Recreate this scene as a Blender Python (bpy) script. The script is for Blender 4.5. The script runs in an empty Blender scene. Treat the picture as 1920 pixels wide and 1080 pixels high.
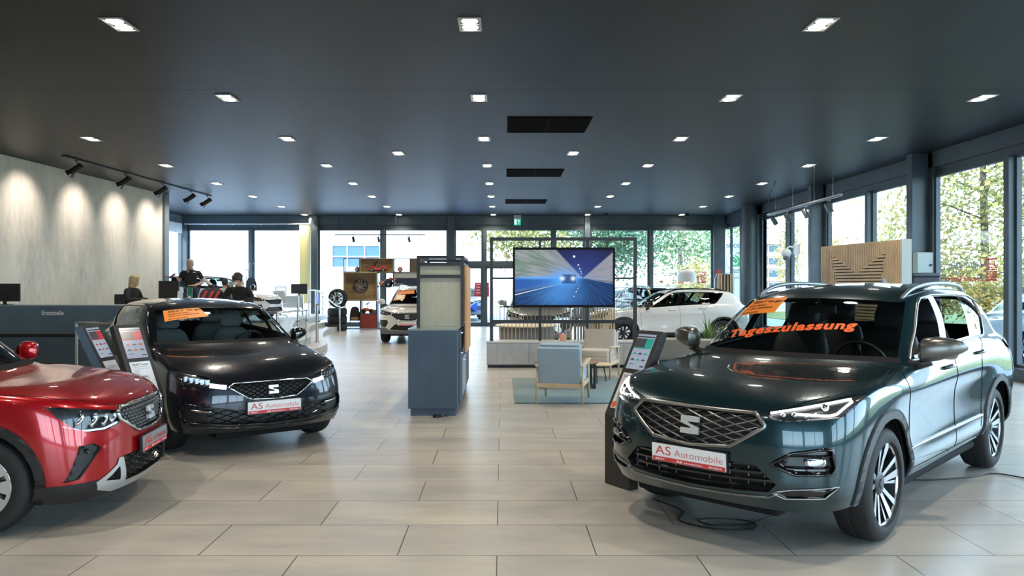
import bpy, bmesh, math, random
import numpy as np
from mathutils import Vector, Matrix
from mathutils.bvhtree import BVHTree

SC = bpy.context.scene
COL = SC.collection
R = math.radians
RNG = random.Random(7)

# ---------------------------------------------------------------- camera, world, lights, exposure
cam_data = bpy.data.cameras.new('camera')
cam = bpy.data.objects.new('camera', cam_data)
COL.objects.link(cam)
cam.location = (0, 0, 1.63)
cam.rotation_euler = (R(90), 0, 0)
cam_data.sensor_width = 36
cam_data.lens = 1472 / 1920 * 36
cam_data.shift_x = 19 / 1920
cam_data.shift_y = -6 / 1920
cam_data.clip_start = 0.05
cam_data.clip_end = 400
SC.camera = cam

SC.view_settings.view_transform = 'Standard'
SC.view_settings.look = 'None'
SC.view_settings.exposure = 0.12
SC.view_settings.gamma = 1
SC.view_settings.use_curve_mapping = False
SC.cycles.use_denoising = True
SC.cycles.max_bounces = 10
SC.cycles.diffuse_bounces = 5
SC.cycles.glossy_bounces = 5
SC.cycles.transparent_max_bounces = 24
SC.cycles.sample_clamp_indirect = 8
SC.cycles.caustics_reflective = False
SC.cycles.caustics_refractive = False

SKY = 8.8
world = bpy.data.worlds.new('world')
SC.world = world
world.use_nodes = True
wn = world.node_tree.nodes
wl = world.node_tree.links
bg = wn['Background']
tc = wn.new('ShaderNodeTexCoord')
sep = wn.new('ShaderNodeSeparateXYZ')
ramp = wn.new('ShaderNodeValToRGB')
wl.new(tc.outputs['Generated'], sep.inputs[0])
wl.new(sep.outputs['Z'], ramp.inputs[0])
e = ramp.color_ramp.elements
e[0].position = 0.0
e[0].color = (0.74, 0.88, 1.0, 1)
e[1].position = 0.75
e[1].color = (0.42, 0.66, 1.0, 1)
k = ramp.color_ramp.elements.new(0.16)
k.color = (0.56, 0.80, 1.0, 1)
wl.new(ramp.outputs[0], bg.inputs['Color'])
bg.inputs['Strength'].default_value = SKY

sun_data = bpy.data.lights.new('sun', 'SUN')
sun_data.energy = 6.0
sun_data.angle = R(2)
sun_data.color = (1.0, 0.96, 0.90)
sun = bpy.data.objects.new('sun', sun_data)
COL.objects.link(sun)
sun.rotation_euler = Vector((-0.35, -0.80, 0.52)).to_track_quat('Z', 'Y').to_euler()


def portal(name, loc, rot, sx, sy):
    d = bpy.data.lights.new(name, 'AREA')
    d.shape = 'RECTANGLE'
    d.size, d.size_y = sx, sy
    d.cycles.is_portal = True
    o = bpy.data.objects.new(name, d)
    COL.objects.link(o)
    o.location = loc
    o.rotation_euler = rot
    return o


# sampling portals in the window openings (they emit nothing themselves)
portal('window_portal_right', (8.95, 13.0, 2.0), (0, R(90), 0), 4.0, 36)
portal('window_portal_back', (-1.8, 31.0, 2.0), (R(-90), 0, 0), 21.5, 4.0)
portal('window_portal_front', (2.6, -5.4, 2.1), (R(90), 0, 0), 9.0, 3.0)


# ---------------------------------------------------------------- materials
MATS = {}


def pmat(name, color=(.5, .5, .5), rough=.5, metal=0., coat=0., spec=.5, emit=None, estr=0., noise=None, bump=None, coat_rough=.03, sheen=0.):
    """principled material; noise=(scale, amount[, stretch xyz]) varies the base colour, bump=(scale, strength)"""
    if name in MATS:
        return MATS[name]
    m = bpy.data.materials.new(name)
    m.use_nodes = True
    n, l = m.node_tree.nodes, m.node_tree.links
    b = n['Principled BSDF']
    b.inputs['Base Color'].default_value = (*color, 1)
    b.inputs['Roughness'].default_value = rough
    b.inputs['Metallic'].default_value = metal
    b.inputs['Coat Weight'].default_value = coat
    b.inputs['Coat Roughness'].default_value = coat_rough
    b.inputs['Specular IOR Level'].default_value = spec
    if sheen:
        b.inputs['Sheen Weight'].default_value = sheen
    if emit:
        b.inputs['Emission Color'].default_value = (*emit, 1)
        b.inputs['Emission Strength'].default_value = estr
    if noise or bump:
        t = n.new('ShaderNodeTexCoord')
    if noise:
        sc, amt = noise[0], noise[1]
        mp = n.new('ShaderNodeMapping')
        if len(noise) > 2:
            mp.inputs['Scale'].default_value = noise[2]
        l.new(t.outputs['Object'], mp.inputs[0])
        nt = n.new('ShaderNodeTexNoise')
        nt.inputs['Scale'].default_value = sc
        nt.inputs['Detail'].default_value = 5
        l.new(mp.outputs[0], nt.inputs['Vector'])
        r = n.new('ShaderNodeValToRGB')
        c = color
        r.color_ramp.elements[0].position = .3
        r.color_ramp.elements[1].position = .7
        r.color_ramp.elements[0].color = (*[max(0, x * (1 - amt)) for x in c], 1)
        r.color_ramp.elements[1].color = (*[min(1, x * (1 + amt)) for x in c], 1)
        l.new(nt.outputs[0], r.inputs[0])
        l.new(r.outputs[0], b.inputs['Base Color'])
    if bump:
        nb = n.new('ShaderNodeTexNoise')
        nb.inputs['Scale'].default_value = bump[0]
        nb.inputs['Detail'].default_value = 3
        l.new(t.outputs['Object'], nb.inputs['Vector'])
        bp = n.new('ShaderNodeBump')
        bp.inputs['Strength'].default_value = bump[1]
        bp.inputs['Distance'].default_value = .01
        l.new(nb.outputs[0], bp.inputs['Height'])
        l.new(bp.outputs[0], b.inputs['Normal'])
    MATS[name] = m
    return m


def glass_mat(name, tint=(.9, .95, .95), rough=.0, ior=1.45, refl=1.0):
    if name in MATS:
        return MATS[name]
    m = bpy.data.materials.new(name)
    m.use_nodes = True
    n, l = m.node_tree.nodes, m.node_tree.links
    for x in list(n):
        if x.type != 'OUTPUT_MATERIAL':
            n.remove(x)
    out = [x for x in n if x.type == 'OUTPUT_MATERIAL'][0]
    tr = n.new('ShaderNodeBsdfTransparent')
    tr.inputs[0].default_value = (*tint, 1)
    gl = n.new('ShaderNodeBsdfGlossy')
    gl.inputs['Roughness'].default_value = rough
    gl.inputs[0].default_value = (refl, refl, refl, 1)
    fr = n.new('ShaderNodeFresnel')
    # a thin pane reflects alike from both sides: undo the flipped index on back faces
    geo = n.new('ShaderNodeNewGeometry')
    mi = n.new('ShaderNodeMapRange')
    mi.inputs[3].default_value = ior
    mi.inputs[4].default_value = 1 / ior
    l.new(geo.outputs['Backfacing'], mi.inputs[0])
    l.new(mi.outputs[0], fr.inputs[0])
    mx = n.new('ShaderNodeMixShader')
    l.new(fr.outputs[0], mx.inputs[0])
    l.new(tr.outputs[0], mx.inputs[1])
    l.new(gl.outputs[0], mx.inputs[2])
    l.new(mx.outputs[0], out.inputs['Surface'])
    MATS[name] = m
    return m


M_BLACK = pmat('black plastic', (.012, .012, .013), .45)
M_BLACKGLOSS = pmat('black gloss', (.006, .006, .007), .08, coat=.5)
M_DARKFRAME = pmat('dark frame metal', (.018, .022, .025), .4, metal=.0)
M_STEEL = pmat('brushed steel', (.62, .62, .60), .22, metal=1.)
M_CHROME = pmat('chrome', (.8, .82, .84), .06, metal=1.)
M_RUBBER = pmat('tyre rubber', (.012, .012, .012), .7, bump=(60, .1))
M_INTERIOR = pmat('car interior black', (.012, .012, .013), .8, spec=.15)
M_WHITE = pmat('white paper', (.82, .83, .85), .6)
M_RED = pmat('red print', (.62, .045, .05), .5)
M_REDTEXT = pmat('red lettering', (.60, .07, .06), .5)
M_BLACKTEXT = pmat('black print', (.02, .02, .02), .6)
M_WHITETEXT = pmat('white lettering', (.85, .86, .88), .5)
M_ORANGE = pmat('orange sticker', (.95, .27, .02), .5)
M_CARGLASS = glass_mat('car glass', (.55, .62, .60), ior=1.5)
M_CLEARGLASS = glass_mat('clear pane', (.93, .97, .97), ior=1.4)
M_LENS = glass_mat('headlight lens', (.93, .95, .97), ior=1.45)
M_LED = pmat('led white', (1, 1, 1), .3, emit=(1, .98, .95), estr=9)


# ---------------------------------------------------------------- mesh helpers
class MB:
    def __init__(s):
        s.v, s.f, s.m = [], [], []

    def add(s, verts, faces, m=0):
        o = len(s.v)
        s.v.extend([tuple(p) for p in verts])
        s.f.extend([tuple(i + o for i in f) for f in faces])
        s.m.extend([m] * len(faces))
        return s

    def box(s, x0, x1, y0, y1, z0, z1, m=0, M=None):
        vs = [Vector((x, y, z)) for z in (z0, z1) for y in (y0, y1) for x in (x0, x1)]
        if M is not None:
            vs = [M @ v for v in vs]
        return s.add(vs, [(0, 2, 3, 1), (4, 5, 7, 6), (0, 1, 5, 4), (2, 6, 7, 3), (0, 4, 6, 2), (1, 3, 7, 5)], m)

    def quad(s, a, b, c, d, m=0):
        return s.add([a, b, c, d], [(0, 1, 2, 3)], m)

    def tube(s, pts, r, n=8, closed=False, m=0, r2=None):
        P = [Vector(p) for p in pts]
        k = len(P)
        rs = r if isinstance(r, (list, tuple)) else [r] * k
        rings = []
        up = None
        for i in range(k):
            if closed:
                d = (P[(i + 1) % k] - P[i - 1])
            else:
                d = P[min(i + 1, k - 1)] - P[max(i - 1, 0)]
            d.normalize()
            if up is None:
                up = Vector((0, 0, 1)) if abs(d.z) < .9 else Vector((1, 0, 0))
            a = d.cross(up)
            if a.length < 1e-6:
                a = d.orthogonal()
            a.normalize()
            b = a.cross(d).normalized()
            up = b
            ry = r2 if r2 else rs[i]
            rings.append([P[i] + a * (rs[i] * math.cos(2 * math.pi * j / n)) + b * (ry * math.sin(2 * math.pi * j / n)) for j in range(n)])
        vs = [p for q in rings for p in q]
        fs = []
        for i in range(k if closed else k - 1):
            i2 = (i + 1) % k
            for j in range(n):
                j2 = (j + 1) % n
                fs.append((i * n + j, i * n + j2, i2 * n + j2, i2 * n + j))
        if not closed:
            fs.append(tuple(reversed(range(n))))
            fs.append(tuple((k - 1) * n + j for j in range(n)))
        return s.add(vs, fs, m)

    def lathe(s, prof, n=32, M=None, m=0, caps=False, a0=0., a1=2 * math.pi):
        """prof [(r, h)] around the z axis, transformed by M"""
        full = abs(a1 - a0 - 2 * math.pi) < 1e-6
        cnt = n if full else n + 1
        vs = []
        for r, h in prof:
            for j in range(cnt):
                a = a0 + (a1 - a0) * j / n
                vs.append(Vector((r * math.cos(a), r * math.sin(a), h)))
        if M is not None:
            vs = [M @ v for v in vs]
        fs = []
        for i in range(len(prof) - 1):
            for j in range(n):
                j2 = (j + 1) % cnt
                fs.append((i * cnt + j, i * cnt + j2, (i + 1) * cnt + j2, (i + 1) * cnt + j))
        if caps:
            fs.append(tuple(reversed(range(cnt))))
            fs.append(tuple((len(prof) - 1) * cnt + j for j in range(cnt)))
        return s.add(vs, fs, m)

    def prism(s, poly, f, d0, d1, m=0):
        """extrude a 2D polygon between depths d0, d1; f(u, v, d) -> 3D"""
        k = len(poly)
        vs = [f(u, v, d0) for u, v in poly] + [f(u, v, d1) for u, v in poly]
        fs = [tuple(reversed(range(k))), tuple(range(k, 2 * k))]
        for i in range(k):
            j = (i + 1) % k
            fs.append((i, j, k + j, k + i))
        return s.add(vs, fs, m)

    def loft(s, rings, m=0, caps=True):
        n = len(rings[0])
        vs = [p for r in rings for p in r]
        fs = []
        for i in range(len(rings) - 1):
            for j in range(n):
                j2 = (j + 1) % n
                fs.append((i * n + j, i * n + j2, (i + 1) * n + j2, (i + 1) * n + j))
        if caps:
            fs.append(tuple(reversed(range(n))))
            fs.append(tuple((len(rings) - 1) * n + j for j in range(n)))
        return s.add(vs, fs, m)

    def sphere(s, c, r, n=16, k=10, sc=(1, 1, 1), m=0):
        c = Vector(c)
        rings = []
        for i in range(1, k):
            t = math.pi * i / k
            rings.append([c + Vector((r * sc[0] * math.sin(t) * math.cos(2 * math.pi * j / n), r * sc[1] * math.sin(t) * math.sin(2 * math.pi * j / n), r * sc[2] * math.cos(t))) for j in range(n)])
        return s.loft(rings[::-1], m)

    def build(s, name, mats, parent=None, smooth=False, bevel=0., seg=2, fix=True, loc=None, sub=0):
        me = bpy.data.meshes.new(name)
        me.from_pydata(s.v, [], s.f)
        mats = mats if isinstance(mats, (list, tuple)) else [mats]
        for q in mats:
            me.materials.append(q)
        if len(mats) > 1:
            me.polygons.foreach_set('material_index', s.m)
        if fix:
            bm = bmesh.new()
            bm.from_mesh(me)
            bmesh.ops.recalc_face_normals(bm, faces=bm.faces)
            bm.to_mesh(me)
            bm.free()
        if smooth:
            me.polygons.foreach_set('use_smooth', [True] * len(me.polygons))
            if smooth != 'all':
                me.set_sharp_from_angle(angle=R(smooth if not isinstance(smooth, bool) else 35))
        me.update()
        o = bpy.data.objects.new(name, me)
        COL.objects.link(o)
        if parent is not None:
            o.parent = parent
        if loc is not None:
            o.location = loc
        if bevel:
            b = o.modifiers.new('bevel', 'BEVEL')
            b.width = bevel
            b.segments = seg
            b.limit_method = 'ANGLE'
            b.angle_limit = R(40)
        if sub:
            b = o.modifiers.new('sub', 'SUBSURF')
            b.levels = b.render_levels = sub
        return o


def tag(o, label, cat, group=None, kind=None):
    if label:
        o['label'] = label
    if cat:
        o['category'] = cat
    if group:
        o['group'] = group
    if kind:
        o['kind'] = kind
    return o


def thing(name, label, cat, loc=(0, 0, 0), rz=0., group=None):
    o = bpy.data.objects.new(name, None)
    o.empty_display_size = .1
    COL.objects.link(o)
    o.location = loc
    o.rotation_euler = (0, 0, rz)
    return tag(o, label, cat, group)


def struct(o):
    o['kind'] = 'structure'
    return o


def dup(root, loc=None, rz=None, label=None, group=None):
    r = root.copy()
    COL.objects.link(r)
    if loc is not None:
        r.location = loc
    if rz is not None:
        r.rotation_euler = (0, 0, rz)
    if label:
        r['label'] = label
    if group:
        r['group'] = group
    for ch in list(root.children):
        c = ch.copy()
        COL.objects.link(c)
        c.parent = r
        for g in list(ch.children):
            d = g.copy()
            COL.objects.link(d)
            d.parent = c
    return r


def rrect(w, h, r, n=4, cx=0., cy=0.):
    """rounded rectangle outline, counter-clockwise, centred"""
    out = []
    for sx, sy, a in ((1, 1, 0), (-1, 1, 90), (-1, -1, 180), (1, -1, 270)):
        for i in range(n + 1):
            t = R(a + 90 * i / n)
            out.append((cx + sx * (w / 2 - r) + r * math.cos(t), cy + sy * (h / 2 - r) + r * math.sin(t)))
    return out


_TXT = {}


def text2d(body, bold=0., spacing=1.0):
    """flat lettering as (verts2d, faces), cap height about 0.7, starting at x=0"""
    key = (body, bold, spacing)
    if key in _TXT:
        return _TXT[key]
    cu = bpy.data.curves.new('lettering', 'FONT')
    cu.body = body
    cu.size = 1
    cu.offset = bold
    cu.space_character = spacing
    cu.resolution_u = 3
    cu.fill_mode = 'FRONT'
    ob = bpy.data.objects.new('lettering', cu)
    COL.objects.link(ob)
    bpy.context.view_layer.update()
    dg = bpy.context.evaluated_depsgraph_get()
    me = bpy.data.meshes.new_from_object(ob.evaluated_get(dg), depsgraph=dg)
    vs = [(v.co.x, v.co.y) for v in me.vertices]
    fs = [tuple(p.vertices) for p in me.polygons]
    bpy.data.objects.remove(ob)
    bpy.data.curves.remove(cu)
    bpy.data.meshes.remove(me)
    _TXT[key] = (vs, fs)
    return vs, fs


def put_text(mb, body, f, w=None, h=None, x=0., y=0., align='L', bold=0., m=0, spacing=1.0, mirror=False, slant=0.):
    """writes text into mb: f(u, v) -> 3D point; h = cap height, w = total width (either or both)"""
    vs, fs = text2d(body, bold, spacing)
    if not vs:
        return
    x0 = min(p[0] for p in vs)
    x1 = max(p[0] for p in vs)
    sx = sy = 1.
    if h:
        sy = sx = h / .7
    if w:
        sx = w / (x1 - x0)
        if not h:
            sy = sx
    W = (x1 - x0) * sx
    ox = x - (W / 2 if align == 'C' else W if align == 'R' else 0)
    pts = []
    for a, b in vs:
        u = (a - x0) * sx
        if mirror:
            u = W - u
        pts.append(f(ox + u + slant * b * sy, y + b * sy))
    mb.add(pts, fs, m)
# ---------------------------------------------------------------- cars
def cr(P, nsub, ghosts):
    """centripetal Catmull-Rom through rows of P (n, k); ghosts = (before, after)"""
    A = np.vstack([ghosts[0][None], P, ghosts[1][None]])
    out = []
    n = len(P)
    for i in range(n - 1):
        p0, p1, p2, p3 = A[i], A[i + 1], A[i + 2], A[i + 3]
        d1 = max(np.linalg.norm(p1 - p0), 1e-4) ** .5
        d2 = max(np.linalg.norm(p2 - p1), 1e-4) ** .5
        d3 = max(np.linalg.norm(p3 - p2), 1e-4) ** .5
        m1 = ((p1 - p0) / d1 - (p2 - p0) / (d1 + d2) + (p2 - p1) / d2) * d2
        m2 = ((p2 - p1) / d2 - (p3 - p1) / (d2 + d3) + (p3 - p2) / d3) * d2
        for k in range(nsub if i < n - 2 else nsub + 1):
            t = k / nsub
            out.append((2 * t ** 3 - 3 * t * t + 1) * p1 + (t ** 3 - 2 * t * t + t) * m1 + (-2 * t ** 3 + 3 * t * t) * p2 + (t ** 3 - t * t) * m2)
    return np.array(out)


# control net: rows from the sill up to the roof spine, columns from the nose centre round to the tail centre
NET = [
    [(.86, 0, .30), (.83, .35, .295), (.73, .62, .285), (.57, .79, .30), (0, .85, .345), (-.55, .86, .345), (-1.45, .86, .35), (-2.2, .86, .36), (-2.8, .85, .37), (-3.42, .79, .35), (-3.66, .5, .36), (-3.72, 0, .37)],
    [(.925, 0, .40), (.90, .35, .40), (.79, .63, .40), (.61, .81, .39), (.05, .88, .43), (-.55, .888, .43), (-1.45, .89, .44), (-2.2, .89, .44), (-2.8, .885, .44), (-3.48, .83, .43), (-3.75, .5, .45), (-3.81, 0, .46)],
    [(.94, 0, .58), (.905, .36, .58), (.78, .66, .58), (.57, .84, .585), (.05, .89, .60), (-.55, .875, .58), (-1.45, .875, .60), (-2.2, .885, .62), (-2.8, .90, .62), (-3.5, .85, .65), (-3.78, .5, .68), (-3.84, 0, .68)],
    [(.93, 0, .76), (.89, .37, .76), (.76, .66, .77), (.53, .845, .79), (.05, .895, .82), (-.55, .882, .80), (-1.45, .88, .82), (-2.2, .89, .84), (-2.8, .91, .84), (-3.5, .86, .84), (-3.79, .5, .84), (-3.85, 0, .84)],
    [(.88, 0, .862), (.845, .38, .866), (.71, .64, .895), (.45, .825, .935), (.02, .885, .96), (-.55, .90, .93), (-1.45, .905, .95), (-2.2, .91, .97), (-2.8, .905, .99), (-3.48, .84, .99), (-3.74, .5, .99), (-3.80, 0, .99)],
    [(.50, 0, .985), (.46, .36, .99), (.38, .60, .995), (.20, .76, 1.005), (-.2, .825, 1.035), (-.6, .862, 1.045), (-1.45, .87, 1.11), (-2.2, .87, 1.14), (-2.8, .86, 1.15), (-3.42, .785, 1.13), (-3.65, .5, 1.13), (-3.71, 0, 1.13)],
    [(-.36, 0, 1.095), (-.38, .36, 1.095), (-.45, .60, 1.095), (-.50, .69, 1.095), (-.56, .775, 1.09), (-.83, .832, 1.105), (-1.45, .838, 1.155), (-2.2, .833, 1.19), (-2.75, .815, 1.205), (-3.36, .725, 1.20), (-3.56, .45, 1.19), (-3.60, 0, 1.19)],
    [(-.71, 0, 1.335), (-.73, .33, 1.33), (-.77, .54, 1.32), (-.82, .64, 1.31), (-.89, .705, 1.31), (-1.08, .75, 1.34), (-1.6, .765, 1.375), (-2.25, .76, 1.39), (-2.8, .745, 1.385), (-3.28, .66, 1.36), (-3.43, .42, 1.365), (-3.47, 0, 1.37)],
    [(-1.03, 0, 1.522), (-1.045, .30, 1.517), (-1.07, .48, 1.506), (-1.105, .58, 1.497), (-1.19, .635, 1.508), (-1.40, .65, 1.54), (-1.74, .657, 1.557), (-2.3, .655, 1.556), (-2.85, .635, 1.535), (-3.12, .56, 1.515), (-3.2, .36, 1.525), (-3.23, 0, 1.53)],
    [(-1.36, 0, 1.602), (-1.37, .25, 1.597), (-1.39, .41, 1.588), (-1.42, .50, 1.578), (-1.47, .55, 1.58), (-1.65, .57, 1.592), (-1.95, .575, 1.605), (-2.35, .57, 1.608), (-2.8, .55, 1.588), (-3.02, .46, 1.57), (-3.08, .3, 1.578), (-3.1, 0, 1.583)],
    [(-1.85, 0, 1.642), (-1.88, 0, 1.644), (-1.92, 0, 1.646), (-1.98, 0, 1.648), (-2.05, 0, 1.65), (-2.15, 0, 1.652), (-2.25, 0, 1.652), (-2.45, 0, 1.65), (-2.6, 0, 1.645), (-2.7, 0, 1.638), (-2.75, 0, 1.635), (-2.78, 0, 1.633)],
]


def in_poly(p, poly):
    x, y = p
    c = False
    j = len(poly) - 1
    for i in range(len(poly)):
        (x1, y1), (x2, y2) = poly[i], poly[j]
        if (y1 > y) != (y2 > y) and x < (x2 - x1) * (y - y1) / (y2 - y1) + x1:
            c = not c
        j = i
    return c


def circ(cx, cz, r, n=28):
    return [(cx + r * math.cos(2 * math.pi * i / n), cz + r * math.sin(2 * math.pi * i / n)) for i in range(n)]


def smooth_poly(P, n=4, closed=True, tension=.5):
    """round a 2D outline with a Catmull-Rom spline"""
    k = len(P)
    out = []
    for i in range(k if closed else k - 1):
        p0, p1, p2, p3 = [np.array(P[(i + d) % k] if closed else P[min(max(i + d, 0), k - 1)], float) for d in (-1, 0, 1, 2)]
        for j in range(n):
            t = j / n
            m1, m2 = (p2 - p0) * tension, (p3 - p1) * tension
            out.append(tuple((2 * t ** 3 - 3 * t * t + 1) * p1 + (t ** 3 - 2 * t * t + t) * m1 + (-2 * t ** 3 + 3 * t * t) * p2 + (t ** 3 - t * t) * m2))
    if not closed:
        out.append(tuple(P[-1]))
    return out


def resample(P, step, closed=False):
    Q = [np.array(p, float) for p in P]
    if closed:
        Q.append(Q[0])
    out = []
    for a, b in zip(Q[:-1], Q[1:]):
        n = max(1, int(np.ceil(np.linalg.norm(b - a) / step)))
        for i in range(n):
            out.append(tuple(a + (b - a) * i / n))
    if not closed:
        out.append(tuple(Q[-1]))
    return out


AX = {'front': (1, 2, 0), 'side': (0, 2, 1), 'top': (0, 1, 2), 'rear': (1, 2, 0)}


class Body:
    """half body skin; regions are cut out of it along outlines seen from the front, the side, above or behind"""

    def __init__(s, warp, nu=7, nv=6, edit=None):
        net = np.array(NET, float)
        if edit:
            for (r, c), d in edit.items():
                for cc in ([c] if isinstance(c, int) else c):
                    net[r, cc] += np.array(d)
        xm, ym, zm = warp
        net[:, :, 0] = np.interp(net[:, :, 0], xm[0], xm[1])
        net[:, :, 1] *= ym
        net[:, :, 2] = np.interp(net[:, :, 2], zm[0], zm[1])
        net[:, 0, 1] = 0
        net[:, -1, 1] = 0
        rows = []
        for r in net:
            rows.append(cr(r, nu, (r[1] * (1, -1, 1), r[-2] * (1, -1, 1))))
        rows = np.array(rows)
        cols = []
        for j in range(rows.shape[1]):
            c = rows[:, j]
            cols.append(cr(c, nv, (2 * c[0] - c[1] + (0, 0, 0), c[-2] * (1, -1, 1))))
        G = np.array(cols).transpose(1, 0, 2)
        s.nu, s.nv = nu, nv
        nr, nc = G.shape[:2]
        G[:, 0, 1] = 0
        G[:, -1, 1] = 0
        G[-1, :, 1] = 0
        gu = np.gradient(G, axis=1)
        gu[:, 0] = (0, 1, 0)
        gu[:, -1] = (0, -1, 0)
        gv = np.gradient(G, axis=0)
        gv[-1] = (0, -1, 0)
        gu[-1] = (-1, 0, 0)
        Nn = np.cross(gu, gv)
        ln = np.linalg.norm(Nn, axis=2, keepdims=True)
        Nn = Nn / np.maximum(ln, 1e-9)
        Nn[-1] = (0, 0, 1)
        s.G = G
        vs = [Vector(p) for p in G.reshape(-1, 3)]
        fs = [(i * nc + j, i * nc + j + 1, (i + 1) * nc + j + 1, (i + 1) * nc + j) for i in range(nr - 1) for j in range(nc - 1)]
        full = vs + [Vector((v.x, -v.y, v.z)) for v in vs]
        s.tree = BVHTree.FromPolygons(full, fs + [tuple(len(vs) + k for k in reversed(f)) for f in fs])
        bm = bmesh.new()
        s.bm = bm
        s.N = bm.verts.layers.float_vector.new('N')
        s.L = bm.faces.layers.int.new('L')
        bv = []
        flatN = Nn.reshape(-1, 3)
        for k, v in enumerate(vs):
            b = bm.verts.new(v)
            b[s.N] = Vector(flatN[k])
            bv.append(b)
        s.names = ['body']
        g = s.lab
        for k, f in enumerate(fs):
            i, j = divmod(k, nc - 1)
            try:
                fc = bm.faces.new([bv[q] for q in f])
            except ValueError:
                continue
            vv, uu = i / nv, j / nu
            if 5.99 <= vv < 6.16 and uu < 3.99:
                fc[s.L] = g('cowl')
            elif 6.16 <= vv < 7.99 and uu < 3.7:
                fc[s.L] = g('windshield')
            elif 6.25 <= vv < 7.9 and uu >= 9.3:
                fc[s.L] = g('rear_glass')
            elif vv >= 7.99:
                fc[s.L] = g('roof')

    def lab(s, n):
        if n not in s.names:
            s.names.append(n)
        return s.names.index(n)

    def cut(s, label, axis, poly, only=('body',), box=None):
        a, b, c = AX[axis]
        L, bm = s.L, s.bm
        ok = {s.lab(o) for o in only}
        lo = (min(p[0] for p in poly) - .02, min(p[1] for p in poly) - .02)
        hi = (max(p[0] for p in poly) + .02, max(p[1] for p in poly) + .02)

        def accept():
            out = []
            for f in bm.faces:
                if f[L] not in ok:
                    continue
                q = [v.co for v in f.verts]
                if max(p[a] for p in q) < lo[0] or min(p[a] for p in q) > hi[0] or max(p[b] for p in q) < lo[1] or min(p[b] for p in q) > hi[1]:
                    continue
                m = f.calc_center_median()
                if axis == 'front' and (m.x < 0 or m.z < .5 and m.x < .36):
                    continue
                if axis == 'rear' and m.x > -1.8:
                    continue
                if axis == 'side' and m.y < .3:
                    continue
                if axis == 'top' and (m.z < .5):
                    continue
                if box and not all(lo_ <= x <= hi_ for x, (lo_, hi_) in zip(m, box)):
                    continue
                out.append(f)
            return out

        k = len(poly)
        for i in range(k):
            p, q = poly[i], poly[(i + 1) % k]
            d = (q[0] - p[0], q[1] - p[1])
            ln = math.hypot(*d)
            if ln < 1e-6:
                continue
            n2 = (-d[1] / ln, d[0] / ln)
            co = [0., 0., 0.]
            no = [0., 0., 0.]
            co[a], co[b] = p
            no[a], no[b] = n2
            e0, e1 = (min(p[0], q[0]) - .004, min(p[1], q[1]) - .004), (max(p[0], q[0]) + .004, max(p[1], q[1]) + .004)
            cand = []
            for f in accept():
                w = [v.co for v in f.verts]
                if max(t[a] for t in w) < e0[0] or min(t[a] for t in w) > e1[0] or max(t[b] for t in w) < e0[1] or min(t[b] for t in w) > e1[1]:
                    continue
                dd = [(t[a] - p[0]) * n2[0] + (t[b] - p[1]) * n2[1] for t in w]
                if min(dd) < -1e-5 and max(dd) > 1e-5:
                    cand.append(f)
            if cand:
                es = {x for f in cand for x in f.edges}
                vs = {x for f in cand for x in f.verts}
                bmesh.ops.bisect_plane(bm, geom=list(vs) + list(es) + cand, dist=1e-5, plane_co=co, plane_no=no)
        g = s.lab(label)
        for f in accept():
            m = f.calc_center_median()
            if in_poly((m[a], m[b]), poly):
                f[L] = g

    def finish_cuts(s):
        for v in s.bm.verts:
            n = Vector(v[s.N])
            if n.length < 1e-6:
                n = v.normal
            v[s.N] = n.normalized()

    def extract(s, name, labels, mat, parent, side='both', off=0., push=None, wall=False, flip=False, keep=None):
        """a mesh of the faces with these labels. side: both | left | right; off moves along normals; push = vector; wall closes the rim back to the skin"""
        ids = {s.names.index(n) for n in labels if n in s.names}
        V, F, NN = [], [], []
        idx = {}
        push = Vector(push) if push else Vector((0, 0, 0))

        def put(v, mir, base=False):
            onmid = abs(v.co.y) < 1e-5
            key = (v.index, mir and not onmid, base)
            if key in idx:
                return idx[key]
            n = Vector(v[s.N])
            if onmid:
                n.y = 0
                n.normalize()
            p = v.co + (Vector((0, 0, 0)) if base else n * off + push)
            if onmid:
                p = Vector((p.x, 0, p.z))
            if mir:
                p = Vector((p.x, -p.y, p.z))
                n = Vector((n.x, -n.y, n.z))
            idx[key] = len(V)
            V.append(p)
            NN.append(-n if flip else n)
            return idx[key]

        s.bm.verts.index_update()
        faces = [f for f in s.bm.faces if f[s.L] in ids and (keep is None or keep(f.calc_center_median()))]
        if not faces:
            return None
        fset = set(faces)
        wl_ = []
        for mir in ((False, True) if side == 'both' else (False,) if side == 'left' else (True,)):
            for f in faces:
                q = [put(v, mir) for v in f.verts]
                if mir != flip:
                    q.reverse()
                F.append(q)
            if wall:
                for f in faces:
                    for e in f.edges:
                        if abs(e.verts[0].co.y) < 1e-5 and abs(e.verts[1].co.y) < 1e-5:
                            continue
                        if sum(1 for x in e.link_faces if x in fset) == 1:
                            a, b = e.verts
                            wl_.append((put(a, mir), put(b, mir), put(b, mir, True), put(a, mir, True)))
        nf = len(F)
        me = bpy.data.meshes.new(name)
        me.from_pydata(V, [], F + wl_)
        me.polygons.foreach_set('use_smooth', [i < nf for i in range(len(me.polygons))])
        me.materials.append(mat)
        me.update()
        if not wall:
            me.normals_split_custom_set_from_vertices([tuple(n) for n in NN])
        o = bpy.data.objects.new(name, me)
        COL.objects.link(o)
        o.parent = parent
        return o

    # points on the skin
    def hit(s, o, d):
        r = s.tree.ray_cast(Vector(o), Vector(d))
        return (r[0], r[1]) if r[0] is not None else (None, None)

    def front(s, y, z):
        return s.hit((4, y, z), (-1, 0, 0))

    def rear(s, y, z):
        return s.hit((-8, y, z), (1, 0, 0))

    def side(s, x, z, sg=1):
        return s.hit((x, 3 * sg, z), (0, -sg, 0))

    def top(s, x, y):
        return s.hit((x, y, 4), (0, 0, -1))

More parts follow.
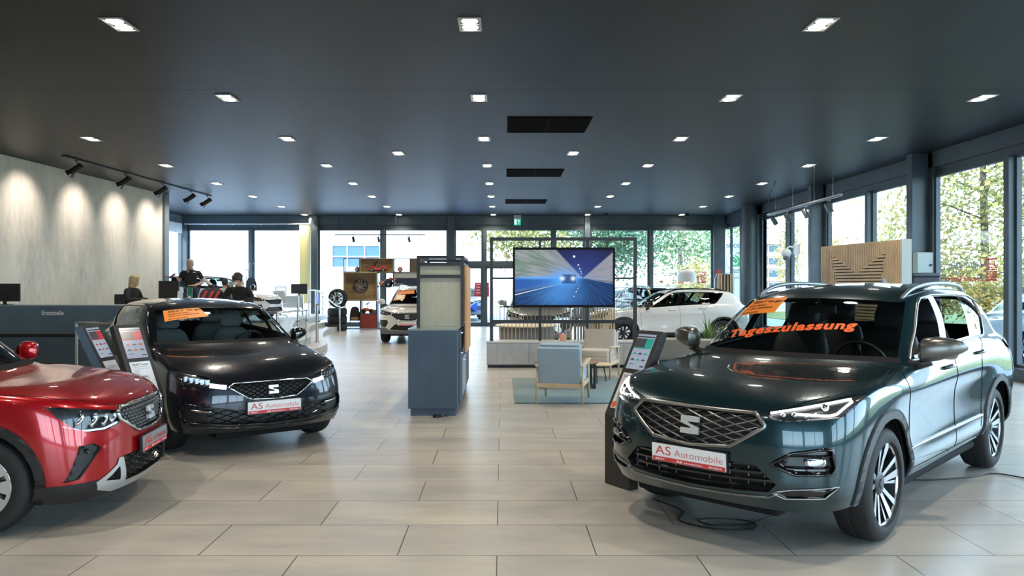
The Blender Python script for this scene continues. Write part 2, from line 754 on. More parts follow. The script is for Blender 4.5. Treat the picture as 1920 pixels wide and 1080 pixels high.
    def line(s, P, axis, lift=.002, step=.03, sg=1, closed=False):
        out = []
        for a, b in resample(P, step, closed):
            p, n = (s.front(a * sg, b) if axis == 'front' else s.rear(a * sg, b) if axis == 'rear' else s.side(a, b, sg) if axis == 'side' else s.top(a, b * sg))
            if p is None:
                continue
            if axis == 'front' and n.x < 0 or axis == 'top' and n.z < 0 or axis == 'rear' and n.x > 0:
                n = -n
            if axis == 'side' and n.y * sg < 0:
                n = -n
            out.append(p + n * lift)
        return out


def strip(mb, pts, nrm_hint, w, lift=0., m=0):
    """flat ribbon along pts, lying across the hint direction"""
    k = len(pts)
    vs = []
    for i in range(k):
        d = (pts[min(i + 1, k - 1)] - pts[max(i - 1, 0)]).normalized()
        n = Vector(nrm_hint)
        b = d.cross(n).normalized() * (w / 2)
        vs += [pts[i] + b, pts[i] - b]
    mb.add(vs, [(2 * i, 2 * i + 1, 2 * i + 3, 2 * i + 2) for i in range(k - 1)], m)


TYRE = [(.72, -.40), (.74, -.48), (.80, -.50), (.90, -.47), (.965, -.40), (.99, -.30), (1., -.16), (1., -.06), (.985, -.05), (.985, .05), (1., .06), (1., .16), (.99, .30), (.965, .40), (.90, .47), (.80, .50), (.74, .48), (.72, .40)]


def make_wheel(parent, x, y, z, r, w, rim_r, style, rim_mat, dark_mat, steer=0., name='wheel'):
    """tyre with rim and brake disc below it; outer side is +y before mirroring for y < 0"""
    sg = 1 if y > 0 else -1
    M = Matrix.Translation((x, y, z)) @ Matrix.Rotation(steer, 4, 'Z') @ Matrix(((1, 0, 0, 0), (0, 0, sg, 0), (0, 1, 0, 0), (0, 0, 0, 1)))
    # local: u, v in the wheel plane, h outward
    t = MB()
    prof = [(max(a * r, rim_r - .008), h * w) for a, h in TYRE]
    prof[0] = (rim_r - .008, -.40 * w)
    prof[-1] = (rim_r - .008, .40 * w)
    t.lathe(prof, 56, M)
    if style != 'far':
        for i in range(72):
            a = 2 * math.pi * i / 72
            for s2 in (1, -1):
                q = []
                for da, hh in ((-.012, .18), (.012, .18), (.035, .40), (.011, .40)):
                    rr = r * (1.003 - .03 * max(0, hh - .25) / .15 * .9)
                    q.append(M @ Vector((rr * math.cos(a + da), rr * math.sin(a + da), s2 * hh * w)))
                t.add(q, [(0, 1, 2, 3)])
    tyre = t.build(name, M_RUBBER, parent, smooth='all' if style == 'far' else 50)
    b = MB()
    b.lathe([(rim_r, .38 * w), (rim_r - .012, .40 * w), (rim_r - .020, .36 * w)], 56, M, m=0)
    b.lathe([(rim_r - .020, .36 * w), (rim_r - .035, .15 * w), (rim_r - .06, -.40 * w)], 56, M, m=1)
    f = lambda u, v, d: M @ Vector((u, v, d))

    def pol(pts, a0):
        return [(p * math.cos(a0) - q * math.sin(a0), p * math.sin(a0) + q * math.cos(a0)) for p, q in pts]
    Rr = rim_r - .012
    h1 = .36 * w
    hub = [(.075, h1 - .05), (.075, h1 - .02), (.06, h1 - .012), (.034, h1 - .010), (.03, h1 - .004), (0.001, h1 - .003)]
    b.lathe(hub, 24, M, m=1 if style != 'cover' else 0)

    def spoke(pts, a0, hi_in, hi_out, th=.03, m=0):
        P = pol(pts, a0)
        vs = []
        for (u, v) in P:
            rr = math.hypot(u, v) / Rr
            hh = hi_in + (hi_out - hi_in) * rr
            vs.append(f(u, v, hh))
        vb = [f(u * .99, v * .99, hi_in + (hi_out - hi_in) * math.hypot(u, v) / Rr - th) for u, v in P]
        k = len(P)
        b.add(vs + vb, [tuple(range(k))], m)
        b.add(vs + vb, [(i, (i + 1) % k, k + (i + 1) % k, k + i) for i in range(k)], 1)
    hi_i, hi_o = h1 - .035, h1 + .012
    if style == 'blade':      # five broad double spokes with machined faces
        for i in range(5):
            a = 2 * math.pi * i / 5 + .3
            spoke([(.045, -.030), (Rr * .55, -.052), (Rr, -.085), (Rr, -.045), (Rr * .55, -.022), (.05, .0)], a, hi_i, hi_o)
            spoke([(.05, .0), (Rr * .55, .010), (Rr, .020), (Rr, .075), (Rr * .5, .045), (.045, .030)], a, hi_i, hi_o)
            spoke([(.06, -.02), (Rr, -.05), (Rr, .03), (.06, .02)], a, hi_i - .018, hi_o - .022, m=1)
            spoke([(.05, .028), (Rr * .97, .10), (Rr * .97, .13), (.05, .032)], a, hi_i - .01, hi_o - .01, m=0)
    elif style == 'cover':    # steel wheel cover with many slots
        for i in range(9):
            a = 2 * math.pi * i / 9
            w0, w1 = .018, .052
            spoke([(.05, -w0), (Rr * .6, -.03), (Rr, -w1), (Rr, w1), (Rr * .6, .03), (.05, w0)], a, hi_i + .01, hi_o, .01)
        b.lathe([(Rr * .48, hi_i + .021), (.05, hi_i + .016), (.001, hi_i + .02)], 40, M, m=0)
        b.lathe([(Rr, hi_o), (Rr * .90, hi_o - .004)], 48, M, m=0)
    elif style == 'twin':     # five pairs of thin spokes
        for i in range(5):
            a = 2 * math.pi * i / 5 + .3
            spoke([(.04, -.04), (Rr, -.085), (Rr, -.05), (.05, -.012)], a, hi_i, hi_o)
            spoke([(.05, .012), (Rr, .05), (Rr, .085), (.04, .04)], a, hi_i, hi_o)
    else:                     # seen from far away: five plain spokes
        for i in range(5):
            spoke([(.03, -.04), (Rr, -.06), (Rr, .06), (.03, .04)], 2 * math.pi * i / 5, hi_i, hi_o)
    b.build('rim', [rim_mat, dark_mat], tyre, smooth=30, fix=False)
    d = MB()
    d.lathe([(.06, -.02), (rim_r * .72, -.02), (rim_r * .72, .0), (.06, .0)], 40, M)
    d.box(.02, rim_r * .8, -.10, .10, -.03, .02, M=M @ Matrix.Rotation(2.6, 4, 'Z'))
    d.build('brake_disc', M_STEEL, tyre, smooth=30)
    return tyre


def car_paint(name, col, metal=.6, rough=.32, coat=1.0):
    return pmat('car paint ' + name, col, rough, metal, coat=coat, coat_rough=.02)


S_LOGO = [(0, 1), (1, 1), (1, .68), (.45, .68), (.42, .61), (1, .40), (1, 0), (0, 0), (0, .32), (.55, .32), (.58, .39), (0, .60)]


def seat_loft(mb, cx, cy, z0, back=0.0, sc=1.0):
    """front seat: cushion, backrest with wings, headrest"""
    def ring(c, w, t, tilt, n=16):
        out = []
        for i in range(n):
            a = 2 * math.pi * i / n
            ca, sa = math.cos(a), math.sin(a)
            u = math.copysign(abs(ca) ** .6, ca) * w / 2
            d = math.copysign(abs(sa) ** .6, sa) * t / 2
            out.append(Vector((c[0] + d * math.cos(tilt), c[1] + u, c[2] + d * math.sin(tilt))))
        return out
    T = 0.1
    rows = [(0, .40, .12), (.05, .50, .17), (.25, .52, .17), (.42, .50, .15), (.55, .40, .12), (.60, .28, .08)]
    mb.loft([ring((cx - .05 - h * .30, cy, z0 + h), w, t, T) for h, w, t in rows])
    mb.loft([ring((cx - .05 - h * .30, cy, z0 + h), w, t, T) for h, w, t in ((.61, .20, .07), (.64, .27, .11), (.72, .28, .11), (.80, .24, .08), (.82, .14, .04))])
    rr = []
    for d, w, t in ((-.10, .40, .10), (-.05, .50, .17), (.25, .50, .17), (.42, .48, .14), (.48, .40, .08)):
        rr.append([Vector((cx + d, cy + math.copysign(abs(math.cos(a)) ** .6, math.cos(a)) * w / 2, z0 - .05 + math.copysign(abs(math.sin(a)) ** .6, math.sin(a)) * t / 2)) for a in [2 * math.pi * i / 16 for i in range(16)]])
    mb.loft(rr)


def build_car(spec, root):
    """all the parts of a car under its root Empty; local x = forward from the front axle, y = left, z = up"""
    S = spec
    far = S.get('far', False)
    B = Body(S['warp'], *((4, 3) if far else (7, 6)), edit=S.get('edit'))
    paint = S['paint']
    ax, tz, tr = S['rear_axle'], S['tyre_r'], S['tyre_r']
    W = S['half_track']
    clad = S.get('clad', M_BLACK)
    zb = S.get('belt', 1.1)
    # --- cuts
    for nm, P in S.get('front', {}).items():
        B.cut(nm, 'front', P, only=('body',))
    for cx in (0., ax):
        B.cut('hole', 'side', circ(cx, tz + .015, S['arch_r'], 30 if not far else 18))
        if S.get('arch_trim'):
            B.cut('arch_front' if cx == 0 else 'arch_rear', 'side', circ(cx, tz + .015, S['arch_r'] + S['arch_trim'], 34 if not far else 18))
    for nm, P in S.get('windows', {}).items():
        B.cut(nm, 'side', P)
    if S.get('dlo'):
        B.cut('dlo', 'side', S['dlo'])
    if S.get('sill_z'):
        B.cut('sill', 'side', [(S['arch_r'] * -1 + .0, 0), (ax + S['arch_r'], 0), (ax + S['arch_r'], S['sill_z']), (-S['arch_r'], S['sill_z'])])
    for nm, P in S.get('doors', {}).items():
        B.cut(nm, 'side', P)
    if S.get('hood'):
        B.cut('hood', 'top', S['hood'])
    for nm, P in S.get('rear', {}).items():
        B.cut(nm, 'rear', P)
    B.finish_cuts()
    # --- skin
    body = B.extract('body_shell', ['body'], paint, root)
    B.extract('roof', ['roof'], S.get('roof_mat', paint), root)
    B.extract('bonnet', ['hood'], paint, root)
    B.extract('windshield', ['windshield'], S.get('glass', M_CARGLASS), root)
    B.extract('cowl_panel', ['cowl'], M_INTERIOR, root)
    B.extract('rear_window', ['rear_glass'], S.get('glass', M_CARGLASS), root)
    for sd in ('left', 'right'):
        for nm in S.get('doors', {}):
            B.extract(nm, [nm], paint, root, sd)
        for nm in S.get('windows', {}):
            if nm in S.get('lowered', ()):
                continue
            B.extract(nm, [nm], S.get('side_glass', M_CARGLASS), root, sd)
        B.extract('window_surround', ['dlo'], M_BLACKGLOSS, root, sd)
        if S.get('arch_trim'):
            for nm in ('arch_front', 'arch_rear'):
                B.extract('wheel_arch_trim', [nm], S.get('arch_mat', clad), root, sd, off=.012, wall=True)
        if S.get('sill_z'):
            B.extract('side_skirt', ['sill'], S.get('sill_mat', clad), root, sd, off=.006, wall=True)
    for nm in S.get('rear', {}):
        B.extract(nm, [nm], S.get('rear_mats', {}).get(nm, M_RED), root, 'both')
    lining = ['body', 'roof', 'hood', 'sill', 'arch_front', 'arch_rear'] + list(S.get('doors', {}))
    B.extract('cabin_lining', lining, M_INTERIOR, root, 'both', off=-.035, flip=True, keep=lambda m: m.z > .40)
    # --- front features
    for nm, d in S.get('front_parts', {}).items():
        for sd in (('both',) if d.get('mid') else ('left', 'right')):
            B.extract(d.get('name', nm), [nm], d['mat'], root, sd, push=(-d.get('depth', 0), 0, 0), off=d.get('off', 0), wall=d.get('depth', 0) > 0)
            if d.get('lens'):
                B.extract(d['lens'], [nm], M_LENS, root, sd, off=.001)
    # --- seams
    if not far:
        sm = MB()
        for axn, P, closed in S.get('seams', []):
            for sg in (1, -1):
                pts = B.line(P, axn, .0006, .03, sg, closed)
                if len(pts) > 1:
                    sm.tube(pts, .0028, 5, closed=False)
        if sm.v:
            sm.build('panel_gap', M_INTERIOR, root, fix=False)
    # --- window trim
    for nm, P in S.get('trims', {}).items():
        for sg in (1, -1):
            t = MB()
            pts = B.line(P['pts'], 'side', .003, .04, sg, P.get('closed', False))
            if len(pts) > 1:
                t.tube(pts, P['r'], 6, P.get('closed', False))
                t.build(P['name'], P['mat'], root, smooth='all', fix=False)
    # --- wheels and wells
    for cx in (0., ax):
        for sg in (1, -1):
            wl_ = MB()
            M = Matrix.Translation((cx, sg * .50, tz + .015)) @ Matrix(((1, 0, 0, 0), (0, 0, sg, 0), (0, 1, 0, 0), (0, 0, 0, 1)))
            wl_.lathe([(.05, .0), (S['arch_r'] + .012, .0), (S['arch_r'] + .012, W - .50 - .03)], 24, M, a0=-.08, a1=math.pi + .08)
            wl_.build('wheel_well', M_INTERIOR, root, fix=False, smooth=40)
    for cx, st in ((0., S.get('steer', 0.)), (ax, 0.)):
        for sg in (1, -1):
            make_wheel(root, cx, sg * (W - S['tyre_w'] / 2), tz, tr, S['tyre_w'], S['rim_r'], S.get('wheel', 'far'), S['rim_mat'], S.get('rim_dark', M_BLACK), st)
    # --- under floor and cabin
    u = MB()
    x0, x1 = S['tail'] + .12, S['nose'] - .16
    u.box(x0, x1, -.50, .50, S['floor_z'], S['floor_z'] + .06)
    u.box(ax + S['arch_r'] + .03, -S['arch_r'] - .03, -.80, .80, S['floor_z'], S['floor_z'] + .06)
    u.build('underbody', M_INTERIOR, root, bevel=.02)
    if S.get('cabin', True):
        c = S['cabin_x']          # x of the dash front (below the windscreen base)
        cz = S['cabin_z']         # height of the seat cushions
        db = S['dash_z']
        d = MB()
        ring = []
        for y in (-.74, -.66, -.35, 0, .3, .42, .60, .74):
            hump = .05 if .25 < y < .55 else 0
            ring.append([Vector((c + .10, y, db - .35)), Vector((c + .12, y, db - .03)), Vector((c - .06, y, db + .012)), Vector((c - .22, y, db + .01 + hump)), Vector((c - .36, y, db - .03 + hump * .6)), Vector((c - .40, y, db - .10)), Vector((c - .33, y, db - .35))])
        d.loft(ring)
        d.build('dashboard', S.get('dash_mat', M_INTERIOR), root, smooth='all')
        st = MB()
        M = Matrix.Translation((c - .52, .37, db - .02)) @ Matrix.Rotation(R(-68), 4, 'Y')
        st.tube([M @ Vector((.185 * math.cos(a), .185 * math.sin(a), 0)) for a in [2 * math.pi * i / 32 for i in range(32)]], .015, 8, True)
        st.lathe([(.001, .02), (.06, .015), (.07, -.02), (.05, -.2)], 20, M)
        for a in (0, math.pi, -math.pi / 2):
            st.tube([M @ Vector((.05 * math.cos(a), .05 * math.sin(a), 0)), M @ Vector((.18 * math.cos(a), .18 * math.sin(a), 0))], .014, 6)
        st.build('steering_wheel', M_BLACK, root, smooth='all')
        sx = c - .95
        for cy in (.37, -.37):
            s2 = MB()
            seat_loft(s2, sx, cy, cz)
            s2.build('front_seat', S.get('seat_mat', M_INTERIOR), root, smooth='all')
        for cy in (.37, -.37):
            s2 = MB()
            seat_loft(s2, sx - .85, cy, cz + .02)
            s2.build('rear_seat', S.get('seat_mat', M_INTERIOR), root, smooth='all')
        mm = MB()
        wx, wz = S['mirror_in']
        mm.loft([[Vector((wx + dx, y, wz + dz)) for dx, dz in ((-.015, -.03), (.02, -.03), (.02, .03), (-.015, .03))] for y in (-.11, -.10, .10, .11)])
        mm.tube([Vector((wx + .01, 0, wz + .02)), Vector((wx + .08, 0, wz + .08))], .012, 6)
        mm.build('interior_mirror', M_BLACK, root, smooth=40)
    # --- door mirrors
    mx, my, mz = S['mirror']
    ms = S.get('mirror_size', 1.)
    for sg in (1, -1):
        cap = MB()
        rings = []
        for t, sx_, sz_, fw in ((0, .06, .055, .03), (.03, .105, .080, .03), (.10, .105, .082, .015), (.17, .085, .066, -.01), (.225, .055, .042, -.04), (.25, .02, .018, -.055)):
            rr = []
            for i in range(18):
                a = 2 * math.pi * i / 18
                ca, sa = math.cos(a), math.sin(a)
                X = sx_ * math.copysign(abs(ca) ** .7, ca)
                if X < 0:
                    X *= .45
                rr.append(Vector((mx + (X + fw) * ms, sg * (my + t * ms), mz + sz_ * ms * math.copysign(abs(sa) ** .6, sa) * (1 if sa > 0 else 1 - 1.2 * t) + .10 * t)))
            rings.append(rr)
        cap.loft(rings)
        o = cap.build('door_mirror', S.get('mirror_mat', paint), root, smooth=60)
        a = MB()
        a.tube([Vector((mx + .05, sg * (my - .08), mz - .10 * ms)), Vector((mx + .04, sg * (my - .01), mz - .095 * ms)), Vector((mx + .03, sg * (my + .06), mz - .06 * ms))], [.035, .032, .04], 8)
        a.build('mirror_arm', M_BLACK, o, smooth='all')
        g = MB()
        g.prism(rrect(.17 * ms, .11 * ms, .04), lambda p, q, d: Vector((mx - .043 * ms + d, sg * (my + .115 * ms + p), mz + q)), 0, .004)
        g.build('mirror_glass', M_CHROME, o)
    # --- door handles
    for hx, hz in S.get('handles', []):
        for sg in (1, -1):
            h = MB()
            p, n = B.side(hx, hz, sg)
            if p is None:
                continue
            y = p.y
            h.tube([Vector((hx + .11, y - sg * .01, hz - .008)), Vector((hx + .09, y + sg * .022, hz)), Vector((hx, y + sg * .034, hz + .004)), Vector((hx - .09, y + sg * .022, hz)), Vector((hx - .11, y - sg * .01, hz))], .014, 8)
            h.build('door_handle', S.get('handle_mat', paint), root, smooth='all')
    # --- roof rails, antenna
    if S.get('rails'):
        P = S['rails']
        for sg in (1, -1):
            t = MB()
            pts = []
            for x, y, dz in smooth_poly3(P):
                p, n = B.top(x, y * sg)
                if p is None:
                    continue
                pts.append(Vector((x, y * sg, p.z + dz)))
            t.tube(pts, S.get('rail_r', .014), 8, r2=.018)
            t.build('roof_rail', S.get('rail_mat', M_STEEL), root, smooth='all', fix=False)
    if S.get('antenna'):
        x = S['antenna']
        z = B.top(x, 0)[0].z
        t = MB()
        t.loft([[Vector((x + a * l, b * w, z - .01 + h)) for a, b in ((1, 0), (.3, .9), (-1, .7), (-1, -.7), (.3, -.9))] for l, w, h in ((.08, .022, 0), (.05, .012, .025), (.012, .004, .055))])
        t.build('roof_antenna', M_BLACK, root, smooth=40)
    # --- licence plate
    if S.get('plate'):
        px, pz, tilt = S['plate']
        M = Matrix.Translation((px, 0, pz)) @ Matrix.Rotation(R(tilt), 4, 'Y')
        f = lambda u, v, d=0.: M @ Vector((d, u, v))
        # seen from the front, the text runs towards +y
        q = MB()
        q.prism(rrect(.535, .125, .008, 3), f, -.02, -.002)
        pl = q.build('number_plate', M_BLACK, root)
        q = MB()
        q.prism(rrect(.52, .112, .006, 3), f, -.002, .002)
        q.build('plate_panel', S.get('plate_mat', M_WHITE), pl)
        q = MB()
        q.quad(f(-.255, -.055, .0028), f(.255, -.055, .0028), f(.255, -.027, .0028), f(-.255, -.027, .0028))
        q.build('red_strip', M_RED, pl, fix=False)
        q = MB()
        ft = lambda u, v: f(u, v, .0036)
        if S.get('plate_style') == 'dark':
            put_text(q, 'AS', ft, w=.16, h=.055, x=-.235, y=-.012, bold=.03)
            put_text(q, 'AUTOMOBILE', ft, w=.29, h=.034, x=-.055, y=-.012, bold=.004)
        else:
            put_text(q, 'AS', ft, w=.115, h=.056, x=-.235, y=-.012, bold=.004)
            put_text(q, 'Automobile', ft, w=.335, h=.044, x=-.095, y=-.012, bold=-.012)
        put_text(q, 'SEAT', ft, w=.07, h=.012, x=-.235, y=-.048, m=1, bold=.02)
        put_text(q, 'AS', ft, w=.045, h=.014, x=-.085, y=-.049, m=1, bold=.03)
        put_text(q, 'Automobile Essen', ft, w=.13, h=.011, x=-.03, y=-.048, m=1, bold=.01)
        put_text(q, 'SKODA', ft, w=.09, h=.012, x=.145, y=-.048, m=1, bold=.02)
        q.build('lettering', [M_REDTEXT, M_WHITETEXT], pl, fix=False)
    # --- badge
    if S.get('badge'):
        bx, bz, bs, bt = S['badge']
        M = Matrix.Translation((bx, 0, bz)) @ Matrix.Rotation(R(bt), 4, 'Y')
        q = MB()
        q.prism([((u - .5) * bs * 1.12, (v - .5) * bs) for u, v in S_LOGO], lambda u, v, d: M @ Vector((d, u, v)), -.02, .008)
        q.build('badge', pmat('bright badge metal', (.72, .73, .74), .28, metal=.55), root, bevel=.003)
    return B


def smooth_poly3(P, n=5):
    A = np.array(P, float)
    return [tuple(p) for p in cr(A, n, (2 * A[0] - A[1], 2 * A[-1] - A[-2]))]


def skin_text(B, body, o, du, dv, ray, w=None, h=None, lift=.003, mb=None, **kw):
    """lettering laid on the skin: plane point o + u du + v dv is cast along ray onto the body"""
    o, du, dv, ray = Vector(o), Vector(du), Vector(dv), Vector(ray)

    def f(u, v):
        q = o + du * u + dv * v - ray * 2
        p, n = B.hit(q, ray)
        if p is None:
            return q + ray * 2
        if n.dot(ray) > 0:
            n = -n
        return p + n * lift
    put_text(mb, body, f, w, h, **kw)


def skin_patch(B, corners, ray, nx=8, ny=5, lift=.002):
    """a small quad grid lying on the skin between 4 corners"""
    a, b, c, d = [Vector(p) for p in corners]
    ray = Vector(ray)
    vs = []
    for j in range(ny + 1):
        for i in range(nx + 1):
            u, v = i / nx, j / ny
            q = (a * (1 - u) + b * u) * (1 - v) + (d * (1 - u) + c * u) * v
            p, n = B.hit(q - ray * 2, ray)
            if p is None:
                p, n = q, -ray
            if n.dot(ray) > 0:
                n = -n
            vs.append(p + n * lift)
    fs = [(j * (nx + 1) + i, j * (nx + 1) + i + 1, (j + 1) * (nx + 1) + i + 1, (j + 1) * (nx + 1) + i) for j in range(ny) for i in range(nx)]
    return vs, fs
# ---------------------------------------------------------------- the cars in the showroom
def clip_line(p, q, poly, n=60):
    """pieces of segment pq inside poly"""
    out, cur = [], []
    for i in range(n + 1):
        t = i / n
        u = (p[0] + (q[0] - p[0]) * t, p[1] + (q[1] - p[1]) * t)
        if in_poly(u, poly):
            cur.append(u)
        else:
            if len(cur) > 1:
                out.append((cur[0], cur[-1]))
            cur = []
    if len(cur) > 1:
        out.append((cur[0], cur[-1]))
    return out


def mirror_poly(P):
    """half outline (y >= 0, first and last point on the centre line) to a full one"""
    return list(P) + [(-y, z) for y, z in reversed(P) if y > 1e-6]


def lattice(B, poly, slope, pitch, r, depth, mat, name, root, families=(1, -1), r2=None):
    mb = MB()
    z0 = min(p[1] for p in poly) - 1
    z1 = max(p[1] for p in poly) + 1
    for fam in families:
        z = z0
        while z < z1:
            for a, b in clip_line((-.6, z - .6 * slope * fam), (.6, z + .6 * slope * fam), poly):
                pts = [p - Vector((depth, 0, 0)) for p in B.line([a, b], 'front', 0, .05)]
                if len(pts) > 1:
                    mb.tube(pts, r, 4, r2=r2)
            z += pitch
    mb.build(name, mat, root, fix=False)


def outline(B, poly, r, mat, name, root, closed=True, lift=.003, sides=(1,), axis='front', depth=0., n=6):
    for sg in sides:
        mb = MB()
        pts = [p - Vector((depth, 0, 0)) for p in B.line(poly, axis, lift, .03, sg, closed)]
        mb.tube(pts, r, n, closed)
        mb.build(name, mat, root, smooth='all', fix=False)


def sticker(B, root, corners, ray, lines, border=True):
    vs, fs = skin_patch(B, corners, ray, lift=.004)
    q = MB().add(vs, fs)
    st = q.build('windscreen_sticker', M_ORANGE, root, smooth='all', fix=False)
    a, b, c, d = [Vector(p) for p in corners]
    t = MB()
    for body, u, v, w, h, bold in lines:
        o = a + (b - a) * u + (d - a) * v
        skin_text(B, body, o, (b - a).normalized(), (d - a).normalized(), ray, w=w * (b - a).length, h=h * (d - a).length, lift=.006, mb=t, bold=bold)
    t.build('lettering', M_BLACKTEXT, st, fix=False)
    return st


STICK = [('SEAT to go', .10, .70, .78, .17, .03), ('heute kaufen -', .09, .48, .52, .11, .02), ('morgen mitnehmen', .09, .30, .72, .11, .02), ('AS Automobile', .07, .06, .46, .10, .02)]

M_SATIN = pmat('satin grey metal', (.30, .31, .31), .3, metal=1.)
M_GREYPL = pmat('grey cladding', (.055, .06, .066), .5)
M_RIM = pmat('machined alloy', (.66, .67, .68), .22, metal=1.)
M_RIMDARK = pmat('dark alloy', (.035, .036, .038), .35, metal=.6)
M_LAMP = pmat('lamp chrome', (.55, .57, .60), .12, metal=1.)
M_LAMPDARK = pmat('lamp housing', (.02, .021, .023), .25)

# --- dark green seven-seat SUV, front right
ident = ([-5, 5], [-5, 5])
green = car_paint('dark green', (.004, .030, .038), .5, .25)
suv = thing('car', 'dark green SUV with orange lettering across its windscreen', 'car', (1.825, 5.581, 0), math.atan2(-.717, -.697))
T_GRILLE = [(0, .862), (.395, .862), (.455, .80), (.455, .785), (.265, .655), (0, .635)]
T_HL = [(.43, .868), (.62, .915), (.80, .965), (.845, .968), (.835, .90), (.80, .845), (.56, .822), (.47, .835)]
T_FOG = [(.495, .575), (.60, .645), (.745, .672), (.775, .665), (.79, .56), (.775, .525), (.62, .52)]
T_INT = [(0, .575), (.36, .565), (.42, .555), (.525, .455), (.48, .405), (0, .385)]
T_BLADE = [(.50, .405), (.60, .432), (.80, .450), (.745, .385), (.56, .375)]
T_DLO = [(-.66, 1.098), (-.80, 1.195), (-.96, 1.30), (-1.12, 1.408), (-1.24, 1.478), (-1.37, 1.525), (-1.65, 1.548), (-2.3, 1.548), (-2.72, 1.53), (-2.86, 1.50), (-2.60, 1.23), (-2.52, 1.195), (-2.0, 1.177), (-1.4, 1.148), (-1.0, 1.118), (-.8, 1.103)]
T_WIN = {
    'front_door_window': [(-.73, 1.128), (-.99, 1.30), (-1.22, 1.445), (-1.33, 1.498), (-1.54, 1.527), (-1.33, 1.17)],
    'rear_door_window': [(-1.49, 1.187), (-1.68, 1.537), (-2.33, 1.528), (-2.14, 1.207)],
    'quarter_window': [(-2.23, 1.213), (-2.42, 1.522), (-2.72, 1.51), (-2.80, 1.49), (-2.58, 1.245), (-2.52, 1.215)]}
spec = dict(
    warp=(ident, .987, ident), paint=green, rear_axle=-2.79, tyre_r=.362, tyre_w=.245, rim_r=.268, arch_r=.405, arch_trim=.062, half_track=.872,
    arch_mat=M_GREYPL, nose=.93, tail=-3.8, floor_z=.24,
    front={'grille': mirror_poly(T_GRILLE), 'headlight': T_HL, 'fog_recess': T_FOG, 'air_intake': mirror_poly(T_INT), 'bumper_blade': T_BLADE},
    front_parts={'grille': dict(mat=M_BLACK, depth=.035, mid=1), 'headlight': dict(mat=M_LAMPDARK, depth=.035, lens='headlight_lens'), 'fog_recess': dict(mat=M_BLACKGLOSS, depth=.03), 'air_intake': dict(mat=M_BLACK, depth=.07, mid=1), 'bumper_blade': dict(mat=M_BLACKGLOSS, depth=.012)},
    windows=T_WIN, dlo=T_DLO,
    doors={'front_door': [(-.45, .385), (-.40, .80), (-.36, 1.0), (-.42, 1.08), (-.72, 1.25), (-1.55, 1.30), (-1.44, 1.15), (-1.485, .90), (-1.50, .385)],
           'rear_door': [(-1.503, .385), (-1.488, .90), (-1.443, 1.15), (-1.50, 1.3), (-2.4, 1.3), (-2.28, 1.15), (-2.16, 1.0), (-2.26, .80), (-2.22, .385)]},
    sill_z=.36, sill_mat=M_GREYPL,
    hood=[(1., -.1), (1., .36), (.86, .40), (.74, .55), (.50, .72), (.20, .80), (-.15, .80), (-.45, .745), (-.55, .70), (-.5, .5), (-.34, -.1)],
    seams=[('side', [(-.45, .385), (-.40, .80), (-.36, 1.0), (-.40, 1.08)], False), ('side', [(-1.503, .385), (-1.488, .90), (-1.45, 1.14)], False),
           ('side', [(-2.22, .45), (-2.265, .80), (-2.18, .97), (-2.20, 1.03), (-2.40, 1.19)], False), ('side', [(-.45, .385), (-2.2, .385)], False),
           ('top', [(.86, .02), (.83, .40), (.74, .55), (.50, .72), (.20, .80), (-.15, .80), (-.45, .745)], False)],
    handles=[(-1.27, 1.02), (-2.17, 1.075)], lowered=('front_door_window', 'rear_door_window'), mirror=(-.70, .865, 1.175), mirror_mat=pmat('bronze grey mirror cap', (.16, .155, .14), .3, metal=.8), mirror_size=1.08,
    trims={'a': dict(pts=T_DLO, closed=True, r=.010, mat=M_SATIN, name='window_trim'),
           'b': dict(pts=[(-.42, .53), (-2.25, .54)], r=.012, mat=M_SATIN, name='door_moulding')},
    rails=[(-1.20, .575, -.005), (-1.36, .585, .025), (-1.6, .595, .040), (-2.0, .60, .043), (-2.6, .585, .040), (-2.85, .57, .025), (-3.0, .555, -.01)], rail_r=.014, rail_mat=pmat('grey roof rail', (.20, .22, .24), .35, metal=.7), antenna=-2.55,
    plate=(.955, .558, 3), badge=(.935, .755, .110, -8),
    wheel='blade', rim_mat=M_RIM, rim_dark=M_RIMDARK, steer=0.,
    cabin_x=-.42, cabin_z=.66, dash_z=1.045, mirror_in=(-1.12, 1.43), seat_mat=pmat('dark seat leather', (.022, .023, .026), .5))
B = build_car(spec, suv)
lattice(B, mirror_poly(T_GRILLE), .32, .046, .0055, .012, pmat('dark satin mesh', (.13, .135, .14), .35, metal=.8), 'grille_mesh', suv)
outline(B, mirror_poly(T_GRILLE), .014, M_SATIN, 'grille_frame', suv)
outline(B, T_FOG, .010, M_BLACKGLOSS, 'fog_lamp_frame', suv, sides=(1, -1))
outline(B, [(.50, .405), (.60, .432), (.80, .450), (.745, .385), (.56, .375)], .006, M_SATIN, 'blade_trim', suv, sides=(1, -1))
outline(B, [(-.53, .405), (-.48, .375), (0, .36), (.48, .375), (.53, .405)], .008, M_SATIN, 'lip_trim', suv, closed=False)
lattice(B, mirror_poly(T_INT), .02, .045, .005, .03, M_BLACKGLOSS, 'intake_mesh', suv, families=(1,), r2=.012)
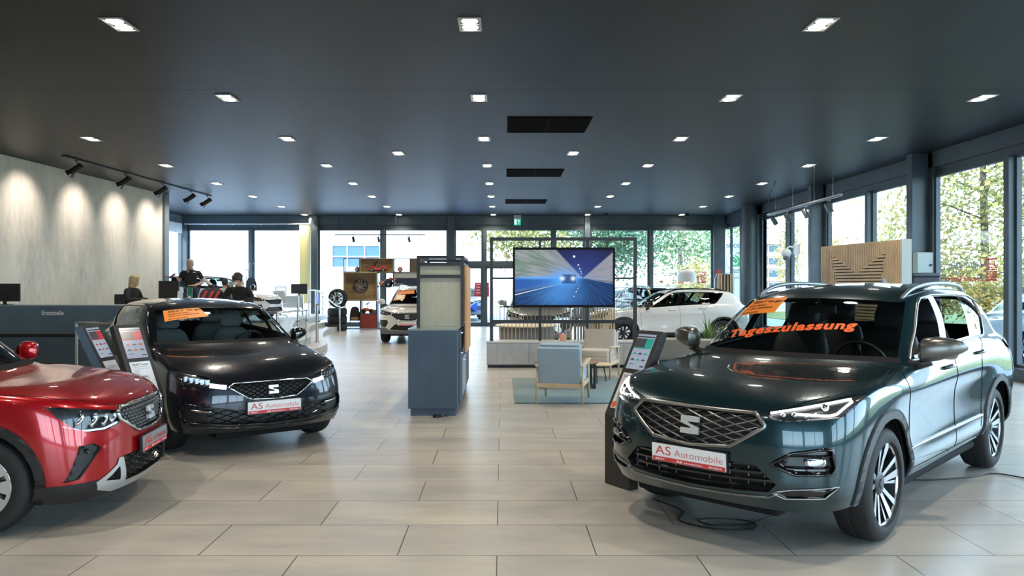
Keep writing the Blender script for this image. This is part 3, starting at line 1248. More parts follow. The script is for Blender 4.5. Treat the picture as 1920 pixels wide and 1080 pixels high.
for sg in (1, -1):
    q = MB()
    for y in (.12, .25, .36, .45):
        pts = [p - Vector((.035, 0, 0)) for p in B.line([(y, .39), (y, .55)], 'front', 0, .05, sg)]
        q.tube(pts, .006, 4)
    q.build('intake_bar', M_BLACKGLOSS, suv, fix=False)
    fl = MB()
    p = B.front(.70 * sg, .595)[0]
    Mx = Matrix.Translation(p - Vector((.02, 0, 0))) @ Matrix.Rotation(R(90), 4, 'Y') @ Matrix.Rotation(R(-35 * sg), 4, 'X')
    fl.loft([[Mx @ Vector((v, u, h)) for u, v in rrect(.12 * s, .05 * s, .022 * s)] for s, h in ((1, -.02), (1, .012), (.8, .018))])
    fl.build('fog_lamp', M_LAMP, suv, smooth=40)
    for z in (.565, .63):
        b = MB()
        b.tube([p - Vector((.012, 0, 0)) for p in B.line([(.56, z - .005), (.77, z)], 'front', 0, .04, sg)], .006, 6)
        b.build('fog_lamp_louvre', M_BLACKGLOSS, suv, fix=False)
    led = MB()
    outer = [(.47, .866), (.62, .900), (.80, .945), (.812, .93), (.775, .868), (.745, .858), (.60, .868)]
    led.tube([p - Vector((.012, 0, 0)) for p in B.line(outer, 'front', 0, .03, sg)], .0065, 6)
    led.build('daytime_light', M_LED, suv, fix=False)
    lm = MB()
    for y, z, r in ((.53, .852, .018), (.585, .856, .02), (.635, .852, .016), (.71, .90, .026)):
        p = B.front(y * sg, z)[0]
        lm.sphere(p - Vector((.035, 0, 0)), r, 12, 8)
    lm.build('headlight_reflector', M_LAMP, suv, smooth='all')
for sg in (1, -1):
    tl = MB()
    V = [B.side(x, z, sg) for x, z in ((-3.12, 1.12), (-3.30, 1.135), (-3.46, 1.05), (-3.50, .96), (-3.34, 1.02), (-3.2, 1.06))]
    tl.add([p + n * .012 * (1 if n.y * sg > 0 else -1) for p, n in V], [tuple(range(6))])
    tl.build('tail_light', pmat('tail light red', (.35, .02, .02), .1, coat=1.), suv, fix=False)
# stickers and lettering on the windscreen (the car's right side is on the viewer's left)
ray = Vector((-.80, 0, -.55)).normalized()
sticker(B, suv, [(-.90, -.605, 1.345), (-.91, -.27, 1.352), (-1.09, -.255, 1.50), (-1.07, -.565, 1.495)], ray, STICK)
t = MB()
o = Vector((-.60, -.565, 1.20))
skin_text(B, 'Tageszulassung', o, Vector((-.10, .96, .10)).normalized(), Vector((-.62, -.08, .55)).normalized(), ray, w=.985, h=.092, lift=.005, mb=t, bold=.042, slant=.12, spacing=1.12)
t.build('windscreen_lettering', pmat('orange red lettering', (.92, .13, .015), .5), suv, fix=False)
# ---------------------------------------------------------------- the building
CEIL = 4.33
XR, YB, XL, YF = 8.78, 30.8, -12.5, -5.5
M_FRAME = pmat('facade frame grey', (.058, .083, .097), .45, noise=(3, .15))
M_FRAMELIGHT = pmat('facade frame light grey', (.16, .21, .235), .5)
M_SIGNGREEN = pmat('exit sign green', (.01, .40, .28), .4, emit=(.02, .6, .42), estr=.6)


def tile_floor():
    m = bpy.data.materials.new('stone floor tiles')
    m.use_nodes = True
    n, l = m.node_tree.nodes, m.node_tree.links
    b = n['Principled BSDF']
    t = n.new('ShaderNodeTexCoord')
    mp = n.new('ShaderNodeMapping')
    mp.inputs['Location'].default_value = (.03 + 12, -.525 + 12 - .6, 0)
    l.new(t.outputs['Object'], mp.inputs[0])
    br = n.new('ShaderNodeTexBrick')
    br.offset = .5
    br.inputs['Scale'].default_value = 1
    br.inputs['Brick Width'].default_value = 1.2
    br.inputs['Row Height'].default_value = .6
    br.inputs['Mortar Size'].default_value = .0035
    br.inputs['Mortar Smooth'].default_value = .1
    br.inputs['Color1'].default_value = (.52, .485, .42, 1)
    br.inputs['Color2'].default_value = (.455, .43, .385, 1)
    br.inputs['Mortar'].default_value = (.045, .04, .035, 1)
    l.new(mp.outputs[0], br.inputs['Vector'])
    m2 = n.new('ShaderNodeMapping')
    m2.inputs['Scale'].default_value = (.55, 1.8, 1)
    l.new(t.outputs['Object'], m2.inputs[0])
    nz = n.new('ShaderNodeTexNoise')
    nz.inputs['Scale'].default_value = 1.6
    nz.inputs['Detail'].default_value = 8
    nz.inputs['Roughness'].default_value = .62
    l.new(m2.outputs[0], nz.inputs['Vector'])
    rp = n.new('ShaderNodeValToRGB')
    rp.color_ramp.elements[0].position = .32
    rp.color_ramp.elements[0].color = (.74, .76, .80, 1)
    rp.color_ramp.elements[1].position = .68
    rp.color_ramp.elements[1].color = (1.1, 1.08, 1.04, 1)
    l.new(nz.outputs[0], rp.inputs[0])
    mx = n.new('ShaderNodeMix')
    mx.data_type = 'RGBA'
    mx.blend_type = 'MULTIPLY'
    mx.inputs[0].default_value = 1
    l.new(br.outputs['Color'], mx.inputs[6])
    l.new(rp.outputs[0], mx.inputs[7])
    l.new(mx.outputs[2], b.inputs['Base Color'])
    mr = n.new('ShaderNodeMapRange')
    mr.inputs[3].default_value = .26
    mr.inputs[4].default_value = .36
    l.new(nz.outputs[0], mr.inputs[0])
    l.new(mr.outputs[0], b.inputs['Roughness'])
    bp = n.new('ShaderNodeBump')
    bp.inputs['Strength'].default_value = .4
    bp.inputs['Distance'].default_value = .002
    bp.invert = True
    l.new(br.outputs['Fac'], bp.inputs['Height'])
    l.new(bp.outputs[0], b.inputs['Normal'])
    return m


def concrete(name, c, dark, scale=1.0, rough=.75, zs=.35):
    m = bpy.data.materials.new(name)
    m.use_nodes = True
    n, l = m.node_tree.nodes, m.node_tree.links
    b = n['Principled BSDF']
    b.inputs['Roughness'].default_value = rough
    t = n.new('ShaderNodeTexCoord')
    mp = n.new('ShaderNodeMapping')
    mp.inputs['Scale'].default_value = (1, 1, zs)
    l.new(t.outputs['Object'], mp.inputs[0])
    n1 = n.new('ShaderNodeTexNoise')
    n1.inputs['Scale'].default_value = .55 * scale
    n1.inputs['Detail'].default_value = 9
    n1.inputs['Roughness'].default_value = .62
    n2 = n.new('ShaderNodeTexNoise')
    n2.inputs['Scale'].default_value = 9 * scale
    n2.inputs['Detail'].default_value = 6
    n2.inputs['Roughness'].default_value = .7
    l.new(mp.outputs[0], n1.inputs['Vector'])
    l.new(mp.outputs[0], n2.inputs['Vector'])
    ad = n.new('ShaderNodeMath')
    ad.operation = 'MULTIPLY_ADD'
    ad.inputs[1].default_value = .45
    l.new(n2.outputs[0], ad.inputs[0])
    l.new(n1.outputs[0], ad.inputs[2])
    rp = n.new('ShaderNodeValToRGB')
    rp.color_ramp.elements[0].position = .50
    rp.color_ramp.elements[0].color = (*dark, 1)
    rp.color_ramp.elements[1].position = .80
    rp.color_ramp.elements[1].color = (*c, 1)
    l.new(ad.outputs[0], rp.inputs[0])
    l.new(rp.outputs[0], b.inputs['Base Color'])
    bp = n.new('ShaderNodeBump')
    bp.inputs['Strength'].default_value = .15
    bp.inputs['Distance'].default_value = .01
    l.new(n2.outputs[0], bp.inputs['Height'])
    l.new(bp.outputs[0], b.inputs['Normal'])
    MATS[name] = m
    return m


g = MB()
g.quad((XL, YF, 0), (XR, YF, 0), (XR, YB, 0), (XL, YB, 0))
struct(g.build('floor', tile_floor()))
M_CEIL = pmat('charcoal ceiling', (.020, .0235, .0245), .46, spec=.16, noise=(1.2, .12, (1.5, .35, 1)))
for y0, y1 in ((YF, 10.855), (10.863, 21.095), (21.103, YB + .3)):
    g = MB()
    g.box(XL - .3, XR + .2, y0, y1, CEIL, CEIL + .25)
    struct(g.build('ceiling', M_CEIL))
g = MB()
g.box(XL - .3, XR + 1.8, YF, YB + .3, CEIL + .26, CEIL + .5)  # unseen overhang past the right facade, added to cut the daylight there
struct(g.build('roof_slab_shade_overhang', M_FRAME))

# feature wall of rough concrete on the left, slightly turned
wa, wb = Vector((-11.21, YF, 0)), Vector((-10.06, 23.6, 0))
wd = (wb - wa).normalized()
wn_ = Vector((wd.y, -wd.x, 0))
g = MB()
g.add([wa, wb, wb - wn_ * .3, wa - wn_ * .3, wa + Vector((0, 0, CEIL)), wb + Vector((0, 0, CEIL)), wb - wn_ * .3 + Vector((0, 0, CEIL)), wa - wn_ * .3 + Vector((0, 0, CEIL))],
      [(0, 1, 5, 4), (1, 2, 6, 5), (2, 3, 7, 6), (3, 0, 4, 7), (4, 5, 6, 7)])
M_WALLCON = concrete('rough plaster concrete', (.80, .765, .66), (.51, .50, .45), 1.1)
struct(g.build('wall_left', M_WALLCON))

WIN = [0]
TRIM = [0]


def col(x0, x1, y0, y1, z0=0, z1=CEIL, m=None):
    TRIM[0] += 1
    g = MB()
    g.box(x0, x1, y0, y1, z0, z1)
    return struct(g.build('trim_%d' % TRIM[0], m or M_FRAME, bevel=.006, seg=1))


def window(axis, fixed, a0, a1, z0, z1, fr=.06, dep=.09, mid=(), hor=()):
    """glazed bay: frame with a pane; axis 'x' runs along x at y=fixed, axis 'y' along y at x=fixed"""
    WIN[0] += 1
    g = MB()

    def bx(p0, p1, q0, q1):
        if axis == 'x':
            g.box(p0, p1, fixed - dep / 2, fixed + dep / 2, q0, q1)
        else:
            g.box(fixed - dep / 2, fixed + dep / 2, p0, p1, q0, q1)
    bx(a0, a1, z0, z0 + fr)
    bx(a0, a1, z1 - fr, z1)
    bx(a0, a0 + fr, z0 + fr, z1 - fr)
    bx(a1 - fr, a1, z0 + fr, z1 - fr)
    for c in mid:
        bx(c - fr / 2, c + fr / 2, z0 + fr, z1 - fr)
    for c in hor:
        bx(a0 + fr, a1 - fr, c - fr / 2, c + fr / 2)
    o = struct(g.build('window_%d' % WIN[0], M_FRAME))
    p = MB()
    c0 = fixed + dep * .1
    q = [(a0 + fr, z0 + fr), (a1 - fr, z0 + fr), (a1 - fr, z1 - fr), (a0 + fr, z1 - fr)]
    p.add([(u, c0, v) if axis == 'x' else (c0, u, v) for u, v in q], [(0, 1, 2, 3)])
    pn = p.build('pane', M_CLEARGLASS, o)
    return o


# back facade
WT = 3.82
TRIM[0] += 1
g = MB()
g.box(XL - .2, XR + .2, YB - .02, YB + .3, WT + .17, CEIL)
g.box(XL - .2, XR + .2, YB + .05, YB + .3, WT, WT + .17)
struct(g.build('wall_back', M_FRAME))
for x, w in ((-12.42, .22), (-7.32, .24), (-1.99, .25), (3.35, .22)):
    col(x - w / 2, x + w / 2, YB - .16, YB + .2)
col(8.27, 8.70, YB - .22, YB + .2)
for x in (-9.83, -4.66, 5.83):
    col(x - .055, x + .055, YB - .05, YB + .15, .1, WT)
for x0, x1 in ((-12.31, -9.89), (-9.77, -7.44), (-7.20, -4.72), (-4.60, -2.12), (3.46, 5.77), (5.89, 8.27)):
    window('x', YB + .05, x0, x1, .10, WT)
g = MB()
for x0, x1 in ((-12.4, -1.9), (3.3, 8.7)):
    g.box(x0, x1, YB - .10, YB + .2, 0, .10)
struct(g.build('baseboard_back', M_FRAME))
# entrance bay: fanlights over two door leaves
window('x', YB + .05, -1.86, -.75, 2.50, WT)
window('x', YB + .05, -.65, 1.97, 2.50, WT)
window('x', YB + .05, 2.07, 3.24, 2.50, WT)
col(-1.87, 3.24, YB - .06, YB + .16, 2.34, 2.50)
for x in (-.70, 2.02):
    col(x - .05, x + .05, YB - .05, YB + .15, 0, WT)
for i, (x0, x1) in enumerate(((-1.86, -.75), (-.65, .65), (.67, 1.97), (2.07, 3.24))):
    g = MB()
    for q in ((x0, x1, 0, .16), (x0, x1, 2.26, 2.34), (x0, x0 + .08, .16, 2.26), (x1 - .08, x1, .16, 2.26)):
        g.box(q[0], q[1], YB, YB + .08, q[2], q[3])
    d = struct(g.build('door_%d' % (i + 1), M_FRAME))
    p = MB()
    p.quad((x0 + .08, YB + .05, .16), (x1 - .08, YB + .05, .16), (x1 - .08, YB + .05, 2.26), (x0 + .08, YB + .05, 2.26))
    p.build('pane', M_CLEARGLASS, d)
    if i in (1, 2):
        h = MB()
        hx = x1 - .14 if i == 1 else x0 + .14
        h.tube([(hx, YB - .06, .8), (hx, YB - .06, 1.5)], .018, 8)
        h.box(hx - .01, hx + .01, YB - .06, YB, .9, .93)
        h.box(hx - .01, hx + .01, YB - .06, YB, 1.37, 1.40)
        h.build('door_handle', M_STEEL, d)

# right facade
TR = 3.86
g = MB()
g.box(XR - .03, XR + .25, YF, YB, TR + .16, CEIL)
g.box(XR + .06, XR + .25, YF, YB, TR, TR + .16)
struct(g.build('wall_right', M_FRAME))
cols_y = [-4.6, .65, 5.9, 11.1, 16.25, 21.5, 26.75, YB - .25]
for y in cols_y[:-1]:
    if y == 26.75:
        continue
    col(XR - .36, XR + .12, y - .13, y + .10)
    col(XR - .03, XR + .14, y + .10, y + .28)
    col(XR - .03, XR + .14, y - .30, y - .13)
TRIM[0] += 1
g = MB()
g.lathe([(.26, 0), (.26, CEIL)], 32, Matrix.Translation((XR - .34, 26.75, 0)))
struct(g.build('trim_%d' % TRIM[0], M_FRAME, smooth=40))
col(XR - .03, XR + .14, 26.40, 27.05)
for y0, y1 in zip(cols_y[:-1], cols_y[1:]):
    mid = (y0 + y1) / 2 - (.15 if y1 < 30 else .05)
    a0, a1 = y0 + .28, y1 - .30
    col(XR - .10, XR + .14, mid - .07, mid + .07, .1, WT + .04)
    window('y', XR + .06, a0, mid - .07, .22, TR, .05)
    window('y', XR + .06, mid + .07, a1, .22, TR, .05)
g = MB()
g.box(XR - .12, XR + .2, YF, YB, 0, .22)
struct(g.build('baseboard_right', M_FRAME, bevel=.01))
# left window beyond the concrete wall, and the glazed front behind the viewer
g = MB()
g.box(XL - .2, XL, 23.3, YB, WT, CEIL)
g.box(XL - .2, XL, 23.3, YB, 0, .1)
g.box(XL - .2, XL, 23.0, 23.5, .1, WT)
g.box(XL - .1, -10.0, 23.3, 23.6, 0, CEIL)
struct(g.build('wall_side', M_FRAMELIGHT))
window('y', XL - .06, 23.5, 27.1, .1, WT)
window('y', XL - .06, 27.1, 30.6, .1, WT)
g = MB()
for q in ((-11.5, XR + .2, 3.4, CEIL), (-11.5, XR + .2, 0, .25), (-11.5, -1.5, .25, 3.4), (7.0, XR + .2, .25, 3.4), (2.6, 2.9, .25, 3.4)):
    g.box(q[0], q[1], YF - .3, YF, q[2], q[3])
struct(g.build('wall_front', pmat('grey rear wall', (.22, .22, .21), .7)))
window('x', YF - .1, -1.5, 2.6, .25, 3.4, mid=(.55,))
window('x', YF - .1, 2.9, 7.0, .25, 3.4, mid=(4.95,))
# --- dark grey hatchback, centre left
XS = [-3.85, -2.79, -1.03, -.36, 0, .45, .94]
ZS = [.30, .40, .58, .76, .862, .985, 1.095, 1.21, 1.525, 1.652]


def remap(poly, w):
    return [(float(np.interp(x, *w[0])), float(np.interp(z, *w[2]))) for x, z in poly]


HOOD = [(1., -.1), (1., .36), (.86, .40), (.74, .55), (.50, .72), (.20, .80), (-.15, .80), (-.45, .745), (-.55, .70), (-.5, .5), (-.34, -.1)]


def generic(w, belt_drop=0.):
    """side outlines of the SUV carried over to another body"""
    r = lambda P: remap(P, w)
    ax = float(np.interp(-2.79, *w[0]))
    fx = lambda P: [(float(np.interp(x, *w[0])), y) for x, y in P]
    return dict(
        windows={k: r(v) for k, v in T_WIN.items()}, dlo=r(T_DLO),
        doors={'front_door': r([(-.45, .385), (-.40, .80), (-.36, 1.0), (-.42, 1.08), (-.72, 1.25), (-1.55, 1.30), (-1.44, 1.15), (-1.485, .90), (-1.50, .385)]),
               'rear_door': r([(-1.503, .385), (-1.488, .90), (-1.443, 1.15), (-1.50, 1.3), (-2.4, 1.3), (-2.28, 1.15), (-2.16, 1.0), (-2.26, .80), (-2.22, .385)])},
        hood=fx(HOOD),
        seams=[('side', r([(-.45, .385), (-.40, .80), (-.36, 1.0), (-.42, 1.08)]), False), ('side', r([(-1.503, .385), (-1.488, .90), (-1.45, 1.14)]), False),
               ('side', r([(-2.22, .45), (-2.265, .80), (-2.18, .97), (-2.20, 1.03), (-2.40, 1.19)]), False), ('side', r([(-.45, .385), (-2.2, .385)]), False),
               ('top', fx([(.86, .02), (.83, .40), (.74, .55), (.50, .72), (.20, .80), (-.15, .80), (-.45, .745)]), False)],
        handles=r([(-1.27, 1.02), (-2.17, 1.075)]), rear_axle=ax)


wl_leon = ([-3.85, -2.79, -1.03, -.36, 0, .45, .94], [-3.50, -2.686, -1.10, -.40, 0, .44, .865])
wz_leon = (ZS, [.235, .31, .455, .60, .70, .85, 1.0, 1.10, 1.365, 1.462])
W_LEON = (wl_leon, .975, wz_leon)
grey = car_paint('dark grey', (.010, .014, .023), .5, .25)
M_SEATGREY = pmat('grey seat fabric', (.16, .18, .19), .8)
leon = thing('car', 'dark grey hatchback with orange windscreen sticker behind the red car', 'car', (-2.706, 8.253, 0), math.atan2(-.804, .595))
L_GRILLE = [(0, .703), (.36, .70), (.415, .668), (.225, .548), (0, .538)]
L_HL = [(.40, .70), (.56, .757), (.70, .80), (.80, .825), (.80, .76), (.765, .688), (.56, .655), (.43, .648)]
L_INT = [(0, .44), (.26, .44), (.52, .475), (.755, .52), (.80, .46), (.79, .39), (.72, .345), (.4, .315), (0, .305)]
gs = generic(W_LEON)
spec = dict(gs, warp=W_LEON, paint=grey, tyre_r=.317, tyre_w=.205, rim_r=.215, arch_r=.352, half_track=.845, nose=.86, tail=-3.48, floor_z=.17,
            front={'grille': mirror_poly(L_GRILLE), 'headlight': L_HL, 'lower_intake': mirror_poly(L_INT)},
            front_parts={'grille': dict(mat=M_BLACK, depth=.03, mid=1), 'headlight': dict(mat=M_LAMPDARK, depth=.03, lens='headlight_lens'), 'lower_intake': dict(mat=M_BLACK, depth=.035, mid=1)},
            mirror=(-.90, .845, 1.03), mirror_size=.95, mirror_mat=pmat('black mirror cap', (.01, .01, .012), .1, coat=1.), handle_mat=grey,
            trims={'a': dict(pts=gs['dlo'], closed=True, r=.008, mat=M_BLACKGLOSS, name='window_trim')},
            plate=(.885, .465, -3), badge=(.852, .625, .085, -8), wheel='twin', rim_mat=M_RIM, rim_dark=M_RIMDARK, steer=.12,
            cabin_x=-.46, cabin_z=.50, dash_z=.935, mirror_in=(-1.12, 1.26), seat_mat=M_SEATGREY, glass=glass_mat('car glass light', (.72, .78, .76), ior=1.5))
B = build_car(spec, leon)
# honeycomb mesh in the grille and the lower intake
lattice(B, mirror_poly(L_GRILLE), .55, .040, .004, .010, M_BLACKGLOSS, 'grille_mesh', leon)
outline(B, mirror_poly(L_GRILLE), .009, M_CHROME, 'grille_frame', leon)
lattice(B, mirror_poly(L_INT), .35, .05, .004, .02, M_BLACKGLOSS, 'intake_mesh', leon)
outline(B, mirror_poly(L_INT), .007, M_BLACKGLOSS, 'intake_frame', leon)
outline(B, [(-.80, .36), (-.70, .318), (-.4, .285), (0, .275), (.4, .285), (.70, .318), (.80, .36)], .008, M_BLACKGLOSS, 'lip_trim', leon, closed=False)
for sg in (1, -1):
    q = MB()
    pts = B.line([(.43, .668), (.50, .678), (.57, .690)], 'front', -.008, .02, sg)
    strip(q, pts, (1, 0, 0), .042)
    q.build('daytime_light', pmat('lit indicator white', (.85, .9, 1), .2, emit=(.75, .88, 1), estr=1.6), leon, fix=False)
    q = MB()
    for y, z in ((.575, .715), (.615, .72), (.655, .727), (.695, .735), (.735, .745)):
        p = B.front(y * sg, z)[0]
        q.box(p.x - .05, p.x - .012, p.y - .022, p.y + .022, p.z - .03, p.z + .028)
    q.build('headlight_reflector', M_LAMP, leon, bevel=.006)
    q = MB()
    pts = B.line([(.56, .447), (.64, .452), (.72, .462)], 'front', -.006, .02, sg)
    q.tube(pts, .014, 8)
    q.build('fog_lamp', M_LAMP, leon, smooth='all', fix=False)
ray = Vector((-.80, 0, -.55)).normalized()
sticker(B, leon, [(-.90, -.575, 1.225), (-.93, -.11, 1.245), (-1.12, -.16, 1.352), (-1.12, -.545, 1.338)], ray, STICK)

# --- red small SUV cut by the left edge
xw = ([-3.85, -2.79, -1.03, -.36, 0, .45, .94], [-3.33, -2.566, -.86, -.22, 0, .40, .80])
zw = (ZS, [.19, .275, .43, .60, .77, .915, 1.0, 1.12, 1.42, 1.55])
W_AR = (xw, .95, zw)
red = car_paint('red', (.40, .004, .009), .4, .25)
arona = thing('car', 'bright red compact SUV with silver front skid plate', 'car', (-3.45, 5.86, 0), math.atan2(.1, .995))
A_GRILLE = [(0, .775), (.40, .772), (.445, .745), (.43, .69), (.235, .578), (0, .565)]
A_HL = [(.40, .748), (.58, .782), (.74, .818), (.80, .835), (.785, .76), (.735, .675), (.66, .642), (.55, .637), (.44, .662), (.385, .70)]
A_FOG = [(.605, .525), (.65, .565), (.73, .56), (.79, .335), (.735, .345), (.665, .45)]
A_SKID = [(0, .235), (.385, .25), (.425, .425), (.47, .425), (.49, .385), (.645, .30), (.62, .245), (.48, .20), (0, .19)]
A_INT = [(0, .45), (.425, .43), (.385, .253), (0, .238)]
A_TRI = [(.465, .37), (.58, .297), (.45, .272)]
A_BLK = [(.63, .315), (.95, .315), (.95, .10), (.3, .10), (.48, .20), (.62, .245)]
gs = generic(W_AR)
M_SILVER = pmat('silver plastic', (.56, .57, .58), .32, metal=.5)
spec = dict(gs, warp=W_AR, paint=red, tyre_r=.322, tyre_w=.205, rim_r=.215, arch_r=.355, arch_trim=.058, arch_mat=M_BLACK, half_track=.845, nose=.79, tail=-3.3, floor_z=.19,
            front={'side_intake': A_TRI, 'grille': mirror_poly(A_GRILLE), 'headlight': A_HL, 'fog_recess': A_FOG, 'lower_intake': mirror_poly(A_INT), 'skid_plate': mirror_poly(A_SKID), 'bumper_cladding': A_BLK},
            front_parts={'grille': dict(mat=M_BLACK, depth=.03, mid=1), 'headlight': dict(mat=M_LAMPDARK, depth=.03, lens='headlight_lens'), 'fog_recess': dict(mat=M_BLACK, depth=.012),
                         'lower_intake': dict(mat=M_BLACK, depth=.04, mid=1), 'skid_plate': dict(mat=M_SILVER, off=.006, mid=1), 'side_intake': dict(mat=M_BLACK, depth=.03), 'bumper_cladding': dict(mat=M_BLACK, off=.004)},
            mirror=(-.55, .84, 1.06), mirror_size=.95, trims={'a': dict(pts=gs['dlo'], closed=True, r=.008, mat=M_BLACKGLOSS, name='window_trim')},
            sill_z=.34, sill_mat=M_BLACK,
            plate=(.83, .475, -2), plate_style='dark', plate_mat=pmat('grey plate', (.28, .29, .31), .4), badge=(.80, .675, .095, -6),
            wheel='cover', rim_mat=pmat('silver wheel cover', (.62, .64, .66), .3, metal=.6), steer=0.,
            cabin_x=-.28, cabin_z=.58, dash_z=.965, mirror_in=(-.85, 1.32), antenna=None)
B = build_car(spec, arona)
P = mirror_poly(A_GRILLE)
M_PIN = pmat('grille pin silver', (.45, .46, .47), .3, metal=1.)
q = MB()
row = 0
z = .59
while z < .77:
    y = -.44 + (.0235 if row % 2 else 0)
    while y < .45:
        if in_poly((y, z), P):
            p, n = B.front(y, z)
            d = Vector((.02, 0, 0))
            u, v = Vector((0, .019, 0)), Vector((0, 0, .012))
            q.add([p - d - u, p - d - v, p - d + u, p - d + v, p + Vector((-.002, -.004, .004))], [(0, 1, 4), (1, 2, 4), (2, 3, 4), (3, 0, 4)])
        y += .047
    z += .024
    row += 1
q.build('grille_mesh', M_PIN, arona, fix=False)
outline(B, P, .012, M_CHROME, 'grille_frame', arona)
lattice(B, mirror_poly(A_INT), .30, .04, .006, .015, M_BLACKGLOSS, 'intake_mesh', arona)
for sg in (1, -1):
    q = MB()
    for y0, y1, z0, z1 in ((.46, .50, .735, .685), (.53, .57, .745, .675), (.60, .645, .755, .68), (.675, .715, .765, .70)):
        pts = [p - Vector((.014, 0, 0)) for p in B.line([(y0, z0), (y0 + .005, (z0 + z1) / 2), (y1, z1)], 'front', 0, .02, sg)]
        q.tube(pts, .017, 6)
    q.build('headlight_reflector', M_LAMP, arona, smooth='all', fix=False)
    q = MB()
    pts = [p - Vector((.01, 0, 0)) for p in B.line([(.77, .70), (.70, .655), (.56, .648), (.45, .67)], 'front', 0, .02, sg)]
    q.tube(pts, .007, 6)
    q.build('daytime_light', pmat('lit strip blue white', (.8, .9, 1), .2, emit=(.7, .85, 1), estr=.8), arona, fix=False)
    q = MB()
    p, n = B.front(.685 * sg, .52)
    q.lathe([(.018, -.02), (.018, .004), (.012, .008), (.001, .004)], 16, Matrix.Translation(p - Vector((.008, 0, 0))) @ Matrix.Rotation(R(90), 4, 'Y'))
    q.build('parking_sensor', M_BLACKGLOSS, arona, smooth=40)

# --- cars further back
white = car_paint('white', (.70, .69, .66), 0., .35)
silver = car_paint('silver', (.42, .42, .40), .6, .3)
dkgreen = car_paint('grey green', (.06, .075, .065), .5, .3)
blue = car_paint('bright blue', (.01, .07, .42), .4, .3)
xa = ([-3.85, -2.79, -1.03, -.36, 0, .45, .94], [-3.50, -2.64, -1.0, -.34, 0, .43, .88])
W_ATECA = (xa, .975, (ZS, [.27, .36, .55, .74, .86, .97, 1.07, 1.18, 1.49, 1.605]))


M_SKIRT = pmat('grey bumper skirt', (.16, .165, .17), .45)


def suv_front(B, root, grille, hl, fog, intake, rim=True):
    lattice(B, mirror_poly(grille), .45, .055, .006, .008, M_GREYPL, 'grille_mesh', root)
    outline(B, mirror_poly(grille), .012, M_CHROME, 'grille_frame', root)
    for sg in (1, -1):
        q = MB()
        q.tube(B.line([(grille[2][0] + .04, grille[2][1] + .01), (.60, .845), (.78, .885), (.76, .80)], 'front', .002, .03, sg), .009, 6)
        q.build('daytime_light', M_LAMP, root, fix=False)


G_GR = [(0, .85), (.40, .85), (.46, .80), (.25, .665), (0, .655)]
G_HL = [(.43, .86), (.62, .90), (.80, .94), (.835, .90), (.79, .80), (.56, .79), (.47, .80)]
G_FOG = [(.56, .66), (.78, .66), (.80, .56), (.74, .47), (.62, .46), (.54, .57)]
G_INT = [(0, .55), (.33, .55), (.50, .40), (0, .37)]


def back_car(label, loc, h, W, paint, name='car', wheel='far', far=True, **kw):
    root = thing(name, label, 'car', loc, math.atan2(h[1], h[0]))
    gs = generic(W)
    zz = W[2]
    zf = lambda P: [(y, float(np.interp(z, [.27, .36, .55, .74, .86, .97, 1.6], np.interp([.30, .40, .58, .76, .862, .985, 1.652], *zz)))) for y, z in P]
    s = dict(gs, warp=W, paint=paint, tyre_r=.335, tyre_w=.215, rim_r=.23, arch_r=.375, half_track=.855, nose=.86, tail=-3.4, floor_z=.22, far=far,
             front={'grille': mirror_poly(zf(G_GR)), 'headlight': zf(G_HL), 'fog_recess': zf(G_FOG), 'lower_intake': mirror_poly(zf(G_INT)), 'bumper_skirt': mirror_poly(zf([(0, .362), (.50, .385), (.62, .45), (.97, .45), (.97, .15), (0, .15)]))},
             front_parts={'grille': dict(mat=M_BLACK, depth=.03, mid=1), 'headlight': dict(mat=M_LAMPDARK, depth=.02), 'fog_recess': dict(mat=M_BLACK, depth=.015), 'lower_intake': dict(mat=M_BLACK, depth=.04, mid=1), 'bumper_skirt': dict(mat=M_SKIRT, off=.004, mid=1)},
             mirror=(float(np.interp(-.60, *W[0])), .885, float(np.interp(1.155, *zz))), wheel=wheel, rim_mat=M_RIM, rim_dark=M_RIMDARK,
             cabin_x=float(np.interp(-.42, *W[0])), cabin_z=float(np.interp(.66, *zz)) - .02, dash_z=float(np.interp(1.03, *zz)), mirror_in=(float(np.interp(-1.1, *W[0])), float(np.interp(1.42, *zz))))
    s.update(kw)
    Bo = build_car(s, root)
    suv_front(Bo, root, zf(G_GR), zf(G_HL), None, None)
    return root, Bo


ateca, B = back_car('white SUV facing us beside the framed display unit', (-2.56, 22.35, 0), (-.04, -1), W_ATECA, white, arch_trim=.05, sill_z=.33, far=False,
                    plate=(.905, .57, 0), badge=(.87, .755, .11, -6), rails=[(-1.1, .575, -.005), (-1.25, .58, .045), (-1.9, .60, .05), (-2.6, .57, .045), (-2.85, .555, -.01)], wheel='twin')
sticker(B, ateca, [(-.86, -.60, 1.30), (-.87, -.05, 1.315), (-1.03, -.08, 1.42), (-1.03, -.56, 1.41)], ray, STICK)
q = MB()
vs, fs = skin_patch(B, [(-.62, -.64, 1.16), (-.62, -.32, 1.165), (-.83, -.30, 1.295), (-.83, -.61, 1.285)], ray, lift=.004)
q.add(vs, fs)
ps = q.build('price_sheet', M_ORANGE, ateca, smooth='all', fix=False)
q = MB()
vs, fs = skin_patch(B, [(-.65, -.58, 1.18), (-.65, -.36, 1.185), (-.82, -.34, 1.285), (-.82, -.57, 1.28)], ray, lift=.007)
q.add(vs, fs)
q.build('sheet_panel', pmat('yellow paper', (.75, .72, .55), .6), ps, smooth='all', fix=False)

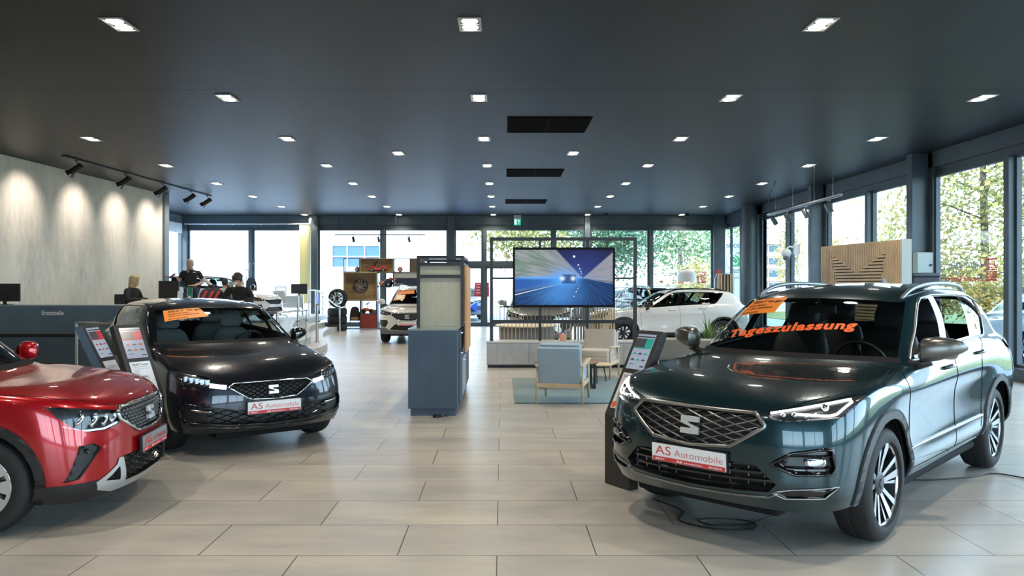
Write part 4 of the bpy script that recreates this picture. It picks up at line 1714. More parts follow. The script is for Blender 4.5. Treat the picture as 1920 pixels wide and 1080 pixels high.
xf = ([-3.85, -2.79, -1.03, -.36, 0, .45, .94], [-3.55, -2.68, -1.10, -.42, 0, .43, .86])
W_FORM = (xf, .975, (ZS, [.24, .33, .50, .68, .79, .92, 1.02, 1.13, 1.42, 1.52]))
form, B = back_car('white coupe SUV seen side-on behind the low concrete cabinet', (3.22, 21.75, 0), (-1, -.03), W_FORM, white, arch_trim=.05, arch_mat=M_BLACK, sill_z=.36, far=False,
                   rim_mat=pmat('black copper rim', (.03, .028, .026), .35, metal=.7), tyre_r=.345, wheel='twin', mirror_mat=M_BLACKGLOSS,
                   rails=[(-1.2, .56, -.005), (-1.35, .57, .03), (-1.9, .58, .035), (-2.6, .56, .03), (-2.9, .54, -.01)], rail_mat=M_BLACKGLOSS, antenna=-2.75)
back_car('silver SUV facing us behind the television wall', (.98, 20.75, 0), (-.06, -1), W_ATECA, silver, arch_trim=.05, sill_z=.33,
         plate=(.905, .57, 0))
back_car('grey-green SUV parked behind the white coupe SUV', (5.75, 24.6, 0), (.35, -.94), W_ATECA, dkgreen, arch_trim=.05, sill_z=.33, rails=[(-1.1, .575, -.005), (-1.25, .58, .045), (-1.9, .60, .05), (-2.6, .57, .045), (-2.85, .555, -.01)])
back_car('white car on the raised office platform behind the standing man', (-7.78, 24.35, .495), (.955, -.297), W_LEON, white, mirror_mat=M_BLACKGLOSS, tyre_r=.317, rim_r=.21, arch_r=.35, half_track=.84)
back_car('bright blue car outside the glass entrance doors', (-1.75, 36.6, 0), (.06, -1), W_ATECA, blue, plate=(.905, .57, 0))
back_car('silver car parked outside behind the television wall', (3.6, 35.5, 0), (-.96, -.28), W_LEON, silver, tyre_r=.317, rim_r=.21, arch_r=.35, half_track=.84)
back_car('pale blue-grey car parked outside the right window', (12.1, 18.6, 0), (.2, 1), W_LEON, car_paint('pale grey', (.50, .56, .58), .4, .3), tyre_r=.317, rim_r=.21, arch_r=.35, half_track=.84)
# ---------------------------------------------------------------- ceiling fittings
ORD = ['first', 'second', 'third', 'fourth', 'fifth', 'sixth', 'seventh', 'eighth', 'ninth']
M_FIXT = pmat('light fitting white grey', (.55, .55, .53), .4)
M_LAMPON = pmat('lamp disc lit', (1, 1, 1), .4, emit=(1.0, .90, .76), estr=26)
LAMP_W = 28.0
lamp_data = bpy.data.lights.new('downlight_beam', 'AREA')
lamp_data.shape = 'DISK'
lamp_data.size = .22
lamp_data.energy = LAMP_W
lamp_data.color = (1.0, .90, .76)
lamp_data.spread = R(125)


def downlight():
    r = thing('ceiling_light', '', 'ceiling light')
    g = MB()
    w, l = .118, .205
    for x0, x1, y0, y1 in ((-w, w, -l, -l + .022), (-w, w, l - .022, l), (-w, -w + .022, -l + .022, l - .022), (w - .022, w, -l + .022, l - .022), (-w + .022, w - .022, -.011, .011)):
        g.box(x0, x1, y0, y1, -.012, .0)
    g.build('light_frame', M_FIXT, r)
    g = MB()
    g.quad((-w + .02, -l + .02, -.003), (w - .02, -l + .02, -.003), (w - .02, l - .02, -.003), (-w + .02, l - .02, -.003))
    g.build('light_housing', M_DARKFRAME, r)
    for sy in (-.098, .098):
        g = MB()
        g.lathe([(.084, -.004), (.080, -.009), (.001, -.010)], 24, Matrix.Translation((0, sy, 0)))
        g.build('lamp', M_LAMPON, r, smooth='all')
    o = bpy.data.objects.new('downlight_beam', lamp_data)
    COL.objects.link(o)
    o.parent = r
    o.location = (0, 0, -.03)
    return r


dl = downlight()
first = True
rows = [(8.13, (-1, 0, 1)), (11.32, (-1, 0, 1, 2)), (14.5, (-2, -1, 0, 1, 2)), (17.74, (-2, -1, 0, 1, 2)), (20.9, (-2, -1, 0, 1, 2)), (23.94, (-2, -1, 0, 1, 2)), (27.04, (-2, -1, 0, 1, 2)), (30.2, (-2, -1, 0, 1, 2))]
for i, (y, ks) in enumerate(rows):
    for j, k in enumerate(ks):
        if first:
            o, first = dl, False
        else:
            o = dup(dl)
        o.location = (-.33 + 3.63 * k, y, CEIL)
        o['label'] = 'recessed twin ceiling spotlight, %s row from the front, %s from the left' % (ORD[i], ORD[j])
        o['group'] = 'recessed twin ceiling spotlights'
for x, w in ((-2.12, 'left'), (1.46, 'right')):
    o = dup(dl, (x, 16.09, CEIL), label='extra recessed twin ceiling spotlight between the third and fourth rows, %s one' % w, group='recessed twin ceiling spotlights')
for y in (4.95, 1.77, -1.4):          # unseen rows over and behind the viewer, added for their light
    for k in (-2, -1, 0, 1, 2):
        dup(dl, (-.33 + 3.63 * k, y, CEIL), label='added recessed twin ceiling spotlight of the unseen rows outside the picture', group='added recessed twin ceiling spotlights outside the picture')

for i, (y0, y1, x0, x1) in enumerate(((12.62, 13.88, .09, 1.46), (18.3, 19.55, .11, 1.46), (24.8, 26.0, .11, 1.44))):
    v = thing('ceiling_vent', 'black ceiling vent of two ribbed grilles, %s from the front' % ('nearest', 'middle', 'farthest')[i] if False else ('nearest and largest looking black ceiling vent of two ribbed grilles', 'middle black ceiling vent of two ribbed grilles', 'farthest and smallest looking black ceiling vent of two ribbed grilles')[i], 'ceiling vent', ((x0 + x1) / 2, (y0 + y1) / 2, CEIL), 0, 'black ceiling vents')
    hw, hl = (x1 - x0) / 2, (y1 - y0) / 2
    for a, b in ((-hw, -.004), (.004, hw)):
        g = MB()
        for q in ((a, b, -hl, -hl + .02), (a, b, hl - .02, hl), (a, a + .02, -hl, hl), (b - .02, b, -hl, hl)):
            g.box(q[0], q[1], q[2], q[3], -.014, 0)
        gf = g.build('grille_frame', pmat('matt black vent', (.006, .006, .006), .95, spec=.05), v)
        g = MB()
        x = a + .03
        while x < b - .03:
            g.box(x, x + .008, -hl + .02, hl - .02, -.010, -.002)
            x += .022
        g.quad((a, -hl, -.0015), (b, -hl, -.0015), (b, hl, -.0015), (a, hl, -.0015))
        g.build('grille_slats', pmat('matt black vent', (.006, .006, .006), .95, spec=.05), gf)

es = thing('exit_sign', 'small green emergency exit sign hanging under the ceiling edge', 'exit sign', (.60, 30.2, 4.05))
g = MB()
g.box(-.14, .14, -.03, .03, .12, .26)
g.build('sign_housing', pmat('sign housing grey', (.5, .52, .52), .5), es)
g = MB()
g.box(-.13, .13, -.012, .012, -.13, .125)
g.build('sign_panel', M_SIGNGREEN, es)
g = MB()
f = lambda u, v, d=-.0145: Vector((u, d, v))
g.add([f(-.115, -.10), f(-.035, -.10), f(-.035, .10), f(-.115, .10)], [(0, 1, 2, 3)])
g.add([f(.045, -.09), f(.065, -.09), f(.065, .03), f(.10, .03), f(.055, .09), f(.01, .03), f(.045, .03)], [tuple(range(7))])
g.build('pictogram', pmat('pictogram white', (.9, .95, .92), .5, emit=(.9, 1, .95), estr=.7), es, fix=False)

M_SPOTBLACK = pmat('spotlight black', (.014, .014, .015), .4)
spot_data = bpy.data.lights.new('wall_spot', 'SPOT')
spot_data.energy = 105
spot_data.spot_size = R(76)
spot_data.spot_blend = 1.0
spot_data.color = (1.0, .85, .75)
spot_data.shadow_soft_size = .05


def track_spot(label, loc, aim, mat, length=.24, r=.065, doors=True, light=None, group=None):
    t = thing('track_spotlight', label, 'spotlight', loc, 0, group)
    d = Vector(aim).normalized()
    M = Matrix.Translation((0, 0, -.17)) @ d.to_track_quat('Z', 'X').to_matrix().to_4x4()
    g = MB()
    g.lathe([(.001, -length / 2), (r * .95, -length / 2), (r, -length / 2 + .01), (r, length / 2), (r * .9, length / 2), (r * .85, length / 2 - .03), (.001, length / 2 - .03)], 24, M)
    body = g.build('spotlight_body', mat, t, smooth=40)
    g = MB()
    g.tube([(0, 0, 0), (0, 0, -.05), (r + .012, 0, -.08), (r + .012, 0, -.17)], .010, 6)
    g.box(-.02, .02, -.06, .06, -.02, .0)
    g.build('spotlight_bracket', mat, t)
    if doors:
        for a in (0, 90, 180, 270):
            g = MB()
            Q = M @ Matrix.Rotation(R(a), 4, 'Z')
            g.add([Q @ Vector(p) for p in ((r * .9, -.05, length / 2), (r * .9, .05, length / 2), (r * 1.5, .06, length / 2 + .09), (r * 1.5, -.06, length / 2 + .09))], [(0, 1, 2, 3)])
            g.build('barn_door', mat, body, fix=False)
    if light:
        o = bpy.data.objects.new('wall_spot', light)
        COL.objects.link(o)
        o.parent = t
        o.location = Vector((0, 0, -.17)) + d * (length / 2 + .02)
        o.rotation_euler = (-d).to_track_quat('Z', 'Y').to_euler()
    return t


g = MB()
pa, pb = Vector((-9.12, 16.3, CEIL - .022)), Vector((-8.78, 23.75, CEIL - .022))
g.tube([pa, pb], .02, 8)
tag(g.build('lighting_track', M_SPOTBLACK), 'long black lighting track on the ceiling beside the concrete wall', 'lighting track')
for i, y in enumerate((16.8, 18.8, 20.65, 22.35, 23.45)):
    t = (y - 16.3) / 7.45
    x = -9.12 + .34 * t
    track_spot('black barn-door spotlight aimed at the concrete wall, %s along the track from the front' % ORD[i], (x, y, CEIL - .04), (-1.25, .05, -.80), M_SPOTBLACK, light=spot_data, group='spotlights of the concrete wall')
# hanging track before the back windows
g = MB()
g.box(-6.45, -2.95, 30.28, 30.32, 3.54, 3.58)
ht = tag(g.build('hanging_lighting_track', M_SPOTBLACK), 'thin black lighting track hanging before the back windows', 'lighting track')
for x in (-6.3, -5.2, -4.1, -3.1):
    g = MB()
    g.tube([(x, 30.3, 3.58), (x, 30.3, CEIL)], .006, 5)
    g.build('suspension_wire', M_SPOTBLACK, ht)
for i, x in enumerate((-5.73, -4.75, -3.58)):
    track_spot('small black spotlight under the track before the back windows, %s from the left' % ORD[i], (x, 30.3, 3.55), (.25, -.3, -1), M_SPOTBLACK, .2, .05, False, group='small spotlights before the back windows')
# silver-grey hanging track at the right windows
M_TRKGREY = pmat('track grey metal', (.22, .25, .27), .35, metal=.6)
g = MB()
g.tube([(7.05, 16.3, 3.50), (7.02, 20.7, 3.47)], .035, 6)
ht = tag(g.build('hanging_lighting_track', M_TRKGREY), 'grey lighting track hanging on wires along the right windows', 'lighting track')
for y in (16.7, 17.7, 19.0, 20.2):
    g = MB()
    g.tube([(7.04, y, 3.53), (7.04, y, CEIL)], .004, 5)
    g.build('suspension_wire', M_STEEL, ht)
g = MB()
g.tube([(7.02, 20.6, 3.53), (7.02, 20.62, 4.0), (7.05, 20.45, 4.15), (7.10, 20.4, CEIL)], .010, 6)
g.build('power_cable', M_BLACK, ht, smooth='all')
for i, y in enumerate((16.9, 18.2, 19.35, 20.3)):
    track_spot('grey spotlight on the hanging track by the right windows, %s from the front' % ORD[i], (7.04, y, 3.452), (.45, -.25, -1), M_TRKGREY, .22, .062, False, group='grey spotlights by the right windows')

# pendant lamps near the back windows
def pendant(label, x, y, zb, rad, col, shade):
    p = thing('pendant_lamp', label, 'pendant lamp', (x, y, 0))
    g = MB()
    g.lathe([(.001, 4.22), (.075, 4.22), (.075, CEIL), (.001, CEIL)], 20)
    g.build('ceiling_canopy', M_BLACK, p, smooth=40)
    g = MB()
    g.tube([(0, 0, zb + .4), (0, 0, 4.24)], .006, 6)
    g.build('lamp_cable', M_BLACK, p)
    g = MB()
    prof = [(rad, zb), (rad * 1.0, zb + .06), (rad * .96, zb + .20), (rad * .90, zb + .32), (rad * .78, zb + .40), (rad * .5, zb + .44), (.02, zb + .45), (.02, zb + .435), (rad * .76, zb + .385), (rad * .88, zb + .31), (rad * .97, zb + .06), (rad * .97, zb)]
    g.lathe(prof, 36)
    g.build('lamp_shade', shade, p, smooth=50)
    return p


M_FELT = pmat('white felt shade', (.66, .66, .64), .8)
pendant('white dome pendant lamp hanging before the right part of the back windows', 7.0, 29.7, 1.75, .35, None, M_FELT)
pendant('pendant lamp on a thin cable, mostly hidden behind the television', 3.93, 29.7, 1.75, .35, None, M_FELT)

# ---------------------------------------------------------------- showroom furniture
M_NAVY = pmat('blue grey laminate', (.055, .092, .138), .5, noise=(3, .12))
M_NAVYTOP = pmat('grey glass top', (.30, .36, .36), .12, coat=.4)
M_OAK = pmat('oak', (.52, .34, .17), .5, noise=(7, .25, (1, 1, .12)))
M_OAKX = pmat('oak board', (.56, .40, .21), .5, noise=(9, .22, (.15, 1, 1)))
M_ORANGEWOOD = pmat('orange wood board', (.72, .36, .13), .5, noise=(8, .15, (1, 1, .15)))
M_BOARD = concrete('pale board', (.58, .55, .42), (.44, .41, .29), 2.2, .6, .25)
M_LOWCAB = concrete('concrete laminate', (.46, .46, .45), (.33, .33, .325), 1.5, .5, 1.0)

du = thing('display_unit', 'blue-grey display cabinet with a black framed board tower standing mid-floor', 'display unit', (-.86, 11.2, 0))
X0, X1 = -1.165 + .86, -.555 + .86
Y0, Y1 = 9.75 - 11.2, 12.75 - 11.2
g = MB()
g.box(X0, X1, Y0, Y1, .09, 1.06)
g.build('cabinet_body', M_NAVY, du, bevel=.004)
g = MB()
g.box(X0 + .03, X1 - .02, Y0 + .02, Y1, 0, .09)
g.build('plinth', M_NAVY, du)
g = MB()
g.box(X0 - .003, X1 + .003, Y0 - .003, Y1, 1.06, 1.085)
g.build('cabinet_top', M_NAVYTOP, du, bevel=.003)
for k, (y0, y1, z0, z1, m) in enumerate(((Y0 + .30, Y0 + .9, .80, 1.04, M_FRAME), (Y0 + .30, Y0 + .9, .12, .78, M_NAVY), (Y0 + .93, Y0 + 1.85, .12, .62, pmat('pale blue front', (.36, .45, .60), .3)), (Y0 + 1.9, Y0 + 2.95, .12, 1.04, M_FRAME))):
    g = MB()
    g.box(X1, X1 + .022, y0, y1, z0, z1)
    d = g.build('drawer_front' if k == 0 else 'cabinet_door', m, du, bevel=.003)
    h = MB()
    h.box(X1 + .022, X1 + .045, (y0 + y1) / 2 - .08, (y0 + y1) / 2 + .08, z1 - .045, z1 - .03)
    h.build('door_handle', M_STEEL, d)
g = MB()
r = .021
TX0, TX1, TY0, TY1, TZ = -1.09 + .86, -.515 + .86, 10.25 - 11.2, 11.65 - 11.2, 2.01
for x in (TX0, TX1):
    for y in (TY0, TY1):
        g.box(x - r, x + r, y - r, y + r, 1.085, TZ)
for z in (TZ - r, 1.90, 1.74):
    for y in (TY0, TY1):
        g.box(TX0 + r, TX1 - r, y - r * .8, y + r * .8, z - r, z + r)
    if z != 1.74:
        for x in (TX0, TX1):
            g.box(x - r * .8, x + r * .8, TY0 + r, TY1 - r, z - r, z + r)
g.build('tower_frame', M_DARKFRAME, du)
g = MB()
g.box(TX0 + .015, TX1 - .02, TY0 + .03, TY0 + .06, 1.086, 1.90)
g.build('board_panel', M_BOARD, du)
g = MB()
g.box(TX0 + .03, TX1 - .03, TY1 - .06, TY1 - .03, 1.086, 1.95)
g.build('board_panel', M_BOARD, du)
g = MB()
g.box(TX1 + .026, TX1 + .055, TY0 + .10, TY1 - .05, .74, 1.88)
g.build('side_board', M_ORANGEWOOD, du, bevel=.003)
g = MB()
g.lathe([(.001, 0), (.05, 0), (.05, .03), (.001, .03)], 16, Matrix.Translation((-.80, 9.66, 0)))
g.tube([(-.78, 9.66, .02), (-.72, 9.62, .012), (-.66, 9.68, .012), (-.70, 9.73, .012)], .008, 6)
tag(g.build('cable_adapter', M_BLACK, smooth=40), 'small black cable adapter lying before the blue-grey cabinet', 'cable')

# television wall
tw = thing('television_wall', 'black metal frame wall with wires standing on the low cabinet', 'partition', (1.22, 15.55, 0))
fx0, fx1, fz0, fz1 = -.205 - 1.22, 2.635 - 1.22, .52, 2.57
g = MB()
b = .034
for x in (fx0, fx1):
    g.box(x - b, x + b, -b, b, fz0, fz1)
for x in (.755 - 1.22, 1.69 - 1.22):
    g.box(x - b * .8, x + b * .8, -b * .8, b * .8, fz0, fz1 - b)
g.box(fx0 + b, fx1 - b, -b, b, fz1 - 2 * b, fz1)
for z in (1.76, .90):
    g.box(fx0 + b, fx1 - b, -b * .9, b * .9, z - b * (.55 if z > 1 else 1), z + b * (.55 if z > 1 else 1))
g.build('wall_frame', M_DARKFRAME, tw)
x = fx0 + .06
while x < fx1 - .05:
    g = MB()
    g.tube([(x, 0, .94), (x, 0, 2.5)], .0028, 4)
    g.build('wire', pmat('partition wire', (.16, .15, .12), .5), tw, fix=False)
    x += .034
tv = thing('television', 'large flat television showing a car in a blue-lit tunnel', 'television', (1.218, 15.44, 1.775))
TW, TH = 2.01, 1.18
g = MB()
g.box(-TW / 2, TW / 2, -.02, .06, -TH / 2, TH / 2)
g.build('television_casing', M_BLACK, tv, bevel=.006)
g = MB()
for q in ((-TW / 2, TW / 2, TH / 2 - .05, TH / 2), (-TW / 2, TW / 2, -TH / 2, -TH / 2 + .05), (-TW / 2, -TW / 2 + .045, -TH / 2 + .05, TH / 2 - .05), (TW / 2 - .045, TW / 2, -TH / 2 + .05, TH / 2 - .05)):
    g.box(q[0], q[1], -.035, -.02, q[2], q[3])
g.build('television_bezel', pmat('matt black bezel', (.006, .006, .007), .6, spec=.2), tv, bevel=.003)


def screen_mat():
    """tunnel picture on the lit screen, drawn by nodes in the screen's own coordinates"""
    m = bpy.data.materials.new('television picture')
    m.use_nodes = True
    n, l = m.node_tree.nodes, m.node_tree.links
    bsdf = n['Principled BSDF']
    t = n.new('ShaderNodeTexCoord')
    s = n.new('ShaderNodeSeparateXYZ')
    l.new(t.outputs['Object'], s.inputs[0])

    def mt(op, a, b=None, c=None, clamp=False):
        q = n.new('ShaderNodeMath')
        q.operation = op
        q.use_clamp = clamp
        for i, v in enumerate((a, b, c)):
            if v is None:
                continue
            if isinstance(v, (int, float)):
                q.inputs[i].default_value = v
            else:
                l.new(v, q.inputs[i])
        return q.outputs[0]

    def mix(fac, a, b):
        q = n.new('ShaderNodeMix')
        q.data_type = 'RGBA'
        l.new(fac, q.inputs[0])
        for i, v in ((6, a), (7, b)):
            if isinstance(v, tuple):
                q.inputs[i].default_value = (*v, 1)
            else:
                l.new(v, q.inputs[i])
        return q.outputs[2]
    u = mt('SUBTRACT', s.outputs['X'], .37)          # relative to the vanishing point of the tunnel
    v = mt('SUBTRACT', s.outputs['Z'], -.015)
    ang = mt('ARCTAN2', v, u)                          # direction from the vanishing point
    rad = mt('SQRT', mt('ADD', mt('MULTIPLY', u, u), mt('MULTIPLY', v, v)))

    def step(x, a, b):
        q = n.new('ShaderNodeMapRange')
        q.interpolation_type = 'SMOOTHSTEP'
        l.new(x, q.inputs[0])
        q.inputs[1].default_value = a
        q.inputs[2].default_value = b
        return q.outputs[0]
    nz = n.new('ShaderNodeTexNoise')
    cb = n.new('ShaderNodeCombineXYZ')
    l.new(mt('MULTIPLY', ang, 7.0), cb.inputs[0])
    l.new(mt('MULTIPLY', rad, .6), cb.inputs[1])
    l.new(cb.outputs[0], nz.inputs['Vector'])
    nz.inputs['Scale'].default_value = 3
    nz.inputs['Detail'].default_value = 4
    road = mix(step(nz.outputs[0], .35, .7), (.003, .014, .06), (.012, .07, .26))
    bluew = step(u, -.1, -1.0)
    wall = mix(bluew, (.24, .24, .32), (.15, .23, .17))
    wall = mix(step(nz.outputs[0], .4, .62), wall, (.30, .33, .36))
    ceil_ = mix(step(rad, .1, .9), (.02, .035, .20), (.006, .006, .03))
    # angle in the upper half: ceiling wedge between about 45 and 128 degrees
    wedge = mt('MULTIPLY', step(ang, .68, .74), step(ang, 2.36, 2.30))
    up = mix(wedge, wall, ceil_)
    # lower right wall band, dark kerb on the left
    isroad = step(ang, -.10, -.16)
    isroad2 = mt('MULTIPLY', isroad, step(ang, -2.98, -2.92))
    lowleft = step(ang, -2.98, -3.05)
    col_ = mix(isroad2, up, road)
    col_ = mix(mt('MULTIPLY', step(v, .01, .0), mt('MULTIPLY', step(u, -.02, -.1), mt('SUBTRACT', 1.0, isroad2))), col_, (.02, .10, .38))
    # white edge lines and the dashed centre line
    for a0, w_, lo, hi, dash in ((-2.90, .012, .2, 1.6, False), (-.17, .01, .15, 1.0, False), (-2.02, .045, .12, .42, True)):
        d = mt('ABSOLUTE', mt('SUBTRACT', ang, a0))
        k_ = mt('MULTIPLY', step(d, w_, w_ * .4), mt('MULTIPLY', step(rad, lo, lo + .02), step(rad, hi, hi - .02)))
        if dash:
            k_ = mt('MULTIPLY', k_, step(mt('SINE', mt('DIVIDE', 6.0, rad)), .0, .3))
        col_ = mix(k_, col_, (.55, .62, .72))
    # lamps of the tunnel
    for px_, pz_, r_ in ((.20, .41, .022), (.285, .245, .014), (.315, .17, .012), (.335, .12, .010), (.345, .08, .009)):
        du_ = mt('SUBTRACT', s.outputs['X'], px_)
        dv_ = mt('SUBTRACT', s.outputs['Z'], pz_)
        d = mt('SQRT', mt('ADD', mt('MULTIPLY', du_, du_), mt('MULTIPLY', dv_, dv_)))
        col_ = mix(step(d, r_ * 1.4, r_ * .6), col_, (.9, .95, 1.0))
    # the car: dark blue body between glaring lights with a long horizontal streak
    du_ = mt('SUBTRACT', s.outputs['X'], .10)
    dv_ = mt('SUBTRACT', s.outputs['Z'], -.03)
    body = mt('MULTIPLY', step(mt('ABSOLUTE', du_), .15, .12), step(mt('ABSOLUTE', dv_), .10, .075))
    for cx, cz, sx, sz, st_ in ((-.03, -.03, .30, .22, .85), (.18, -.03, .16, .16, .6), (-.40, -.01, .9, .035, .85), (-.10, -.34, .55, .34, .5), (-.03, -.02, .055, .05, 1.), (.18, -.02, .05, .05, 1.)):
        a_ = mt('DIVIDE', mt('SUBTRACT', s.outputs['X'], cx), sx)
        b_ = mt('DIVIDE', mt('SUBTRACT', s.outputs['Z'], cz), sz)
        e_ = mt('EXPONENT', mt('MULTIPLY', mt('ADD', mt('MULTIPLY', a_, a_), mt('MULTIPLY', b_, b_)), -1.6))
        if st_ == 1. and cx < 0:
            col_ = mix(mt('MULTIPLY', body, .85), col_, (.006, .05, .16))
        col_ = mix(mt('MULTIPLY', e_, st_), col_, (.10, .40, 1.0) if st_ < 1 else (.8, .95, 1.0))
    bsdf.inputs['Base Color'].default_value = (.01, .01, .01, 1)
    bsdf.inputs['Roughness'].default_value = .4
    bsdf.inputs['Specular IOR Level'].default_value = .15
    l.new(col_, bsdf.inputs['Emission Color'])
    bsdf.inputs['Emission Strength'].default_value = 1.0
    return m


g = MB()
g.quad((-TW / 2 + .045, -.024, -TH / 2 + .05), (TW / 2 - .045, -.024, -TH / 2 + .05), (TW / 2 - .045, -.024, TH / 2 - .05), (-TW / 2 + .045, -.024, TH / 2 - .05))
g.build('screen', screen_mat(), tv, fix=False)

lc = thing('low_cabinet', 'long low concrete-look cabinet under the television', 'cabinet', (1.4, 15.65, 0))
g = MB()
g.box(-1.70, 1.70, -.25, .25, .06, .49)
g.build('cabinet_body', M_LOWCAB, lc)
g = MB()
g.box(-1.68, 1.68, -.22, .24, 0, .06)
g.build('plinth', M_BLACK, lc)
g = MB()
g.box(-1.71, 1.71, -.275, .26, .49, .52)
g.build('cabinet_top', pmat('pale cabinet top', (.52, .51, .48), .4), lc, bevel=.003)
xs = [-1.70, -1.49, -.87, -.25, .37, .99, 1.70]
for a, b2 in zip(xs[:-1], xs[1:]):
    g = MB()
    g.box(a + .003, b2 - .003, -.27, -.25, .07, .485)
    g.build('cabinet_door', M_LOWCAB, lc, bevel=.002)

rd = thing('reed_diffuser', 'coral pink reed diffuser with black sticks on the low cabinet', 'diffuser', (1.21, 15.62, .52))
g = MB()
g.prism(rrect(.115, .115, .015), lambda u, v, d: Vector((u, v, d)), 0, .125)
g.build('diffuser_bottle', pmat('coral ceramic', (.78, .32, .22), .45), rd, bevel=.008, smooth=40)
g = MB()
g.lathe([(.02, .12), (.02, .15), (.001, .15)], 12)
g.build('bottle_neck', M_WHITE, rd)
for dx, dy in ((-.055, .0), (.03, .02), (.055, -.01), (-.02, -.02)):
    g = MB()
    g.tube([(0, 0, .14), (dx, dy, .36)], .004, 5)
    g.build('reed_stick', M_BLACK, rd)

# slatted wooden screen and round table behind the low cabinet
ss = thing('slat_screen', 'screen of upright wooden slats standing behind the low cabinet', 'screen', (1.95, 16.5, 0))
M_SLATW = pmat('slat wood', (.50, .36, .20), .5, noise=(6, .2, (1, 1, .1)))
M_SLATD = pmat('slat wood dark', (.20, .12, .07), .5, noise=(6, .2, (1, 1, .1)))
x = -.42
k = 0
while x < .42:
    g = MB()
    g.box(x, x + .032, -.03, .03, .02, 1.14)
    g.build('slat', M_SLATD if k < 4 else M_SLATW, ss)
    x += .058
    k += 1
g = MB()
g.box(-.44, .46, -.035, .035, 0, .03)
g.build('screen_foot', M_BLACK, ss)
x = -.02
k = 0
sp = thing('slat_partition', 'row of thin beige upright slats on the low cabinet under the television', 'partition', (.7, 15.74, .52))
while x < 1.55:
    g = MB()
    g.box(x - .72, x - .705, -.012, .012, 0, .66)
    g.build('slat', pmat('beige slat', (.48, .43, .33), .6), sp)
    x += .078
g = MB()
g.box(-.75, .83, -.014, .014, .66, .68)
g.build('slat_rail', M_DARKFRAME, sp)
rt = thing('meeting_table', 'round grey tub table with a light top behind the low cabinet', 'table', (.55, 17.6, 0))
g = MB()
g.lathe([(.001, .70), (.68, .70), (.70, .715), (.70, .73), (.68, .74), (.001, .74)], 40)
g.build('table_top', pmat('pale table top', (.60, .52, .38), .4), rt, smooth=40)
g = MB()
g.lathe([(.55, .0), (.60, .25), (.62, .66), (.60, .70)], 40)
g.build('table_drum', pmat('warm grey drum', (.16, .155, .15), .7), rt, smooth=40)

# rug
g = MB()
RX0, RX1, RY0, RY1 = .175, 3.3, 10.76, 13.62
g.box(RX0, RX1, RY0, RY1, .001, .014)


def rug_mat():
    m = bpy.data.materials.new('teal rug')
    m.use_nodes = True
    n, l = m.node_tree.nodes, m.node_tree.links
    b = n['Principled BSDF']
    b.inputs['Roughness'].default_value = .95
    b.inputs['Sheen Weight'].default_value = .3
    t = n.new('ShaderNodeTexCoord')
    s = n.new('ShaderNodeSeparateXYZ')
    l.new(t.outputs['Object'], s.inputs[0])
    mp = n.new('ShaderNodeMapping')
    mp.inputs['Scale'].default_value = (.6, 2.2, 1)
    l.new(t.outputs['Object'], mp.inputs[0])
    nz = n.new('ShaderNodeTexNoise')
    nz.inputs['Scale'].default_value = 1.4
    nz.inputs['Detail'].default_value = 8
    l.new(mp.outputs[0], nz.inputs['Vector'])
    # diagonal wash from grey green to petrol blue, woven into the rug
    a = n.new('ShaderNodeMath')
    a.operation = 'MULTIPLY_ADD'
    l.new(s.outputs['Y'], a.inputs[0])
    a.inputs[1].default_value = -.22
    a.inputs[2].default_value = 2.95
    a2 = n.new('ShaderNodeMath')
    a2.operation = 'MULTIPLY_ADD'
    l.new(s.outputs['X'], a2.inputs[0])
    a2.inputs[1].default_value = .16
    l.new(a.outputs[0], a2.inputs[2])
    a3 = n.new('ShaderNodeMath')
    a3.operation = 'MULTIPLY_ADD'
    l.new(nz.outputs[0], a3.inputs[0])
    a3.inputs[1].default_value = .9
    l.new(a2.outputs[0], a3.inputs[2])
    r = n.new('ShaderNodeValToRGB')
    r.color_ramp.elements[0].position = .55
    r.color_ramp.elements[0].color = (.115, .15, .105, 1)
    r.color_ramp.elements[1].position = 1.0
    r.color_ramp.elements[1].color = (.035, .15, .20, 1)
    q = r.color_ramp.elements.new(.78)
    q.color = (.07, .14, .13, 1)
    sc = n.new('ShaderNodeMath')
    sc.operation = 'MULTIPLY'
    l.new(a3.outputs[0], sc.inputs[0])
    sc.inputs[1].default_value = .72
    l.new(sc.outputs[0], r.inputs[0])
    l.new(r.outputs[0], b.inputs['Base Color'])
    return m


tag(g.build('rug', rug_mat(), bevel=.005), 'large teal and grey-green rug under the armchairs', 'rug')


def cushion(mb, cx, cy, cz, w, d, h, rx=0., r=.035):
    M = Matrix.Translation((cx, cy, cz)) @ Matrix.Rotation(rx, 4, 'X')
    rings = []
    for k_, s_ in ((-.5, .90), (-.44, .97), (-.25, 1.), (.25, 1.), (.44, .97), (.5, .90)):
        rings.append([M @ Vector((u * (.985 if abs(k_) == .5 else 1), v * s_ if False else v, k_ * h)) for u, v in rrect(w * (.975 if abs(k_) > .45 else 1), d * (.975 if abs(k_) > .45 else 1), r)])
    mb.loft(rings)


M_LEGWOOD = pmat('ash wood', (.60, .47, .30), .45, noise=(8, .12, (1, 1, .15)))


